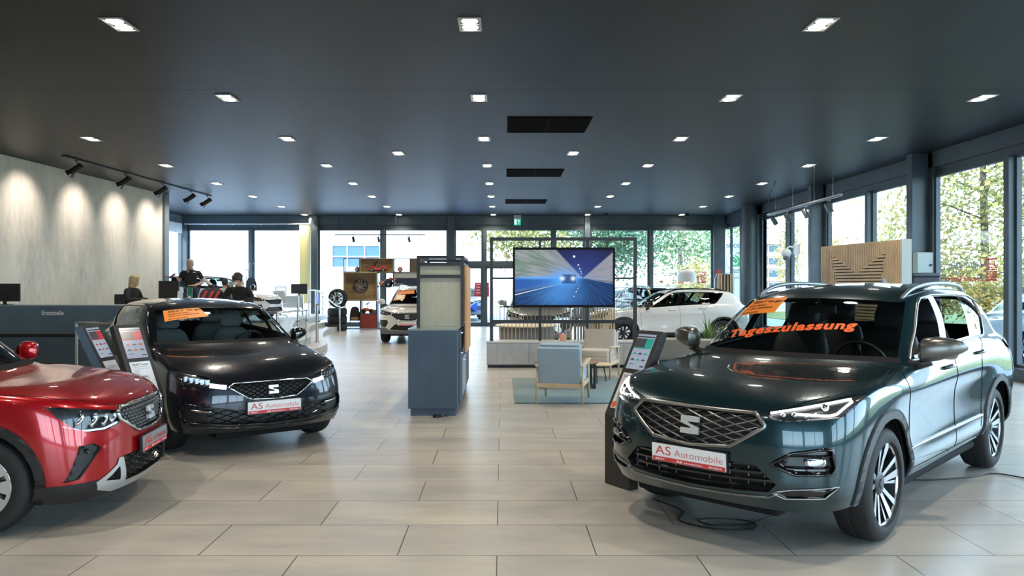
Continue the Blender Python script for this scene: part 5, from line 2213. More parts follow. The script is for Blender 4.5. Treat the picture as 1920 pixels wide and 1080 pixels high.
def armchair(label, loc, rz, fabric):
    """lounge chair; local +y is the way it faces"""
    a = thing('armchair', label, 'armchair', loc, rz)
    for sx in (-1, 1):
        g = MB()
        x = sx * .31
        g.tube([(x, -.40, 0), (x, -.36, .30), (x, -.33, .52)], [.016, .02, .016], 8)
        g.build('rear_leg', M_LEGWOOD, a, smooth='all')
        g = MB()
        g.tube([(x, .34, 0), (x, .31, .30), (x, .29, .53)], [.016, .02, .016], 8)
        g.build('front_leg', M_LEGWOOD, a, smooth='all')
        g = MB()
        g.loft([[Vector((x + dx * w, y, z + dz)) for dx, dz in ((-1, -.012), (1, -.012), (1, .012), (-1, .012))] for y, z, w in ((-.42, .515, .022), (-.1, .53, .028), (.25, .55, .034), (.38, .555, .030))])
        g.build('armrest', M_LEGWOOD, a, bevel=.008)
        g = MB()
        g.box(x - .013, x + .013, -.36, .31, .235, .295)
        g.build('side_rail', M_LEGWOOD, a, bevel=.004)
    for y in (-.365, .30):
        g = MB()
        g.box(-.30, .30, y - .012, y + .012, .215, .275)
        g.build('cross_rail', M_LEGWOOD, a, bevel=.004)
    g = MB()
    cushion(g, 0, .03, .33, .58, .66, .10)
    g.build('seat_base', fabric, a, smooth=60)
    g = MB()
    cushion(g, 0, .05, .435, .57, .62, .12)
    g.build('seat_cushion', fabric, a, smooth=60)
    g = MB()
    cushion(g, 0, -.375, .52, .60, .07, .50, R(12), .03)
    g.build('backrest', fabric, a, smooth=60)
    g = MB()
    cushion(g, 0, -.27, .60, .57, .13, .44, R(12), .05)
    g.build('back_cushion', fabric, a, smooth=60)
    return a


M_FABB = pmat('blue grey fabric', (.33, .45, .56), .9, bump=(120, .25), noise=(60, .06), sheen=.2)
M_FABW = pmat('cream fabric', (.50, .46, .40), .9, bump=(120, .25), noise=(60, .05), sheen=.2)
armchair('blue-grey armchair with ash frame, back turned to us', (.865, 11.0, .014), R(-13), M_FABB)
armchair('cream armchair with ash frame facing us by the low cabinet', (1.66, 13.75, .014), R(180 - 20), M_FABW)
ct = thing('coffee_table', 'round brown coffee table between the two armchairs', 'table', (1.02, 12.45, .014))
g = MB()
g.lathe([(.001, .385), (.50, .385), (.52, .40), (.52, .41), (.50, .415), (.001, .415)], 40)
g.build('table_top', pmat('brown oak', (.26, .16, .085), .4, noise=(5, .2, (1, .2, 1))), ct, smooth=40)
for sx in (-.33, .42):
    g = MB()
    for y in (-.25, .25):
        g.box(sx - .018, sx + .018, y - .018, y + .018, 0, .385)
    g.box(sx - .018, sx + .018, -.25, .25, 0, .03)
    g.box(sx - .018, sx + .018, -.25, .25, .355, .385)
    g.build('table_leg', M_BLACK, ct)
st = thing('side_table', 'lower light wood side table tucked beside the brown coffee table', 'table', (1.56, 13.06, .0))
g = MB()
g.lathe([(.001, .30), (.26, .30), (.28, .31), (.28, .32), (.26, .325), (.001, .325)], 32)
g.build('table_top', M_LEGWOOD, st, smooth=40)
for a in (.5, 2.6, 4.7):
    g = MB()
    g.tube([(.16 * math.cos(a), .16 * math.sin(a), .30), (.22 * math.cos(a), .22 * math.sin(a), 0)], .012, 6)
    g.build('table_leg', M_BLACK, st)

# grey sofa end and plant behind the green SUV
of = thing('ottoman', 'grey upholstered seat block standing behind the green car bonnet', 'seat', (3.35, 14.0, 0), R(-25))
g = MB()
cushion(g, 0, 0, .48, 1.1, .55, .36, 0, .05)
g.build('seat_body', pmat('warm grey fabric', (.26, .25, .24), .9), of, smooth=60)
g = MB()
g.box(-.5, .5, -.24, .24, .04, .30)
g.build('seat_base', pmat('teal cushion', (.05, .12, .17), .8), of, bevel=.02)
for sx in (-.45, .45):
    g = MB()
    g.box(sx - .02, sx + .02, -.2, .2, 0, .06)
    g.build('foot', M_BLACK, of)

# kiosks
M_PERF = pmat('black perforated metal', (.020, .020, .020), .55)


def perf_mat():
    m = M_PERF
    n, l = m.node_tree.nodes, m.node_tree.links
    b = n['Principled BSDF']
    t = n.new('ShaderNodeTexCoord')
    br = n.new('ShaderNodeTexBrick')
    br.inputs['Scale'].default_value = 1
    br.inputs['Brick Width'].default_value = .028
    br.inputs['Row Height'].default_value = .012
    br.inputs['Mortar Size'].default_value = .0035
    br.inputs['Color1'].default_value = br.inputs['Color2'].default_value = (.004, .004, .004, 1)
    br.inputs['Mortar'].default_value = (.045, .043, .04, 1)
    mp = n.new('ShaderNodeMapping')
    mp.inputs['Rotation'].default_value = (R(90), 0, 0)
    l.new(t.outputs['Object'], mp.inputs[0])
    l.new(mp.outputs[0], br.inputs['Vector'])
    l.new(br.outputs['Color'], b.inputs['Base Color'])


perf_mat()
M_SCREENBG = pmat('kiosk screen', (.05, .05, .06), .15, emit=(.36, .42, .52), estr=.75)
M_SCRDARK = pmat('kiosk screen dark', (.02, .02, .02), .2, emit=(.05, .05, .06), estr=.8)
M_SCRRED = pmat('kiosk screen red', (.05, .01, .01), .2, emit=(.45, .03, .04), estr=.8)
M_SCRGREEN = pmat('kiosk screen green', (.01, .05, .04), .2, emit=(.02, .33, .25), estr=.8)
M_SCRTEXT = pmat('kiosk screen bar', (.05, .05, .05), .2, emit=(.65, .68, .72), estr=.9)
M_SIDEBLUE = pmat('blue grey kiosk side', (.09, .15, .20), .5)


def kiosk(label, base, w, lean, title, price, accent, side_mat=None, sheet_dot=None):
    """slanted info stand: base = lower left front corner, w = unit vector along its width, lean = the way it leans back"""
    rz = math.atan2(w[1], w[0])
    k = thing('info_kiosk', label, 'info stand', (base[0], base[1], 0), rz)
    # local: x along the width, y backwards, z up
    Wd = .30
    prof = [(0, 0), (0, .57), (.36, 1.25), (.42, 1.225), (.10, .56), (.10, 0)]
    g = MB()
    g.prism(prof, lambda a, b, d: Vector((d, a, b)), 0, Wd)
    g.build('stand_body', M_PERF, k, bevel=.006)
    if side_mat:
        g = MB()
        g.prism([(a * .98 + .003, b * .995) for a, b in prof], lambda a, b, d: Vector((d, a, b)), -.004, -.001)
        g.build('side_panel', side_mat, k)
    L = math.hypot(.36, .68)
    e = Vector((0, .36 / L, .68 / L))
    nrm = Vector((0, -.68 / L, .36 / L))

    def f(u, v, d=0.):
        return Vector((u, 0, .57)) + e * v + nrm * (d + .007)
    mm = [M_SCREENBG, M_SCRDARK, accent, M_SCRTEXT]
    g = MB()
    g.prism([(.045, .415), (.255, .415), (.255, .73), (.045, .73)], f, -.004, .0)
    sc = g.build('screen', M_SCREENBG, k)
    g = MB()
    rc = lambda a, b, c, d, m: g.add([f(a, c, .0015), f(b, c, .0015), f(b, d, .0015), f(a, d, .0015)], [(0, 1, 2, 3)], m)
    rc(.045, .255, .70, .712, 1)
    rc(.045, .17, .60, .69, 1)
    rc(.17, .255, .60, .69, 2)
    rc(.045, .17, .60, .61, 2)
    for r_ in range(2):
        for c_ in range(3):
            x, y = .065 + c_ * .064, .545 - r_ * .055
            g.add([f(x + a * .045, y + b * .018, .002) for a, b in ((0, 0), (1, 0), (1, .45), (.75, .6), (.6, 1), (.3, 1), (.15, .55), (0, .4))], [tuple(range(8))], 1 if (r_ + c_) % 2 else 2)
    rc(.065, .12, .455, .46, 1)
    rc(.20, .245, .435, .447, 1)
    g.build('screen_picture', mm, sc, fix=False)
    g = MB()
    g.prism([(.045, .06), (.255, .06), (.255, .375), (.045, .375)], f, -.004, .0005)
    sh = g.build('price_sheet', M_WHITE, k)
    g = MB()
    ft = lambda u, v: f(u, v, .0015)
    put_text(g, title, ft, w=.165 if len(title) < 13 else .19, h=.022, x=.065, y=.335, bold=.01)
    put_text(g, price[0], ft, h=.012, x=.075, y=.272)
    put_text(g, price[1], ft, h=.012, x=.075, y=.250, m=1)
    put_text(g, price[2], ft, h=.024, x=.095, y=.205, bold=.01)
    for j in range(9):
        v = .185 - j * .0095
        g.add([ft(.075, v), ft(.075 + .13 - .03 * ((j * 7) % 3), v), ft(.075 + .13 - .03 * ((j * 7) % 3), v + .003), ft(.075, v + .003)], [(0, 1, 2, 3)], 2)
    for v in (.318, .30):
        g.add([ft(.065, v), ft(.235, v), ft(.235, v + .003), ft(.065, v + .003)], [(0, 1, 2, 3)], 2)
    if price[3]:
        put_text(g, price[3], ft, h=.026, x=.235, y=.075, align='R', bold=.01)
    if sheet_dot:
        g.add([ft(.075 + .028 * math.cos(t), .092 + .028 * math.sin(t)) for t in [2 * math.pi * q / 20 for q in range(20)]], [tuple(range(20))], 3)
    g.build('lettering', [M_BLACKTEXT, M_REDTEXT, pmat('grey print', (.35, .35, .36), .6), pmat('orange dot', (.9, .18, .05), .5)], sh, fix=False)
    return k


kiosk('black slanted info stand before the dark green SUV', (.845, 6.46), (.53, -.85), (.85, .53), 'SEAT Tarraco', ('50.160,-', '-7.170,-', '43.', ''), M_SCRGREEN, sheet_dot=True)
kiosk('black slanted info stand before the dark grey hatchback', (-3.36, 7.20), (.53, .85), (-.85, .53), 'SEAT Leon', ('30.395,-', '-3.700,-', '26.990,-', '299.-'), M_SCRRED)
kiosk('narrow-looking slanted info stand with blue side behind the red bonnet', (-3.60, 7.36), (.05, .999), (-1, .05), '', ('', '', '', ''), M_SCRRED, M_SIDEBLUE)
# ---------------------------------------------------------------- raised office platform on the left
M_STEP = pmat('step stone', (.46, .44, .40), .4, noise=(2, .12))
EDGE = [(-7.4, 14.78), (-5.9, 14.78), (-5.0, 15.2), (-4.48, 16.4), (-4.27, 18.1), (-4.40, 19.8), (-4.92, 21.7), (-5.42, 23.8), (-5.70, 25.6), (-5.74, 27.35)]
EDGE = smooth_poly(EDGE, 6, False)


def inset(P, d):
    out = []
    for i in range(len(P)):
        a, b = Vector(P[max(i - 1, 0)]), Vector(P[min(i + 1, len(P) - 1)])
        t = (b - a).normalized()
        n = Vector((-t.y, t.x))
        q = Vector(P[i]) + n * d
        out.append((q.x, q.y))
    out[0] = (P[0][0], P[0][1] + d)
    out[-1] = (out[-1][0], P[-1][1])
    return out


for k, d in enumerate((0, .42, .84)):
    P = inset(EDGE, d)
    wx = lambda y: -11.21 + (y - YF) * (1.15 / 29.1) + .02
    if k == 2:
        P = P + [(-6.58, 30.64), (XL + .05, 30.64), (XL + .05, 23.65), (-10.02, 23.65), (wx(14.78), P[0][1])]
    else:
        P = P + [(-7.0, 27.35), (-7.0, 25.0), (-7.6, 20.0), (-7.6, P[0][1])]
    g = MB()
    g.prism(P, lambda u, v, q: Vector((u, v, q)), .165 * k, .165 * (k + 1))
    struct(g.build('floor_platform' if k == 2 else 'floor_step', M_STEP))
PZ = .495

ctr = thing('reception_counter', 'blue-grey spare parts counter in front of the concrete wall', 'counter', (-8.7, 14.45, 0))
g = MB()
g.box(-1.69, 1.84, -.22, .28, 0, .68)
g.build('counter_base', pmat('counter base laminate', (.085, .13, .175), .5, noise=(3, .12)), ctr)
g = MB()
g.box(-1.69, 1.84, -.20, .28, .68, .74)
g.build('shadow_gap', M_BLACK, ctr)
g = MB()
g.box(-1.69, 1.84, -.24, .28, .74, 1.235)
g.build('counter_front', pmat('blue grey laminate lighter', (.125, .185, .235), .45, noise=(3, .12)), ctr)
g = MB()
g.box(-1.70, 1.86, -.26, .30, 1.235, 1.262)
g.build('counter_top', pmat('counter top grey', (.20, .25, .28), .35), ctr, bevel=.004)
g = MB()
put_text(g, 'Ersatzteile', lambda u, v: Vector((u, -.2415, v)), w=.40, h=.078, x=.37, y=1.085, bold=.03)
g.build('lettering', M_WHITETEXT, ctr, fix=False)


def monitor(label, loc, rz, w=.54, h=.33, screen=None, name='monitor', back=None):
    """flat screen on a foot; local -y is the screen side"""
    m = thing(name, label, 'monitor', loc, rz)
    g = MB()
    g.box(-w / 2, w / 2, -.015, .02, .06, .06 + h)
    g.build('monitor_casing', back or M_BLACK, m, bevel=.006)
    g = MB()
    g.quad((-w / 2 + .012, -.0165, .075), (w / 2 - .012, -.0165, .075), (w / 2 - .012, -.0165, .05 + h), (-w / 2 + .012, -.0165, .05 + h))
    g.build('screen', screen or M_BLACKGLOSS, m, fix=False)
    g = MB()
    g.box(-.03, .03, .02, .045, .0, .20)
    g.box(-.11, .11, -.07, .10, 0, .012)
    g.build('monitor_foot', M_BLACK, m, bevel=.003)
    return m


monitor('black monitor seen from behind on the blue-grey counter', (-9.22, 14.6, 1.262), R(178), screen=M_SCREENBG)
g = MB()
g.box(-.045, .045, -.004, .004, 0, .12)
ls = tag(g.build('light_switch', M_WHITE, loc=(-10.37, 16.28, 1.75), bevel=.003), 'white wall switch on the concrete wall above the counter monitor', 'switch')
ls.rotation_euler = (0, 0, R(-88))


def desk(label, loc, rz, w, d, top, legs=M_STEEL, h=.75):
    t = thing('desk', label, 'desk', loc, rz)
    g = MB()
    g.box(-w / 2, w / 2, -d / 2, d / 2, h - .03, h)
    g.build('desk_top', top, t, bevel=.004)
    for sx in (-1, 1):
        g = MB()
        x = sx * (w / 2 - .06)
        g.box(x - .03, x + .03, -d / 2 + .05, d / 2 - .05, 0, .03)
        g.box(x - .03, x + .03, -d / 2 + .05, -d / 2 + .10, .03, h - .03)
        g.box(x - .03, x + .03, d / 2 - .10, d / 2 - .05, .03, h - .03)
        g.build('desk_leg', legs, t)
    g = MB()
    g.box(-w / 2 + .1, w / 2 - .1, d / 2 - .08, d / 2 - .06, .3, h - .03)
    g.build('modesty_panel', top, t)
    return t


M_DESKW = pmat('white desk', (.72, .72, .70), .35)
desk('office desk with the green card between blonde woman and woman with tissue', (-7.25, 18.7, PZ), 0, 2.3, .8, M_DESKW)
desk('white office desk before the yellow blind', (-7.98, 28.2, PZ), 0, 1.6, .8, M_DESKW)
monitor('dark monitor seen from behind on the desk beside the green card', (-7.95, 18.75, PZ + .75), R(176), .50, .42)
monitor('blue-grey monitor turned sideways beside the woman with the tissue', (-6.47, 18.75, PZ + .75), R(118), .50, .40, back=pmat('blue grey casing', (.20, .28, .31), .4))
monitor('monitor seen from behind on the white desk before the yellow blind', (-7.28, 28.2, PZ + .75), R(180), .58, .36)
lp = thing('laptop', 'open laptop with dark frame on the white desk', 'laptop', (-7.95, 28.1, PZ + .75))
g = MB()
g.box(-.19, .19, -.13, .12, 0, .018)
g.build('laptop_base', M_STEEL, lp)
g = MB()
for q in ((-.20, .20, .30, .325), (-.20, -.18, .02, .30), (.18, .20, .02, .30), (-.20, .20, .018, .04)):
    g.box(q[0], q[1], .12, .135, q[2], q[3])
g.build('screen_frame', M_BLACK, lp)
g = MB()
g.quad((-.18, .128, .04), (.18, .128, .04), (.18, .128, .30), (-.18, .128, .30))
g.build('screen', pmat('laptop screen', (.3, .3, .3), .2, emit=(.8, .85, .9), estr=.8), lp, fix=False)
cd = tag(MB().add([(-.07, 0, 0), (.07, 0, 0), (.07, .02, .30), (0, .02, .36), (-.07, .02, .30), (-.07, .05, 0), (.07, .05, 0)], [(0, 1, 2, 3, 4), (5, 4, 3, 2, 6)]).build('desk_card', pmat('card green', (.01, .16, .11), .5), loc=(-7.33, 18.42, PZ + .75), fix=False), 'green house-shaped display card standing on the office desk', 'card')
g = MB()
g.add([(-.05, -.001, .03), (.05, -.001, .03), (.03, .0015, .11), (.0, .002, .14), (-.03, .0015, .10)], [tuple(range(5))])
g.build('card_print', M_WHITE, cd, fix=False)
g = MB()
g.add([(-.06, -.001, .02), (-.055, -.001, .02), (-.055, .0185, .295), (-.06, .0185, .295), (.055, -.001, .02), (.06, -.001, .02), (.06, .0185, .295), (.055, .0185, .295)], [(0, 1, 2, 3), (4, 5, 6, 7)])
g.build('card_border', M_WHITE, cd, fix=False)
cd = tag(MB().add([(-.06, 0, 0), (.06, 0, 0), (.06, .03, .24), (-.06, .03, .24), (-.06, .07, 0), (.06, .07, 0)], [(0, 1, 2, 3), (4, 5, 2, 3)]).build('desk_card', pmat('card pale blue', (.55, .66, .78), .5), loc=(-7.56, 18.42, PZ + .75), fix=False), 'pale blue and white display card beside the green card', 'card')
g = MB()
g.add([(-.02, .004, .03), (.02, .004, .03), (.035, .014, .11), (-.01, .012, .09)], [(0, 1, 2, 3)])
g.build('card_print', M_BLACK, cd, fix=False)


def office_chair(label, loc, rz, mat):
    """swivel chair; faces local -y"""
    c = thing('office_chair', label, 'chair', loc, rz)
    g = MB()
    cushion(g, 0, 0, .45, .46, .44, .06, 0, .08)
    g.build('seat', mat, c, smooth=60)
    g = MB()
    g.loft([[Vector((x, .20 + .05 * (z - .5) + .04 * (1 - (x / .23) ** 2) * 0 + dy - .05 * abs(x / .23) ** 2, z)) for x, dy in ((-w, 0), (-w / 2, .0), (0, 0), (w / 2, 0), (w, 0), (w, .025), (w / 2, .025), (0, .025), (-w / 2, .025), (-w, .025))] for z, w in ((.50, .20), (.60, .23), (.80, .23), (.90, .21), (.93, .17))])
    g.build('backrest', mat, c, smooth='all')
    g = MB()
    g.tube([(0, 0, .08), (0, 0, .42)], .025, 10)
    g.tube([(0, .15, .43), (0, .24, .46), (0, .24, .60)], .015, 8)
    g.build('gas_column', M_STEEL, c, smooth='all')
    for i in range(5):
        a = 2 * math.pi * i / 5 + .3
        g = MB()
        g.tube([(0, 0, .10), (.28 * math.cos(a), .28 * math.sin(a), .07)], [.022, .014], 8)
        g.sphere((.28 * math.cos(a), .28 * math.sin(a), .033), .033, 10, 8)
        g.build('base_arm', M_STEEL, c, smooth='all')
    return c


M_CHAIRW = pmat('off white chair', (.62, .61, .57), .5)
office_chair('off-white swivel chair at the white desk, its back to us', (-7.68, 27.2, PZ), R(180), M_CHAIRW)
office_chair('black office chair under the blonde woman', (-8.25, 17.35, PZ), R(84), M_BLACK)
office_chair('black office chair of the woman holding a tissue', (-5.97, 17.95, PZ), R(0), M_BLACK)
office_chair('dark office chair left of the man in the white shirt', (-7.95, 19.75, PZ), R(60), M_BLACK)
office_chair('office chair under the man in the white shirt', (-7.13, 20.2, PZ), R(205), M_BLACK)

# coat stand with two coats
cs = thing('coat_stand', 'steel coat stand with curved hooks before the left back window', 'coat stand', (-8.85, 27.2, PZ))
g = MB()
g.tube([(0, 0, .02), (0, 0, 1.72)], .022, 10)
g.lathe([(.001, .03), (.20, .02), (.20, 0), (.001, 0)], 24)
g.build('stand_pole', M_STEEL, cs, smooth=40)
for i in range(6):
    a = 2 * math.pi * i / 6 + .3
    for z0, rr, hh in ((1.62, .23, .26), (1.35, .16, .05)):
        g = MB()
        g.tube([(0, 0, z0), (.5 * rr * math.cos(a), .5 * rr * math.sin(a), z0 + .3 * hh), (rr * math.cos(a), rr * math.sin(a), z0 + hh)], .009, 6)
        g.sphere((rr * math.cos(a), rr * math.sin(a), z0 + hh), .016, 8, 6)
        g.build('coat_hook', M_STEEL, cs, smooth='all')
for lab, x, y, m, w in (('beige coat hanging on the coat stand', -9.04, 27.05, pmat('beige cloth', (.50, .43, .30), .9), .16), ('dark coat hanging on the coat stand', -8.66, 27.1, pmat('dark cloth', (.03, .035, .05), .9), .19)):
    g = MB()
    g.loft([[Vector((w * s_ * math.cos(t) * (1 + .12 * math.cos(5 * t)), .10 * s_ * math.sin(t), z)) for t in [2 * math.pi * i / 20 for i in range(20)]] for z, s_ in ((1.40, .25), (1.34, .6), (1.2, .9), (.9, 1.0), (.62, 1.05))])
    tag(g.build('coat', m, loc=(x, y, PZ), smooth='all'), lab, 'coat')
bagm = thing('sports_bag', 'dark jacket bundle with red stripes on the desk behind the cards', 'bag', (-6.95, 18.8, PZ + .75))
g = MB()
g.loft([[Vector((.30 * s_ * math.cos(t) * (1 + .06 * math.sin(3 * t)), .16 * s_ * math.sin(t), z)) for t in [2 * math.pi * i / 24 for i in range(24)]] for z, s_ in ((0, .9), (.08, 1.0), (.18, .95), (.26, .75), (.30, .45))])
g.build('bundle_body', pmat('dark cloth', (.03, .035, .05), .9), bagm, smooth='all')
for x in (-.16, .0, .14):
    g = MB()
    g.loft([[Vector((x + dx + k * .03, -.165 * s_ - .006, z)) for dx in (-.03, .03)] + [Vector((x + .03 + k * .03, -.165 * s_ + .01, z)), Vector((x - .03 + k * .03, -.165 * s_ + .01, z))] for k, (z, s_) in enumerate(((.06, .92), (.12, .93), (.18, .88), (.24, .72)))])
    g.build('red_stripe', M_RED, bagm, smooth=40)

# blinds and curtain rail at the back left windows
g = MB()
g.tube([(-12.3, 30.42, 3.99), (-7.42, 30.42, 3.99)], .022, 8)
rl = tag(g.build('curtain_rail', M_WHITE, smooth='all'), 'white curtain rail over the two left back windows', 'curtain rail')
for x in (-11.6, -10.5, -9.4, -8.3):
    g = MB()
    g.box(x - .02, x + .02, 30.42, 30.72, 3.975, 4.005)
    g.build('rail_bracket', M_WHITE, rl)
bl = thing('vertical_blind', 'yellow vertical blind gathered beside the left back window', 'blind', (-7.63, 30.45, 0))
for i in range(9):
    g = MB()
    x = -.19 + i * .047
    g.add([(x - .02, -.03, .9), (x + .02, .03, .9), (x + .02, .03, 3.96), (x - .02, -.03, 3.96), (x - .018, -.033, .9), (x + .022, .027, .9), (x + .022, .027, 3.96), (x - .018, -.033, 3.96)], [(0, 1, 2, 3), (7, 6, 5, 4), (0, 4, 5, 1), (2, 6, 7, 3)])
    g.build('blind_slat', pmat('yellow blind', (.80, .70, .42), .8), bl)
bl = thing('vertical_blind', 'white vertical blind over the left side window', 'blind', (XL + .12, 28.9, 0))
for i in range(14):
    g = MB()
    y = -1.3 + i * .2
    g.box(-.012, .012, y, y + .17, 3.62, 4.0)
    g.build('blind_slat', M_WHITE, bl)
sc_ = thing('security_camera', 'white security camera at the end of the white curtain rail', 'camera', (-7.36, 30.3, 4.1))
g = MB()
g.lathe([(.001, -.16), (.06, -.15), (.085, -.08), (.085, .02), (.06, .10), (.001, .11)], 20)
g.build('camera_body', M_WHITE, sc_, smooth='all')
g = MB()
g.box(-.02, .02, .0, .36, -.02, .02)
g.build('camera_arm', M_WHITE, sc_)

# railings
def railing(label, posts, zb, zt, slope=None, glass=True, name='railing'):
    r = thing(name, label, 'railing', (0, 0, 0))
    for (x, y), b, t in zip(posts, zb, zt):
        g = MB()
        g.tube([(x, y, b), (x, y, t - .0)], .024, 10)
        g.lathe([(.001, b + .012), (.05, b + .012), (.055, b)], 16, Matrix.Translation((x, y, 0)))
        g.build('rail_post', M_STEEL, r, smooth=50)
    g = MB()
    pts = [Vector((x, y, t)) for (x, y), t in zip(posts, zt)]
    g.tube(pts, .024, 10)
    for p in pts:
        g.sphere(p, .026, 10, 6)
    g.build('handrail', M_STEEL, r, smooth='all')
    if glass:
        for k in range(len(posts) - 1):
            a, b = Vector((*posts[k], 0)), Vector((*posts[k + 1], 0))
            d = (b - a).normalized() * .07
            a2, b2 = a + d, b - d
            n = Vector((-d.y, d.x, 0)).normalized() * .005
            g = MB()
            vs = []
            for s_ in (-1, 1):
                vs += [a2 + n * s_ + Vector((0, 0, zb[k] + .10)), b2 + n * s_ + Vector((0, 0, zb[k + 1] + .10)), b2 + n * s_ + Vector((0, 0, zt[k + 1] - .10)), a2 + n * s_ + Vector((0, 0, zt[k] - .10))]
            g.add(vs, [(0, 1, 2, 3), (7, 6, 5, 4), (0, 4, 5, 1), (1, 5, 6, 2), (2, 6, 7, 3), (3, 7, 4, 0)])
            gl = g.build('glass_panel', M_CLEARGLASS, r)
            g = MB()
            for p, q in ((a2, 1), (b2, -1)):
                for f_ in (.25, .75):
                    z = zb[k] + (zt[k] - zb[k]) * f_
                    c = p - d.normalized() * .035 * q
                    g.box(c.x - .035, c.x + .035, c.y - .02, c.y + .02, z - .02, z + .02)
            g.build('glass_clamp', M_STEEL, gl)
    return r


railing('steel handrail with glass panel beside the dark hatchback mirror', [(-4.30, 15.45), (-4.16, 16.0), (-4.10, 16.75)] if False else [(-4.62, 16.15), (-4.44, 17.1), (-4.40, 17.7)], [.165, .165, .165], [1.06, 1.06, 1.06])
g = MB()
sp_ = thing('railing_post', 'single upright steel post on the lowest curved step', 'post', (-4.72, 20.05, .165))
g.tube([(0, 0, 0), (0, 0, .95)], .035, 12)
g.lathe([(.001, .014), (.075, .014), (.08, 0)], 20)
g.build('post_tube', M_STEEL, sp_, smooth=50)
g = MB()
g.tube([(-.03, .0, .93), (.05, -.02, .97)], .03, 10)
g.build('post_cap', M_STEEL, sp_, smooth=50)
r = railing('sloping steel handrail leading up to the office platform before the tyres', [(-5.45, 26.4), (-5.62, 26.75), (-6.55, 27.9), (-6.95, 28.25)], [0, 0, PZ, PZ], [.90, .90, 1.43, 1.43], glass=False)
for o in list(r.children):
    if o.name.startswith('rail_post') and abs(o.data.vertices[0].co.y - 26.75) < .06:
        bpy.data.objects.remove(o)
railing('glass balustrade at the end of the platform behind the tyres', [(-6.75, 28.45), (-6.68, 29.3), (-6.64, 30.3)], [PZ] * 3, [1.42] * 3)
railing('steel tube railing with glass standing before the blue-grey counter', [(-7.07, 13.05), (-5.95, 13.05)], [0, 0], [1.0, 1.0])

# ---------------------------------------------------------------- people
M_SKIN = pmat('skin', (.52, .30, .21), .55)
M_EYE = pmat('eye dark', (.03, .02, .02), .4)
M_LIP = pmat('lips', (.38, .14, .12), .5)


def skin_mesh(nodes, edges, rad, root, sub=2):
    """grow a surface round a skeleton; nodes {name: xyz}, rad {name: r or (rx, ry)}"""
    names = list(nodes)
    me = bpy.data.meshes.new('figure')
    me.from_pydata([nodes[k] for k in names], [(names.index(a), names.index(b)) for a, b in edges], [])
    ob = bpy.data.objects.new('figure', me)
    COL.objects.link(ob)
    md = ob.modifiers.new('skin', 'SKIN')
    md.use_smooth_shade = True
    md.branch_smoothing = .6
    for i, k in enumerate(names):
        r_ = rad[k]
        me.skin_vertices[0].data[i].radius = r_ if isinstance(r_, tuple) else (r_, r_)
        me.skin_vertices[0].data[i].use_root = (k == root)
    s_ = ob.modifiers.new('sub', 'SUBSURF')
    s_.levels = s_.render_levels = sub
    bpy.context.view_layer.update()
    dg = bpy.context.evaluated_depsgraph_get()
    out = bpy.data.meshes.new_from_object(ob.evaluated_get(dg), depsgraph=dg)
    bpy.data.objects.remove(ob)
    bpy.data.meshes.remove(me)
    vs = [tuple(v.co) for v in out.vertices]
    fs = [tuple(p.vertices) for p in out.polygons]
    bpy.data.meshes.remove(out)
    return vs, fs


def head_geo(mb, M, m_skin=0, m_eye=1, m_lip=2):
    """head of about 0.23 m, chin at z=0, facing local -y"""
    rows = [(0, .022, .020, -.045), (.012, .040, .036, -.035), (.035, .054, .058, -.022), (.07, .064, .078, -.012), (.11, .071, .090, -.004), (.15, .074, .095, .0), (.185, .068, .090, .004), (.21, .052, .072, .006), (.228, .028, .040, .006), (.233, .006, .008, .006)]
    n = 20
    mb.loft([[M @ Vector((rx * math.cos(t), cy + ry * math.sin(t), z)) for t in [2 * math.pi * i / n for i in range(n)]] for z, rx, ry, cy in rows], m_skin)
    mb.loft([[M @ Vector((x * w, y, z)) for x, y in ((-1, -.078), (1, -.078), (.55, -.078 - d), (-.55, -.078 - d))] for z, w, d in ((.062, .017, .012), (.072, .018, .028), (.085, .012, .022), (.115, .008, .012))], m_skin)
    for s_ in (-1, 1):
        mb.sphere(M @ Vector((s_ * .030, -.082, .118)), .010, 8, 6, (1, .6, .7), m_eye)
        mb.loft([[M @ Vector((s_ * (.070 + dx), .0 + y, .11 + z)) for y, z in ((-.018, .03), (.012, .03), (.016, 0), (.004, -.03), (-.014, -.02))] for dx in (0, .012)], m_skin)
    mb.loft([[M @ Vector((x, -.086 + abs(x) * .25, .042 + dz)) for dz in (-.005, .005)] + [M @ Vector((x, -.070, .047)), M @ Vector((x, -.070, .037))] for x in (-.022, 0, .022)], m_lip)


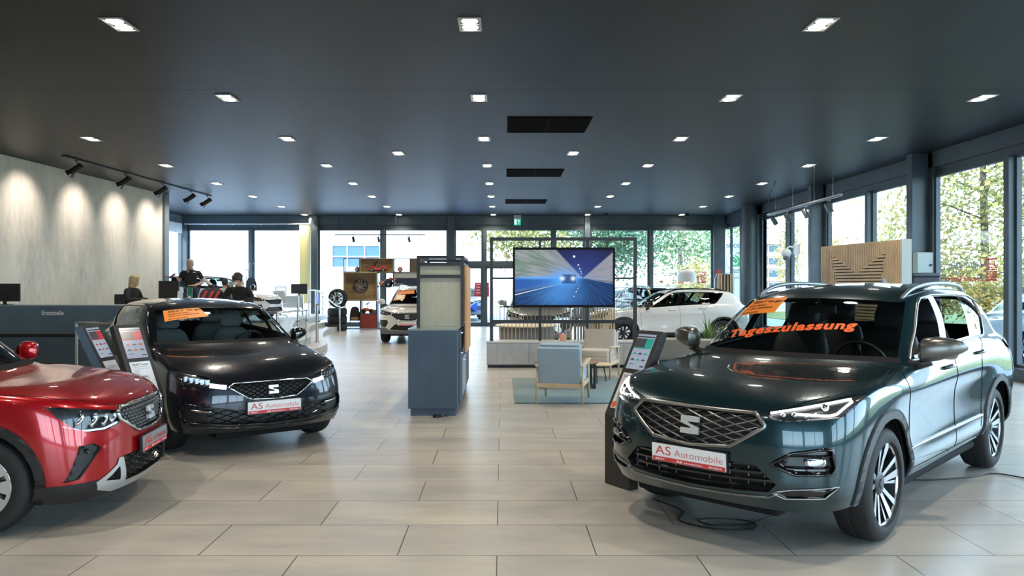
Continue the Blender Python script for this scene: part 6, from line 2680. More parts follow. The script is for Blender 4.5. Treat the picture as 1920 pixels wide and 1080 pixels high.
def arm_nodes(N, E, Rr, s, sh, el, wr, hd, cover, curl=.5, r0=.05):
    """shoulder, elbow, wrist and a hand of five fingers"""
    N['sh' + s], N['el' + s], N['wr' + s] = sh, el, wr
    Rr['sh' + s], Rr['el' + s], Rr['wr' + s] = r0 + .012, .042, .027
    E += [('chest', 'sh' + s), ('sh' + s, 'el' + s), ('el' + s, 'wr' + s)]
    W, H = Vector(wr), Vector(hd)
    d = (H - W).normalized()
    fwd = Vector(el) - W
    side = d.cross(Vector((0, 0, 1)))
    if side.length < .2:
        side = d.cross(Vector((0, 1, 0)))
    side.normalize()
    pn = side.cross(d).normalized()
    palm = W + d * .05
    N['pa' + s] = tuple(palm)
    Rr['pa' + s] = (.036, .018)
    E.append(('wr' + s, 'pa' + s))
    for i, (o, ln) in enumerate(((-.030, .075), (-.010, .085), (.011, .08), (.030, .062))):
        a = palm + d * .045 + side * o
        b = a + d * ln * .5 - pn * ln * .25 * curl
        c = b + d * ln * .35 - pn * ln * .4 * curl
        for q, p, rr in (('a', a, .0095), ('b', b, .0085), ('c', c, .007)):
            N['f%d%s%s' % (i, q, s)] = tuple(p)
            Rr['f%d%s%s' % (i, q, s)] = rr
        E += [('pa' + s, 'f%da%s' % (i, s)), ('f%da%s' % (i, s), 'f%db%s' % (i, s)), ('f%db%s' % (i, s), 'f%dc%s' % (i, s))]
    a = palm - side * .035 + d * .005
    b = a - side * .02 + d * .035 - pn * .01
    for q, p, rr in (('a', a, .011), ('b', b, .009)):
        N['t%s%s' % (q, s)] = tuple(p)
        Rr['t%s%s' % (q, s)] = rr
    E += [('pa' + s, 'ta' + s), ('ta' + s, 'tb' + s)]


def person(label, loc, rz, sit, arms, tilt, top_mat, short=False, leg_mat=None, hair=None, hair_mat=None, sc=1.0, lean=0., collar=None, head_turn=0.):
    """person facing local -y; arms = {'L': (elbow, wrist, hand), 'R': ...} in local coordinates"""
    hz = .55 if sit else .95
    N = {'pelvis': (0, 0, hz), 'spine': (0, -.01 - lean * .3, hz + .20), 'chest': (0, -lean * .8, hz + .42), 'neck': (0, -.01 - lean, hz + .545), 'skull': (0, -.02 - lean * 1.1, hz + .63)}
    Rr = {'pelvis': (.155, .12), 'spine': (.145, .105), 'chest': (.165, .11), 'neck': .054, 'skull': .06}
    E = [('pelvis', 'spine'), ('spine', 'chest'), ('chest', 'neck'), ('neck', 'skull')]
    for s, sg in (('L', 1), ('R', -1)):
        el, wr, hd = arms[s]
        arm_nodes(N, E, Rr, s, (sg * .19, -lean * .8, hz + .47), el, wr, hd, short)
        if sit:
            kn, an, to = (sg * .11, -.44, .50), (sg * .11, -.42, .10), (sg * .12, -.58, .045)
        else:
            kn, an, to = (sg * .105, -.02, .50), (sg * .11, .03, .10), (sg * .12, -.13, .045)
        N['hip' + s], N['kn' + s], N['an' + s], N['to' + s] = (sg * .09, -.02, hz - .03), kn, an, to
        Rr['hip' + s], Rr['kn' + s], Rr['an' + s], Rr['to' + s] = .085, .06, .042, (.042, .03)
        E += [('pelvis', 'hip' + s), ('hip' + s, 'kn' + s), ('kn' + s, 'an' + s), ('an' + s, 'to' + s)]
    vs, fs = skin_mesh(N, E, Rr, 'pelvis')
    mb = MB().add(vs, fs, 0)
    nk = Vector(N['neck'])
    HM = Matrix.Translation(nk + Vector((0, -.03, .012))) @ Matrix.Rotation(head_turn, 4, 'Z') @ Matrix.Rotation(tilt, 4, 'X')
    head_geo(mb, HM)
    body = mb.build('person', [M_SKIN, M_EYE, M_LIP], None, smooth='all', loc=loc)
    body.rotation_euler = (0, 0, rz)
    body.scale = (sc, sc, sc)
    tag(body, label, 'person')
    # clothes: the covered joints again with a little more radius
    keep = ['pelvis', 'spine', 'chest', 'shL', 'shR', 'elL', 'elR'] + ([] if short else ['wrL', 'wrR'])
    n2 = {k_: N[k_] for k_ in keep}
    n2['collar'] = tuple(Vector(N['chest']).lerp(Vector(N['neck']), .88))
    for s in 'LR':
        if short:
            n2['el' + s] = tuple(Vector(N['sh' + s]).lerp(Vector(N['el' + s]), .72))
        else:
            n2['wr' + s] = tuple(Vector(N['el' + s]).lerp(Vector(N['wr' + s]), .92))
    r2 = {}
    for k_ in n2:
        q = Rr.get(k_, .062)
        r2[k_] = tuple(x + .024 for x in q) if isinstance(q, tuple) else q + .022
    r2['collar'] = .078
    e2 = [e_ for e_ in E if e_[0] in n2 and e_[1] in n2] + [('chest', 'collar')]
    vs, fs = skin_mesh(n2, e2, r2, 'pelvis')
    MB().add(vs, fs).build('top', top_mat, body, smooth='all')
    n3 = {k_: N[k_] for k_ in ('pelvis', 'hipL', 'hipR', 'knL', 'knR', 'anL', 'anR')}
    r3 = {k_: (tuple(x + .014 for x in Rr[k_]) if isinstance(Rr[k_], tuple) else Rr[k_] + .014) for k_ in n3}
    vs, fs = skin_mesh(n3, [e_ for e_ in E if e_[0] in n3 and e_[1] in n3], r3, 'pelvis')
    MB().add(vs, fs).build('trousers', leg_mat or M_BLACK, body, smooth='all')
    for s in 'LR':
        g = MB()
        a, t = Vector(N['an' + s]), Vector(N['to' + s])
        d = Vector((t.x - a.x, t.y - a.y, 0)).normalized()
        pz = Vector((-d.y, d.x, 0))
        b0 = Vector((a.x, a.y, 0)) - d * .07
        g.loft([[b0 + d * l + pz * w * u + Vector((0, 0, h * v)) for u, v in ((-1, 0), (1, 0), (.9, .7), (.5, 1), (-.5, 1), (-.9, .7))] for l, w, h in ((0, .03, .09), (.04, .042, .10), (.14, .045, .08), (.24, .046, .055), (.28, .02, .04))])
        g.build('shoe', M_BLACK, body, smooth=60)
    if hair:
        g = MB()
        n = 22
        if hair == 'short':
            rr = [(.045, .062, .052, .038), (.08, .074, .072, .026), (.115, .081, .092, .012), (.15, .083, .102, .008), (.19, .078, .100, .008), (.222, .060, .080, .008), (.243, .030, .040, .008), (.248, .004, .004, .008)]
        elif hair == 'fluffy':
            rr = [(.085, .085, .085, .03), (.12, .100, .105, .022), (.17, .108, .122, .010), (.215, .098, .115, .004), (.25, .070, .085, .004), (.272, .034, .042, .004), (.276, .004, .004, .004)]
        else:
            rr = [(-.17, .030, .020, .085), (-.12, .075, .040, .075), (-.04, .095, .060, .055), (.04, .098, .085, .035), (.11, .098, .100, .022), (.17, .094, .110, .010), (.215, .078, .095, .006), (.243, .042, .055, .006), (.252, .004, .004, .006)]
        rng = random.Random(3)
        rings = []
        for z, rx, ry, cy in rr:
            ring_ = []
            for i in range(n):
                t = 2 * math.pi * i / n
                j = 1 + rng.uniform(-.05, .05) * (1.6 if hair == 'fluffy' else .5)
                y = cy + ry * math.sin(t) * j
                front = math.sin(t) < -.35
                if front and z < .17:
                    y = max(y, -.035 if hair != 'long' else -.05)
                ring_.append(HM @ Vector((rx * math.cos(t) * j, y, z)))
            rings.append(ring_)
        g.loft(rings)
        if hair == 'fluffy':
            for i in range(46):
                a, e_ = rng.uniform(0, 6.28), rng.uniform(.15, 1.45)
                if math.sin(a) < -.4 and e_ < .75:
                    continue
                p = HM @ Vector((.098 * math.cos(e_) * math.cos(a), .012 + .108 * math.cos(e_) * math.sin(a), .15 + .115 * math.sin(e_)))
                g.sphere(p, rng.uniform(.022, .04), 8, 6)
        g.build('hair', hair_mat, body, smooth='all')
    return body, HM


M_POLO = pmat('black polo cloth', (.014, .014, .016), .85)
M_GREYHAIR = pmat('grey blond hair', (.42, .33, .25), .7)
M_DARKHAIR = pmat('dark brown hair', (.035, .025, .022), .6)
M_BLOND = pmat('blonde hair', (.46, .33, .16), .6, noise=(30, .35))
man, HM = person('standing man in black polo shirt holding a red folder', (-8.28, 20.9, PZ), R(8), False,
                 {'L': ((.30, .04, 1.15), (.13, -.22, 1.07), (.03, -.27, 1.08)), 'R': ((-.29, .0, 1.18), (-.27, -.22, 1.25), (-.26, -.31, 1.28))}, R(6), M_POLO, True, pmat('dark jeans', (.03, .04, .07), .8), 'short', M_GREYHAIR, head_turn=R(-12), sc=1.04)
g = MB()
g.add([(.08, -.135, 1.40), (.15, -.125, 1.40), (.15, -.125, 1.418), (.08, -.135, 1.418)], [(0, 1, 2, 3)])
g.build('shirt_print', M_WHITETEXT, man, fix=False)
fo = thing('folder', 'open dark red folder in the standing man\'s hand', 'folder', (-8.66, 20.50, PZ + 1.31), R(8))
g = MB()
g.box(-.17, .0, -.11, .11, .0, .012, M=Matrix.Rotation(R(18), 4, 'Y'))
g.build('folder_cover', pmat('dark red folder', (.20, .02, .03), .5), fo)
g = MB()
g.box(.0, .17, -.11, .11, .0, .012, M=Matrix.Rotation(R(-42), 4, 'Y'))
g.build('folder_cover', pmat('dark red folder', (.20, .02, .03), .5), fo)
g = MB()
g.box(.004, .15, -.10, .10, .013, .018, M=Matrix.Rotation(R(-42), 4, 'Y'))
g.build('paper_sheet', pmat('greyish paper', (.5, .42, .42), .6), fo)
person('seated blonde woman in black sweater seen in profile', (-8.22, 17.35, PZ), R(84), True,
       {'L': ((.28, -.10, .80), (.12, -.36, .80), (.05, -.45, .80)), 'R': ((-.28, -.10, .80), (-.10, -.38, .80), (-.03, -.46, .80))}, R(4), M_POLO, False, M_BLACK, 'long', M_BLOND, lean=.06)
tw_, HM = person('seated dark-haired woman in black blazer blowing her nose', (-5.97, 17.9, PZ), R(-4), True,
                 {'L': ((.30, -.02, .80), (.16, -.30, .74), (.06, -.36, .74)), 'R': ((-.29, -.14, .86), (-.10, -.27, 1.10), (-.04, -.24, 1.17))}, R(24), M_POLO, False, M_BLACK, 'fluffy', M_DARKHAIR, lean=.05, sc=1.02)
g = MB()
rng = random.Random(5)
c = Vector((-.02, -.235, 1.165))
g.loft([[c + Vector((.055 * s_ * math.cos(t) * (1 + .25 * math.sin(4 * t + z * 60)), -.01 + .02 * s_ * math.sin(t), z)) for t in [2 * math.pi * i / 16 for i in range(16)]] for z, s_ in ((-.035, .4), (-.015, .95), (.01, 1.0), (.03, .7), (.04, .25))])
tis = g.build('tissue', M_WHITE, None, smooth='all', loc=(-5.97, 17.9, PZ))
tis.rotation_euler = (0, 0, R(-4))
tag(tis, 'white paper tissue held at the dark-haired woman\'s nose', 'tissue')
person('seated man in a white shirt turned away beside the blue-grey monitor', (-7.13, 20.25, PZ), R(205), True,
       {'L': ((.28, -.08, .80), (.14, -.32, .80), (.08, -.40, .80)), 'R': ((-.28, -.08, .80), (-.14, -.32, .80), (-.08, -.40, .80))}, R(8), pmat('cream shirt cloth', (.62, .55, .44), .8), False, M_BLACK, 'short', M_DARKHAIR, lean=.08, sc=.97)

# ---------------------------------------------------------------- shelf wall, tyres
sh = thing('shelf_unit', 'tall accessory shelf of oak boxes and open black frames', 'shelf', (-4.4, 28.9, 0))
SX = lambda x: x + 4.4
M_OAKIN = pmat('light oak', (.50, .35, .17), .5, noise=(5, .22, (.2, 1, 1)))
M_OAKDK = pmat('darker oak', (.27, .18, .09), .5, noise=(5, .22, (.2, 1, 1)))


def bx_cell(x0, x1, z0, z1, kind):
    x0, x1 = SX(x0), SX(x1)
    g = MB()
    t = .022
    D0, D1 = 0, .40
    for q in ((x0, x1, z0, z0 + t), (x0, x1, z1 - t, z1), (x0, x0 + t, z0 + t, z1 - t), (x1 - t, x1, z0 + t, z1 - t)):
        g.box(q[0], q[1], D0, D1, q[2], q[3])
    if kind == 'oak':
        o = g.build('oak_box', M_OAKIN, sh)
        g = MB()
        g.box(x0 + t, x1 - t, D1 - .02, D1, z0 + t, (z0 + z1) / 2 + .1 * (z1 - z0))
        g.build('back_panel', M_OAKIN, o)
        g = MB()
        g.box(x0 + t, x1 - t, D1 - .02, D1, (z0 + z1) / 2 + .1 * (z1 - z0), z1 - t)
        g.build('back_panel', M_OAKDK, o)  # upper part of the back in a darker oak tone
    else:
        o = g.build('open_frame', M_DARKFRAME, sh)
    return o


bx_cell(-5.84, -5.235, 2.09, 2.61, 'o')
bx_cell(-5.23, -3.995, 2.09, 2.61, 'oak')
bx_cell(-3.99, -3.375, 2.09, 2.61, 'o')
bx_cell(-5.84, -4.615, 1.06, 2.085, 'oak')
bx_cell(-4.61, -3.995, 1.57, 2.085, 'o')
bx_cell(-5.84, -5.215, .02, 1.055, 'o')
bx_cell(-5.21, -4.615, .555, 1.055, 'o')
bx_cell(-4.61, -3.0, .02, 1.565, 'o')
g = MB()
g.box(SX(-3.37), SX(-2.85), .0, .36, 2.09, 2.61)
g.build('brown_box', pmat('brown laminate', (.12, .075, .05), .5), sh, bevel=.003)
g = MB()
g.box(SX(-3.99), SX(-2.85), .06, .36, 1.57, 2.085)
wp = g.build('pale_box', pmat('pale oak laminate', (.48, .46, .38), .5), sh, bevel=.003)
g = MB()
g.box(SX(-3.94), SX(-2.9), .04, .06, 1.60, 1.88)
db = g.build('navy_board', pmat('navy board', (.025, .03, .055), .4), wp)
g = MB()
for x0, x1, z0, z1 in ((.46, .52, 1.83, 1.845), (.46, .78, 1.65, 1.665), (.475, .49, 1.70, 1.72)):
    g.box(x0 + .35 - .35, x1, .036, .04, z0, z1)
g.build('board_print', M_WHITETEXT, wp)
g = MB()
g.box(SX(-5.21), SX(-4.615), .0, .40, .02, .55)
rd_ = g.build('red_cabinet', pmat('brick red laminate', (.30, .045, .03), .5), sh, bevel=.004)
g = MB()
g.lathe([(.012, 0), (.012, -.015), (.001, -.015)], 12, Matrix.Translation((SX(-4.70), 0, .47)) @ Matrix.Rotation(R(-90), 4, 'X'))
g.build('lock', M_STEEL, rd_)


def beach_ball(label, x, z, y=29.1, r=.095):
    g = MB()
    g.sphere((0, 0, r), r, 24, 16)
    o = g.build('ball', pmat('ball cream', (.72, .56, .42), .5), loc=(x, y, z), smooth='all')
    tag(o, label, 'ball', 'balls in the shelf')
    s = MB()
    for a in (0, 2.1, 4.2):
        M = Matrix.Translation((0, 0, r)) @ Matrix.Rotation(a, 4, 'Z') @ Matrix.Rotation(R(62), 4, 'X')
        s.lathe([(r * math.cos(t) * 1.006, r * math.sin(t) * 1.006) for t in (-.2, -.1, 0, .1, .2)], 28, M)
    s.build('ball_stripe', pmat('ball orange', (.70, .17, .06), .5), o, smooth='all', fix=False)


beach_ball('cream and orange ball in the topmost left open shelf frame', -5.36, 2.112)
beach_ball('cream and orange ball in the top open frame right of the toy car', -3.77, 2.112)
beach_ball('cream and orange ball beside the black cap in the middle shelf frame', -4.46, 1.592)


def loft_profile(mb, P, y0, y1, m=0, crown=.03):
    """side outline P (x, z) given a rounded width"""
    k = len(P)
    ys = [(y0, .90), (y0 + crown, 1.0), (y1 - crown, 1.0), (y1, .90)]
    cx = sum(p[0] for p in P) / k
    cz = sum(p[1] for p in P) / k
    mb.loft([[Vector((cx + (x - cx) * s_, y, cz + (z - cz) * s_)) for x, z in P] for y, s_ in ys], m)


tc_ = thing('toy_car', 'red ride-on toy car in the oak box at the shelf top', 'toy car', (-4.6, 29.12, 2.112))
g = MB()
loft_profile(g, [(-.34, .06), (.33, .06), (.36, .12), (.345, .19), (.27, .215), (.16, .20), (.10, .155), (-.06, .15), (-.12, .20), (-.24, .185), (-.33, .15), (-.37, .10)], -.13, .13)
g.build('toy_body', pmat('toy red', (.72, .09, .06), .35), tc_, bevel=.01, smooth=50)
for x in (-.21, .22):
    for y in (-.14, .14):
        g = MB()
        g.lathe([(.001, -.02), (.075, -.02), (.08, 0), (.075, .02), (.001, .02)], 20, Matrix.Translation((x, y, .08)) @ Matrix.Rotation(R(90), 4, 'X'))
        w_ = g.build('toy_wheel', M_BLACK, tc_, smooth=40)
        g = MB()
        for a in range(5):
            t = 2 * math.pi * a / 5
            g.tube([(x, y - .022 * (1 if y < 0 else -1), .08), (x + .06 * math.cos(t), y - .022 * (1 if y < 0 else -1), .08 + .06 * math.sin(t))], .010, 5)
        g.build('wheel_spokes', M_SILVER, w_)
g = MB()
M = Matrix.Translation((-.08, 0, .31)) @ Matrix.Rotation(R(-60), 4, 'Y')
g.tube([M @ Vector((.085 * math.cos(a), .085 * math.sin(a), 0)) for a in [2 * math.pi * i / 20 for i in range(20)]], .012, 6, True)
g.tube([(-.08, 0, .31), (-.12, 0, .17)], .014, 6)
g.tube([M @ Vector((-.08, 0, 0)), M @ Vector((.08, 0, 0))], .012, 6)
g.build('toy_steering_wheel', M_BLACK, tc_, smooth='all')

tq = thing('toy_car', 'small orange ride-on toy with black steering wheel above the red cabinet', 'toy car', (-4.98, 29.12, .577))
g = MB()
loft_profile(g, [(-.20, .07), (.19, .07), (.21, .13), (.18, .18), (.08, .16), (.02, .20), (-.12, .20), (-.20, .15)], -.10, .10)
g.build('toy_body', pmat('toy orange', (.72, .16, .03), .4), tq, bevel=.01, smooth=50)
for x in (-.13, .13):
    for y in (-.11, .11):
        g = MB()
        g.lathe([(.001, -.02), (.065, -.02), (.07, 0), (.065, .02), (.001, .02)], 18, Matrix.Translation((x, y, .07)) @ Matrix.Rotation(R(90), 4, 'X'))
        g.build('toy_wheel', M_BLACK, tq, smooth=40)
g = MB()
M = Matrix.Translation((.0, 0, .36)) @ Matrix.Rotation(R(-30), 4, 'Y')
g.tube([M @ Vector((.10 * math.cos(a), .10 * math.sin(a), 0)) for a in [2 * math.pi * i / 20 for i in range(20)]], .014, 6, True)
g.tube([(.0, 0, .36), (.02, 0, .18)], .016, 6)
g.lathe([(.001, 0), (.05, .0), (.05, .02), (.001, .02)], 12, M)
g.build('toy_steering_wheel', M_BLACK, tq, smooth='all')
g = MB()
g.box(.04, .19, .0, .10, .0, .13)
bx_ = tag(g.build('carton', M_WHITE, loc=(-4.86, 29.18, .577), bevel=.004), 'small white carton behind the orange ride-on toy', 'box')

al = thing('alloy_wheel', 'five-spoke machined alloy rim mounted in the oak shelf box', 'wheel', (-5.225, 29.05, 1.58))
M = Matrix(((1, 0, 0, 0), (0, 0, -1, 0), (0, 1, 0, 0), (0, 0, 0, 1)))
g = MB()
g.lathe([(.27, .06), (.255, .07), (.245, .04), (.235, -.14), (.25, -.16)], 40, M)
g.build('rim_barrel', M_RIMDARK, al, smooth=40)
for i in range(5):
    g = MB()
    a0 = 2 * math.pi * i / 5 + .314 + math.pi / 5 * 0
    for s_ in (-1, 1):
        P = [(.04, .012 * s_), (.24, .035 * s_), (.24, .062 * s_), (.04, .035 * s_)]
        P = [(p * math.cos(a0) - q * math.sin(a0), p * math.sin(a0) + q * math.cos(a0)) for p, q in (P if s_ > 0 else P[::-1])]
        g.prism(P, lambda u, v, d: M @ Vector((u, v, d)), .03, .062)
    g.build('spoke', M_RIM, al)
g = MB()
g.lathe([(.001, .066), (.05, .064), (.055, .02)], 20, M)
g.build('hub_cap', M_RIM, al, smooth=40)
g = MB()
g.box(-.03, .03, .12, .225, -.03, .03)
g.build('wall_mount', M_BLACK, al)

bp = thing('backpack', 'black and tan backpack hanging in the lower left shelf frame', 'backpack', (-5.45, 29.1, .18))
g = MB()
g.loft([[Vector((.18 * s_ * math.copysign(abs(math.cos(t)) ** .7, math.cos(t)), .09 * s_ * math.copysign(abs(math.sin(t)) ** .7, math.sin(t)), z)) for t in [2 * math.pi * i / 20 for i in range(20)]] for z, s_ in ((.14, .9), (.2, 1.0), (.40, 1.0), (.55, .85), (.62, .6), (.64, .3))])
g.build('backpack_body', pmat('black canvas', (.03, .025, .02), .85), bp, smooth='all')
g = MB()
g.loft([[Vector((.187 * s_ * math.copysign(abs(math.cos(t)) ** .7, math.cos(t)), .097 * s_ * math.copysign(abs(math.sin(t)) ** .7, math.sin(t)), z)) for t in [2 * math.pi * i / 20 for i in range(20)]] for z, s_ in ((.12, .88), (.14, .98), (.20, 1.03), (.26, 1.03))])
g.build('tan_base', pmat('tan canvas', (.36, .22, .09), .8), bp, smooth='all')
g = MB()
g.tube([(-.03, 0, .62), (-.025, 0, .70), (.025, 0, .70), (.03, 0, .62)], .012, 6)
g.tube([(0, 0, .70), (.0, 0, .855)], .005, 6)
g.build('carry_loop', pmat('tan canvas', (.36, .22, .09), .8), bp)
for sx in (-.1, .1):
    g = MB()
    g.tube([(sx, -.09, .54), (sx * 1.5, -.12, .4), (sx * 1.6, -.10, .2), (sx * 1.7, -.06, .02)], .012, 6)
    g.build('shoulder_strap', M_BLACK, bp, smooth='all')
cp = thing('baseball_hat', 'black cap with a red patch in the middle shelf frame', 'cap', (-4.2, 29.1, 1.592))
g = MB()
g.sphere((0, 0, .10), .16, 20, 12, (1.0, .9, 1.1))
g.build('cap_crown', M_BLACK, cp, smooth='all')
g = MB()
g.sphere((.09, -.05, .24), .08, 14, 10, (1, .8, .9))
g.build('red_patch', M_RED, cp, smooth='all')
g = MB()
g.loft([[Vector((-.20 + .10 * k, y, .12 + .05 * k - .03 * abs(y) * 5)) for y in (-.09, -.04, .04, .09)] + [Vector((-.20 + .10 * k, y, .105 + .05 * k - .03 * abs(y) * 5)) for y in (.09, .04, -.04, -.09)] for k in (0, 1)])
g.build('cap_peak', M_BLACK, cp, smooth=40)
g = MB()
g.box(-.02, .04, -.152, -.145, .03, .07)
g.build('price_tag', M_WHITE, cp)

for k in range(3):
    g = MB()
    prof = [(.21, -.09), (.22, -.12), (.27, -.133), (.31, -.128), (.335, -.10), (.343, -.05), (.343, .05), (.335, .10), (.31, .128), (.27, .133), (.22, .12), (.21, .09)]
    g.lathe([(r_, h_) for r_, h_ in prof] + [(.21, -.09)], 48)
    for i in range(48):
        a = 2 * math.pi * i / 48
        for sg in (-1, 1):
            g.add([Vector(((.345 - .008 * (hh > .09)) * math.cos(a + da), (.345 - .008 * (hh > .09)) * math.sin(a + da), sg * hh)) for da, hh in ((0, .02), (.05, .02), (.08, .11), (.03, .11))], [(0, 1, 2, 3)])
    tag(g.build('tyre', M_RUBBER, loc=(-5.86, 27.95, .134 + .267 * k), smooth=50), ['black tyre lying on the floor, lowest of the stack', 'black tyre in the middle of the stack', 'black tyre lying topmost in the stack under the upright wheel'][k], 'tyre', 'stacked tyres')
wt = thing('upright_wheel', 'complete wheel with black tyre standing on the tyre stack', 'wheel', (-5.84, 27.95, .805), R(-14))
make_wheel(wt, 0, -.0001, .343, .343, .235, .245, 'twin', M_RIM, M_RIMDARK)

# ---------------------------------------------------------------- things along the right side
A_, B_ = Vector((7.35, 18.0, 0)), Vector((7.67, 15.0, 0))
ps = thing('slat_wall', 'pale wood slat panel with a V-shaped pattern of cross slats by the right windows', 'panel', A_, math.atan2((B_ - A_).y, (B_ - A_).x))
LW = (B_ - A_).length
HW = 2.5
g = MB()
g.box(0, LW, .0, .14, 0, HW)
g.build('backing_panel', pmat('dark slat backing', (.05, .035, .02), .7), ps)
g = MB()
g.box(LW - .012, LW + .02, -.045, .16, 0, HW + .005)
g.box(0, LW, .14, .16, 0, HW + .005)
g.build('panel_side', pmat('pale panel edge', (.44, .45, .40), .6), ps)
VT = [(.16, 2.28), (.49, 1.86), (.83, 2.28)]


def vtop(s):
    return 2.28 + (1.86 - 2.28) * (s - .16) / .33 if s < .49 else 1.86 + (2.28 - 1.86) * (s - .49) / .34


def sidel(z):
    return .16 + (2.28 - z) * .085, .83 - (2.28 - z) * .085


g = MB()
n = 46
pw = LW / n
for i in range(n):
    s = (i + .5) / n
    x0, x1 = i * pw + .006, (i + 1) * pw - .016
    if .16 <= s <= .83:
        zt = vtop(s)
        zl = max(.9, 2.28 - min(abs(s - .16), abs(.83 - s)) / .085)
        zl = zl if min(s - .16, .83 - s) < .117 else .9
        parts = [(0, min(zl, zt)), (zt, HW)] if zl < zt else [(0, HW)]
    else:
        parts = [(0, HW)]
    for z0, z1 in parts:
        if z1 - z0 > .01:
            g.box(x0, x1, -.04, .0, z0, z1)
z = .92
while z < 2.25:
    a, b = sidel(z)
    if z < 1.86:
        iv = [(a, b)]
    else:
        t = (z - 1.86) / .42
        iv = [(a, .49 - .33 * t), (.49 + .34 * t, b)]
    for s0, s1 in iv:
        if s1 - s0 > .01:
            g.box(s0 * LW, s1 * LW, -.043, .0, z, z + .042)
    z += .066
g.build('slat_pattern', pmat('pale ash slats', (.60, .43, .24), .5, noise=(4, .12)), ps)

cb = thing('control_box', 'grey electrical control box on the right window column', 'control box', (8.60, 16.11, 1.87))
g = MB()
g.box(-.17, .17, -.16, .0, 0, .42)
g.build('box_housing', pmat('box grey green', (.34, .38, .35), .5), cb, bevel=.006)
g = MB()
g.box(-.16, .16, -.168, -.16, .01, .41)
g.build('box_lid', pmat('box grey green', (.34, .38, .35), .5), cb, bevel=.003)
g = MB()
g.lathe([(.001, .03), (.022, .03), (.028, 0)], 16, Matrix.Translation((.11, -.168, .16)) @ Matrix.Rotation(R(90), 4, 'X'))
g.build('rotary_switch', M_BLACK, cb, smooth=40)
g = MB()
for x in (-.10, .02, .06):
    g.tube([(x, -.08, 0), (x, -.08, -.10), (x + .03, -.03, -.14), (x + .03, -.02, -1.7)], .012, 6)
g.build('supply_cable', pmat('cable grey', (.06, .065, .07), .5), cb, smooth='all')
ec = thing('equipment_case', 'tall black equipment case standing before the right window column', 'case', (8.27, 15.45, 0))
g = MB()
g.box(-.28, .24, -.2, .2, .05, 1.78)
g.build('case_body', M_BLACK, ec, bevel=.02)
g = MB()
g.box(-.285, .27, -.205, .205, 1.78, 1.86)
g.build('case_lid', pmat('dark grey case lid', (.03, .034, .04), .4), ec, bevel=.03, seg=3)
for x in (-.22, .18):
    g = MB()
    g.sphere((x, -.14, .03), .03, 10, 8)
    g.sphere((x, .14, .03), .03, 10, 8)
    g.build('castor', M_BLACK, ec)
g = MB()
g.tube([(.24, -.1, 1.4), (.28, -.1, 1.4), (.28, .1, 1.4), (.24, .1, 1.4)], .012, 6)
g.build('case_handle', M_STEEL, ec)
wc = thing('security_camera', 'white dome security camera on a bracket at the right window column', 'camera', (8.16, 21.75, 2.45))
g = MB()
g.sphere((-.28, 0, .06), .13, 20, 12, (1, 1, .95))
g.build('camera_dome', pmat('pale camera grey', (.60, .64, .66), .3), wc, smooth='all')
g = MB()
g.lathe([(.09, 0), (.10, -.07), (.06, -.12), (.001, -.13)], 20, Matrix.Translation((-.28, 0, -.02)))
g.build('camera_lens', pmat('smoked dome', (.12, .13, .14), .1), wc, smooth='all')
g = MB()
g.tube([(-.28, 0, .17), (-.20, 0, .24), (.0, 0, .20)], .02, 8)
g.box(-.06, .08, -.06, .06, .02, .30)
g.build('camera_bracket', M_WHITE, wc, smooth=40)
g = MB()
g.tube([(.02, -.05, .02), (.03, -.06, -.5), (.10, -.05, -.8), (.06, -.04, -1.0), (.02, -.04, -.7), (.01, -.04, -1.9), (.01, -.04, -2.45)], .012, 6)
g.build('camera_cable', M_WHITE, wc, smooth='all')
sl = thing('slatted_column', 'small round column of pale wood slats in the far right corner', 'column', (7.95, 27.9, 0))
for i in range(16):
    a = 2 * math.pi * i / 16
    g = MB()
    g.box(-.03, .03, -.015, .015, .02, 2.02, M=Matrix.Translation((.28 * math.cos(a), .28 * math.sin(a), 0)) @ Matrix.Rotation(a + math.pi / 2, 4, 'Z'))
    g.build('slat', M_LEGWOOD, sl)
g = MB()
g.lathe([(.001, 0), (.26, 0), (.26, 2.0), (.001, 2.0)], 24)
g.build('column_core', M_BLACK, sl, smooth=40)
g = MB()
g.tube([(-.40, -.05, 0), (-.40, -.05, 1.85), (-.36, -.05, 1.98), (-.26, -.05, 2.02)], .022, 8)
g.build('column_rail', M_STEEL, sl, smooth='all')
pl = thing('potted_plant', 'potted plant with long green blades behind the green car', 'plant', (3.95, 15.0, 0))
g = MB()
g.lathe([(.001, .0), (.14, 0), (.18, .38), (.17, .40), (.15, .37), (.001, .36)], 24)
g.build('plant_pot', M_WHITE, pl, smooth=40)
rng = random.Random(11)
for i in range(46):
    a = rng.uniform(0, 2 * math.pi)
    sp_h = rng.uniform(.35, .95)
    out = rng.uniform(.15, .55)
    g = MB()
    pts = [Vector((out * t * t * math.cos(a), out * t * t * math.sin(a), .36 + sp_h * (t - .35 * t * t * (out / .4)))) for t in (0, .25, .5, .75, 1)]
    sd = Vector((-math.sin(a), math.cos(a), 0))
    vs = []
    for p, w_ in zip(pts, (.006, .013, .014, .010, .001)):
        vs += [p - sd * w_, p + sd * w_]
    g.add(vs, [(2 * k, 2 * k + 1, 2 * k + 3, 2 * k + 2) for k in range(4)])
    g.build('leaf_blade', pmat('plant green', (.10, .20, .05), .5, noise=(5, .4)), pl, smooth='all', fix=False)

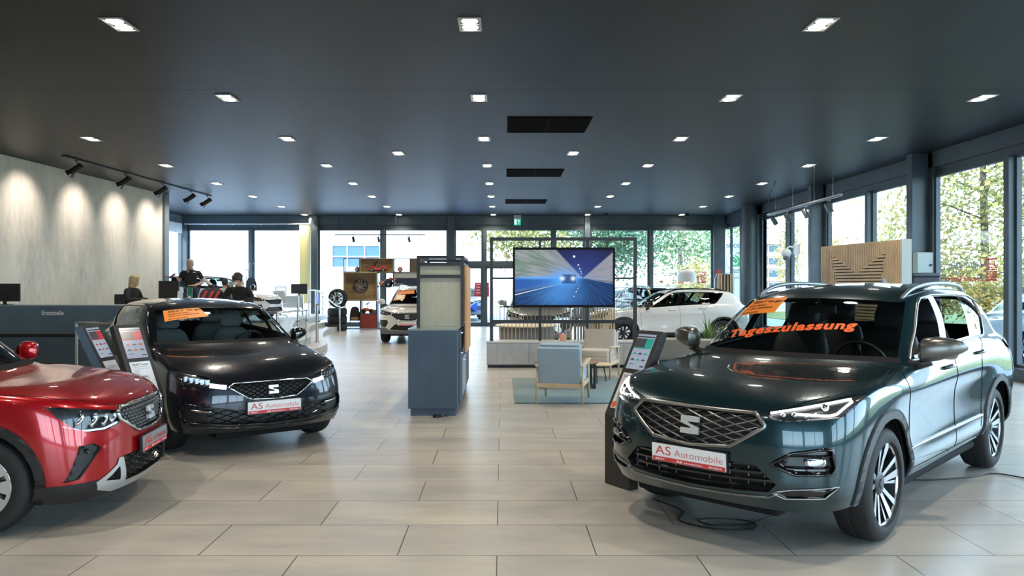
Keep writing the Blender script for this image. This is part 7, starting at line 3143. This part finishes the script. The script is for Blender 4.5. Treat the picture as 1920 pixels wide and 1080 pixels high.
# cables under the dark green car
for lab, P in (('thin black cable looped on the floor under the green car front', [(1.15, 5.95, .008), (1.30, 5.62, .008), (1.22, 5.40, .01), (1.42, 5.22, .008), (1.66, 5.20, .01), (1.72, 5.36, .008), (1.50, 5.44, .012), (1.34, 5.38, .02), (1.40, 5.30, .012), (1.62, 5.30, .008), (1.9, 5.5, .008)]),
               ('thin black cable crossing the floor behind the green car wheel', [(3.05, 6.95, .008), (3.3, 6.55, .008), (3.9, 6.60, .01), (4.25, 6.75, .008), (4.5, 6.45, .01), (4.75, 6.7, .008)])):
    g = MB()
    g.tube(smooth_poly3(P, 6), .006, 6)
    tag(g.build('floor_cable', M_BLACK, smooth='all'), lab, 'cable')
g = MB()
g.box(4.55, 6.9, 5.78, 5.83, .001, .007, M=Matrix.Translation((5.7, 6.05, 0)) @ Matrix.Rotation(R(-24), 4, 'Z') @ Matrix.Translation((-5.7, -5.8, 0)))
tag(g.build('cable_cover', pmat('pale tape', (.62, .66, .70), .35)), 'pale strip of cable cover on the floor behind the green car', 'cable cover')
# ---------------------------------------------------------------- outside
g = MB()
g.quad((-120, -60, -.06), (140, -60, -.06), (140, 260, -.06), (-120, 260, -.06))
struct(g.build('ground', pmat('pale paving', (.33, .35, .38), .9, noise=(.8, .12))))
g = MB()
g.add([(13.6, -20, -.04), (60, -20, -.04), (60, 44, -.04), (13.6, 44, -.04), (20, -20, .5), (60, -20, .5), (60, 44, .5), (20, 44, .5)], [(0, 4, 7, 3), (4, 5, 6, 7)])
o = g.build('lawn', pmat('dry lawn', (.17, .19, .06), .95, noise=(1.5, .35)), fix=False)
struct(o)


def leaf_mat(name, c1, c2):
    m = pmat(name, c1, .6)
    n, l = m.node_tree.nodes, m.node_tree.links
    b = n['Principled BSDF']
    t = n.new('ShaderNodeTexCoord')
    z = n.new('ShaderNodeTexNoise')
    z.inputs['Scale'].default_value = 1.1
    z.inputs['Detail'].default_value = 6
    l.new(t.outputs['Object'], z.inputs['Vector'])
    r = n.new('ShaderNodeValToRGB')
    r.color_ramp.elements[0].position = .40
    r.color_ramp.elements[0].color = (*c1, 1)
    r.color_ramp.elements[1].position = .60
    r.color_ramp.elements[1].color = (*c2, 1)
    l.new(z.outputs[0], r.inputs[0])
    l.new(r.outputs[0], b.inputs['Base Color'])
    tr = n.new('ShaderNodeBsdfTranslucent')
    l.new(r.outputs[0], tr.inputs[0])
    mx = n.new('ShaderNodeMixShader')
    mx.inputs[0].default_value = .4
    out = [x for x in n if x.type == 'OUTPUT_MATERIAL'][0]
    l.new(b.outputs[0], mx.inputs[1])
    l.new(tr.outputs[0], mx.inputs[2])
    l.new(mx.outputs[0], out.inputs[0])
    return m


M_BARK = pmat('bark', (.16, .13, .10), .9, noise=(6, .3))
M_LYG = leaf_mat('leaves yellow green', (.27, .28, .08), (.40, .33, .10))
M_LGR = leaf_mat('leaves green', (.09, .19, .11), (.17, .28, .15))
M_LAU = leaf_mat('leaves autumn', (.40, .27, .06), (.30, .30, .10))
M_LMID = leaf_mat('leaves mid green', (.15, .25, .11), (.24, .33, .14))


def tree(label, x, y, h, cz, rx, rz, mat, seed, n=4200, leaf=.10, trunk=.16, cat='tree', name='tree', clumps=26):
    rng = random.Random(seed)
    t = thing(name, label, cat, (x, y, -.05))
    g = MB()
    g.tube([(0, 0, 0), (.05, .05, cz * .5), (-.05, .0, cz), (.05, .05, h * .92)], [trunk, trunk * .8, trunk * .6, trunk * .12], 8)
    g.build('trunk', M_BARK, t, smooth='all')
    C = []
    for i in range(clumps):
        while True:
            p = Vector((rng.uniform(-1, 1), rng.uniform(-1, 1), rng.uniform(-1, 1)))
            if p.length < 1:
                break
        C.append((Vector((p.x * rx * .85, p.y * rx * .85, cz + p.z * rz * .85)), rng.uniform(.22, .42)))
    for i in range(0, clumps, 3):
        g = MB()
        c = C[i][0]
        b = Vector((0, 0, max(.3, min(c.z - .3 * (abs(c.x) + abs(c.y)), h * .8))))
        g.tube([b, b.lerp(c, .5) + Vector((0, 0, .1)), c], [trunk * .3, trunk * .2, trunk * .06], 5)
        g.build('branch', M_BARK, t, smooth='all')
    g = MB()
    for i in range(n):
        c, r = C[rng.randrange(clumps)]
        d = Vector((rng.gauss(0, 1), rng.gauss(0, 1), rng.gauss(0, 1)))
        p = c + Vector((d.x * rx * r, d.y * rx * r, d.z * rz * r)) * .75
        a = Vector((rng.uniform(-1, 1), rng.uniform(-1, 1), rng.uniform(-1, 1))).normalized()
        b = a.orthogonal().normalized()
        s_ = leaf * rng.uniform(.6, 1.4)
        g.add([p - a * s_, p + b * s_ * .6, p + a * s_, p - b * s_ * .6], [(0, 1, 2, 3)])
    g.build('foliage', mat, t, fix=False)
    return t


tree('pale yellow-green tree outside the entrance doors', .9, 37.5, 7.0, 4.6, 3.0, 1.9, M_LYG, 1)
tree('dense dark green tree outside behind the television wall', 5.3, 39.5, 8.5, 5.0, 3.2, 2.6, M_LGR, 2, 9000, .10)
tree('green tree outside behind the white pendant lamp', 9.3, 41.0, 8.0, 4.6, 2.6, 2.9, M_LMID, 3, 4500)
tree('low autumn bush outside behind the white pendant lamp', 9.6, 38.4, 2.9, 1.7, 1.5, 1.1, M_LAU, 4, 2600, .07, .05, 'bush', 'bush')
tree('green tree behind the tall white brand pylon', 11.9, 44.0, 8.5, 5.4, 2.3, 2.8, M_LMID, 5, 3000)
tree('tall yellow-green autumn tree filling the right window', 14.75, 24.0, 10.5, 5.4, 2.9, 4.4, M_LYG, 6, 13000, .085, .15, clumps=60)
tree('yellow-green tree partly seen at the right picture edge', 16.8, 18.5, 10, 5.2, 2.8, 4.2, M_LYG, 7, 5000, .09)
for i, (x, y, r_, m) in enumerate(((14.3, 21.5, 1.5, M_LAU), (16.2, 22.8, 1.7, M_LMID), (14.6, 26.0, 1.5, M_LAU), (17.6, 20.2, 1.7, M_LMID))):
    tree(['yellow autumn bush before the lawn outside the right window', 'mid-green bush behind the yellow bushes outside the right window', 'yellow bush under the tall autumn tree, farther back', 'mid-green bush beside the right picture edge'][i], x, y, 2.6, 1.55, r_, 1.0, m, 20 + i, 2600, .07, .05, 'bush', 'bush')
tree('slim yellow autumn tree before the brick apartment building', 20.4, 56, 7.2, 4.2, 1.1, 2.8, M_LAU, 8, 1500, .12)
tree('small autumn tree far outside left of the street lamp', 25.2, 60, 6.6, 4.3, 1.5, 2.0, M_LAU, 9, 700, .13)
tree('small autumn tree far outside right of the street lamp', 27.8, 56, 7.6, 5.0, 1.6, 2.4, M_LAU, 10, 700, .13)

sl = thing('street_lamp', 'slim street lamp far outside the right windows', 'street lamp', (24.6, 55.0, -.05))
g = MB()
g.tube([(0, 0, 0), (0, 0, 6.2)], [.07, .04], 8)
g.build('lamp_post', M_TRKGREY, sl, smooth=40)
g = MB()
g.box(-1.0, .05, -.06, .06, 6.15, 6.25)
g.build('lamp_head', M_TRKGREY, sl)


def building(label, x0, x1, y0, y1, h, wall, rows, cols, bands=None, roof=None, wx=(.6, .55)):
    b = thing('building', label, 'building', ((x0 + x1) / 2, (y0 + y1) / 2, -.05))
    hw, hd = (x1 - x0) / 2, (y1 - y0) / 2
    g = MB()
    g.box(-hw, hw, -hd, hd, 0, h)
    g.build('wall', wall, b)
    fh = h / rows if rows else h
    for r_ in range(rows):
        if bands:
            g = MB()
            g.box(-hw - .1, hw + .1, -hd - .12, -hd, r_ * fh + fh * .05, r_ * fh + fh * .28)
            g.build('floor_band', bands, b)
        for c_ in range(cols):
            cw = 2 * hw / cols
            xa = -hw + c_ * cw + cw * (1 - wx[0]) / 2
            za = r_ * fh + fh * .36
            g = MB()
            g.box(xa - .05, xa + cw * wx[0] + .05, -hd - .06, -hd, za - .05, za + fh * wx[1] + .05)
            w_ = g.build('window', M_WHITE, b)
            g = MB()
            g.box(xa, xa + cw * wx[0], -hd - .08, -hd - .06, za, za + fh * wx[1])
            g.build('pane', pmat('far pane', (.05, .09, .11), .4, spec=.2), w_)
    g = MB()
    if roof == 'gable':
        g.add([(-hw - .3, -hd - .3, h), (hw + .3, -hd - .3, h), (hw + .3, hd + .3, h), (-hw - .3, hd + .3, h), (-hw - .3, 0, h + hd * .9), (hw + .3, 0, h + hd * .9)], [(0, 1, 5, 4), (2, 3, 4, 5), (0, 4, 3), (1, 2, 5), (0, 3, 2, 1)])
        g.build('roof', pmat('roof grey', (.34, .37, .42), .6), b)
    else:
        g.box(-hw - .4, hw + .4, -hd - .4, hd + .4, h, h + .4)
        g.build('roof', pmat('roof pale', (.5, .52, .54), .6), b)
    return b


building('brick apartment building with white bands far outside the right windows', 49.0, 58.0, 146, 156, 9.2, pmat('far brick', (.20, .14, .11), .9), 4, 3, M_WHITE)
building('white house with a pitched grey roof far outside the right windows', 40.5, 52.0, 100, 112, 4.4, M_WHITE, 1, 4, None, 'gable')
M_FACADE = pmat('white brick facade', (.78, .81, .85), .8)
fb = thing('building', 'long white hall outside the back windows with one blue-grey window', 'building', (-12, 46, -.05))
g = MB()
g.box(-14, 9.6, -3.5, 3.5, 0, 8)
g.build('wall', M_FACADE, fb)
g = MB()
for q in ((2.75, 5.5, 2.55, 2.65), (2.75, 5.5, 3.78, 3.86), (2.75, 2.85, 2.65, 3.78), (5.4, 5.5, 2.65, 3.78), (3.62, 3.68, 2.65, 3.78), (4.55, 4.61, 2.65, 3.78), (2.85, 5.4, 3.18, 3.23)):
    g.box(q[0], q[1], -3.60, -3.5, q[2], q[3])
w_ = g.build('window', M_WHITE, fb)
g = MB()
g.box(2.8, 5.45, -3.53, -3.49, 2.6, 3.8)
g.build('pane', pmat('blue grey pane', (.07, .13, .19), .4, spec=.2), w_)
g = MB()
g.box(2.5, 5.7, -3.75, -3.5, 2.42, 2.52)
g.build('window_sill', pmat('blue sill', (.45, .55, .65), .6), fb)
g = MB()
g.box(-14, -6.5, -3.6, -3.5, 2.0, 3.1)
g.build('blue_band', pmat('pale blue band', (.55, .66, .78), .6), fb)
g = MB()
g.box(-6.5, 12, -.1, .1, 0, 1.55)
tag(g.build('garden_wall', pmat('pale block wall', (.55, .56, .58), .8, noise=(3, .1)), loc=(4.2, 44.5, -.05)), 'pale grey garden wall outside behind the parked cars', 'wall')

py = thing('sign_pylon', 'tall white car brand pylon with round green emblem outside the corner window', 'sign', (9.82, 33.0, -.05), R(0))
g = MB()
g.box(-.50, .50, -.14, .14, 0, 3.66)
g.build('pylon_body', pmat('pylon white', (.70, .74, .78), .35), py, bevel=.02)
f = lambda u, v, d=-.145: Vector((u, d, v))
g = MB()
put_text(g, 'SKODA', f, w=.84, h=.155, x=0, y=3.24, align='C', bold=.012)
put_text(g, 'AUTOMOBILE', f, w=.74, h=.09, x=0, y=1.93, align='C')
g.build('lettering', pmat('dark grey lettering', (.06, .08, .09), .5), py, fix=False)
g = MB()
M = Matrix.Translation((0, -.14, 2.66)) @ Matrix.Rotation(R(90), 4, 'X')
g.lathe([(.40, 0), (.40, .03), (.34, .035), (.33, .02), (.33, 0)], 48, M)
em = g.build('emblem_ring', M_CHROME, py, smooth=40)
g = MB()
g.lathe([(.335, .005), (.001, .006)], 40, M)
g.build('emblem_field', pmat('emblem white', (.85, .88, .87), .4), em)
g = MB()
fe = lambda u, v: Vector((u, -.152, 2.66 + v))
W_ = [(-.20, -.20), (.22, -.20), (.25, -.15), (.25, .02), (.19, -.02), (.12, -.10), (-.16, -.13)]
for P in ([(-.20, -.21), (.20, -.21), (.24, -.17), (.20, -.13), (-.14, -.14)], [(.02, -.14), (.18, -.14), (.18, .02), (.10, .18), (-.02, .26), (-.09, .24), (.02, .14), (.08, .0)],
          [(-.03, -.10), (.06, .0), (.0, .10), (-.14, .20), (-.19, .15), (-.06, .05)], [(-.06, -.10), (-.02, -.01), (-.10, .06), (-.23, .12), (-.25, .06), (-.12, -.02)]):
    g.add([fe(*p) for p in P], [tuple(range(len(P)))])
g.build('winged_arrow', pmat('emblem green', (.04, .36, .10), .4), em, fix=False)
g = MB()
g.add([f(x, z, -.1455) for x, z in ((-.48, 2.18), (-.2, 2.22), (.1, 2.2), (.3, 2.32), (.48, 2.55), (.48, 2.52), (.3, 2.29), (.1, 2.17), (-.2, 2.19), (-.48, 2.15))], [tuple(range(10))])
g.build('line_ornament', pmat('ornament grey', (.3, .34, .36), .5), py, fix=False)

# lettering stuck to the window panes, readable from outside
M_STKRED = pmat('sticker red', (.62, .07, .08), .5)
M_STKBLUE = pmat('sticker grey blue', (.30, .42, .48), .5)
M_STKPALE = pmat('sticker pale', (.78, .84, .86), .5)


def window_sticker(label, f, s):
    """f(u, v): u runs as seen from outside, in metres; s = overall size factor"""
    st = thing('window_sticker', label, 'sticker')
    g = MB()
    put_text(g, 'Seat-Händler', f, w=.95 * s, x=.05 * s, y=.22 * s, bold=.01)
    g.build('upper_lettering', M_STKBLUE if s > 1 else M_STKPALE, st, fix=False)
    g = MB()
    put_text(g, '...wir sind Testsieger!', f, w=1.17 * s, h=.085 * s, x=0, y=0, bold=.02)
    g.build('red_lettering', M_STKRED, st, fix=False)
    g = MB()
    for P in ([(-.34, .0), (-.06, .0), (-.06, .03), (-.34, .03)], [(-.34, .32), (-.06, .32), (-.06, .35), (-.34, .35)], [(-.34, .165), (-.06, .165), (-.06, .185), (-.34, .185)], [(-.34, .03), (-.325, .03), (-.325, .32), (-.34, .32)], [(-.075, .03), (-.06, .03), (-.06, .32), (-.075, .32)]):
        g.add([f(u * s, v * s) for u, v in P], [(0, 1, 2, 3)])
    put_text(g, 'Auto', f, w=.235 * s, h=.115 * s, x=-.317 * s, y=.195 * s, bold=.03)
    put_text(g, 'Bild', f, w=.235 * s, h=.115 * s, x=-.317 * s, y=.042 * s, bold=.03)
    g.build('red_square', M_STKRED, st, fix=False)
    return st


window_sticker('red and pale mirrored lettering on the back window beside the pendant lamp', lambda u, v: Vector((7.60 - u, YB + .055, 1.70 + v)), 1.27)
window_sticker('red and blue mirrored lettering on the big right window pane', lambda u, v: Vector((XR + .065, 14.42 + u, 1.70 + v)), 1.18)
os_ = thing('window_sticker', 'square red opening hours sticker on the glass entrance door', 'sticker')
g = MB()
g.quad((-1.07, YB + .04, 1.16), (-.80 + .02, YB + .04, 1.16), (-.78, YB + .04, 1.72), (-1.07, YB + .04, 1.72))
g.add([(-.64, YB + .04, 1.16), (-.50, YB + .04, 1.16), (-.50, YB + .04, 1.72), (-.64, YB + .04, 1.72)], [(0, 1, 2, 3)])
g.build('red_foil', pmat('red foil', (.66, .05, .07), .5, emit=(.5, .03, .04), estr=.0), os_, fix=False)
g = MB()
for i, (a, b) in enumerate(((-1.0, -.83), (-1.0, -.85), (-1.02, -.86), (-1.0, -.84))):
    z = 1.62 - i * .11
    g.quad((a, YB + .036, z), (b, YB + .036, z), (b, YB + .036, z + .045), (a, YB + .036, z + .045))
g.build('text_bars', pmat('foil print', (.85, .6, .6), .5), os_, fix=False)
rs = MB()
rs.box(8.36, 8.52, YB - .235, YB - .222, 2.05, 2.20)
tag(rs.build('sign', M_RED, bevel=.003), 'small square red sign on the far right corner column', 'sign')
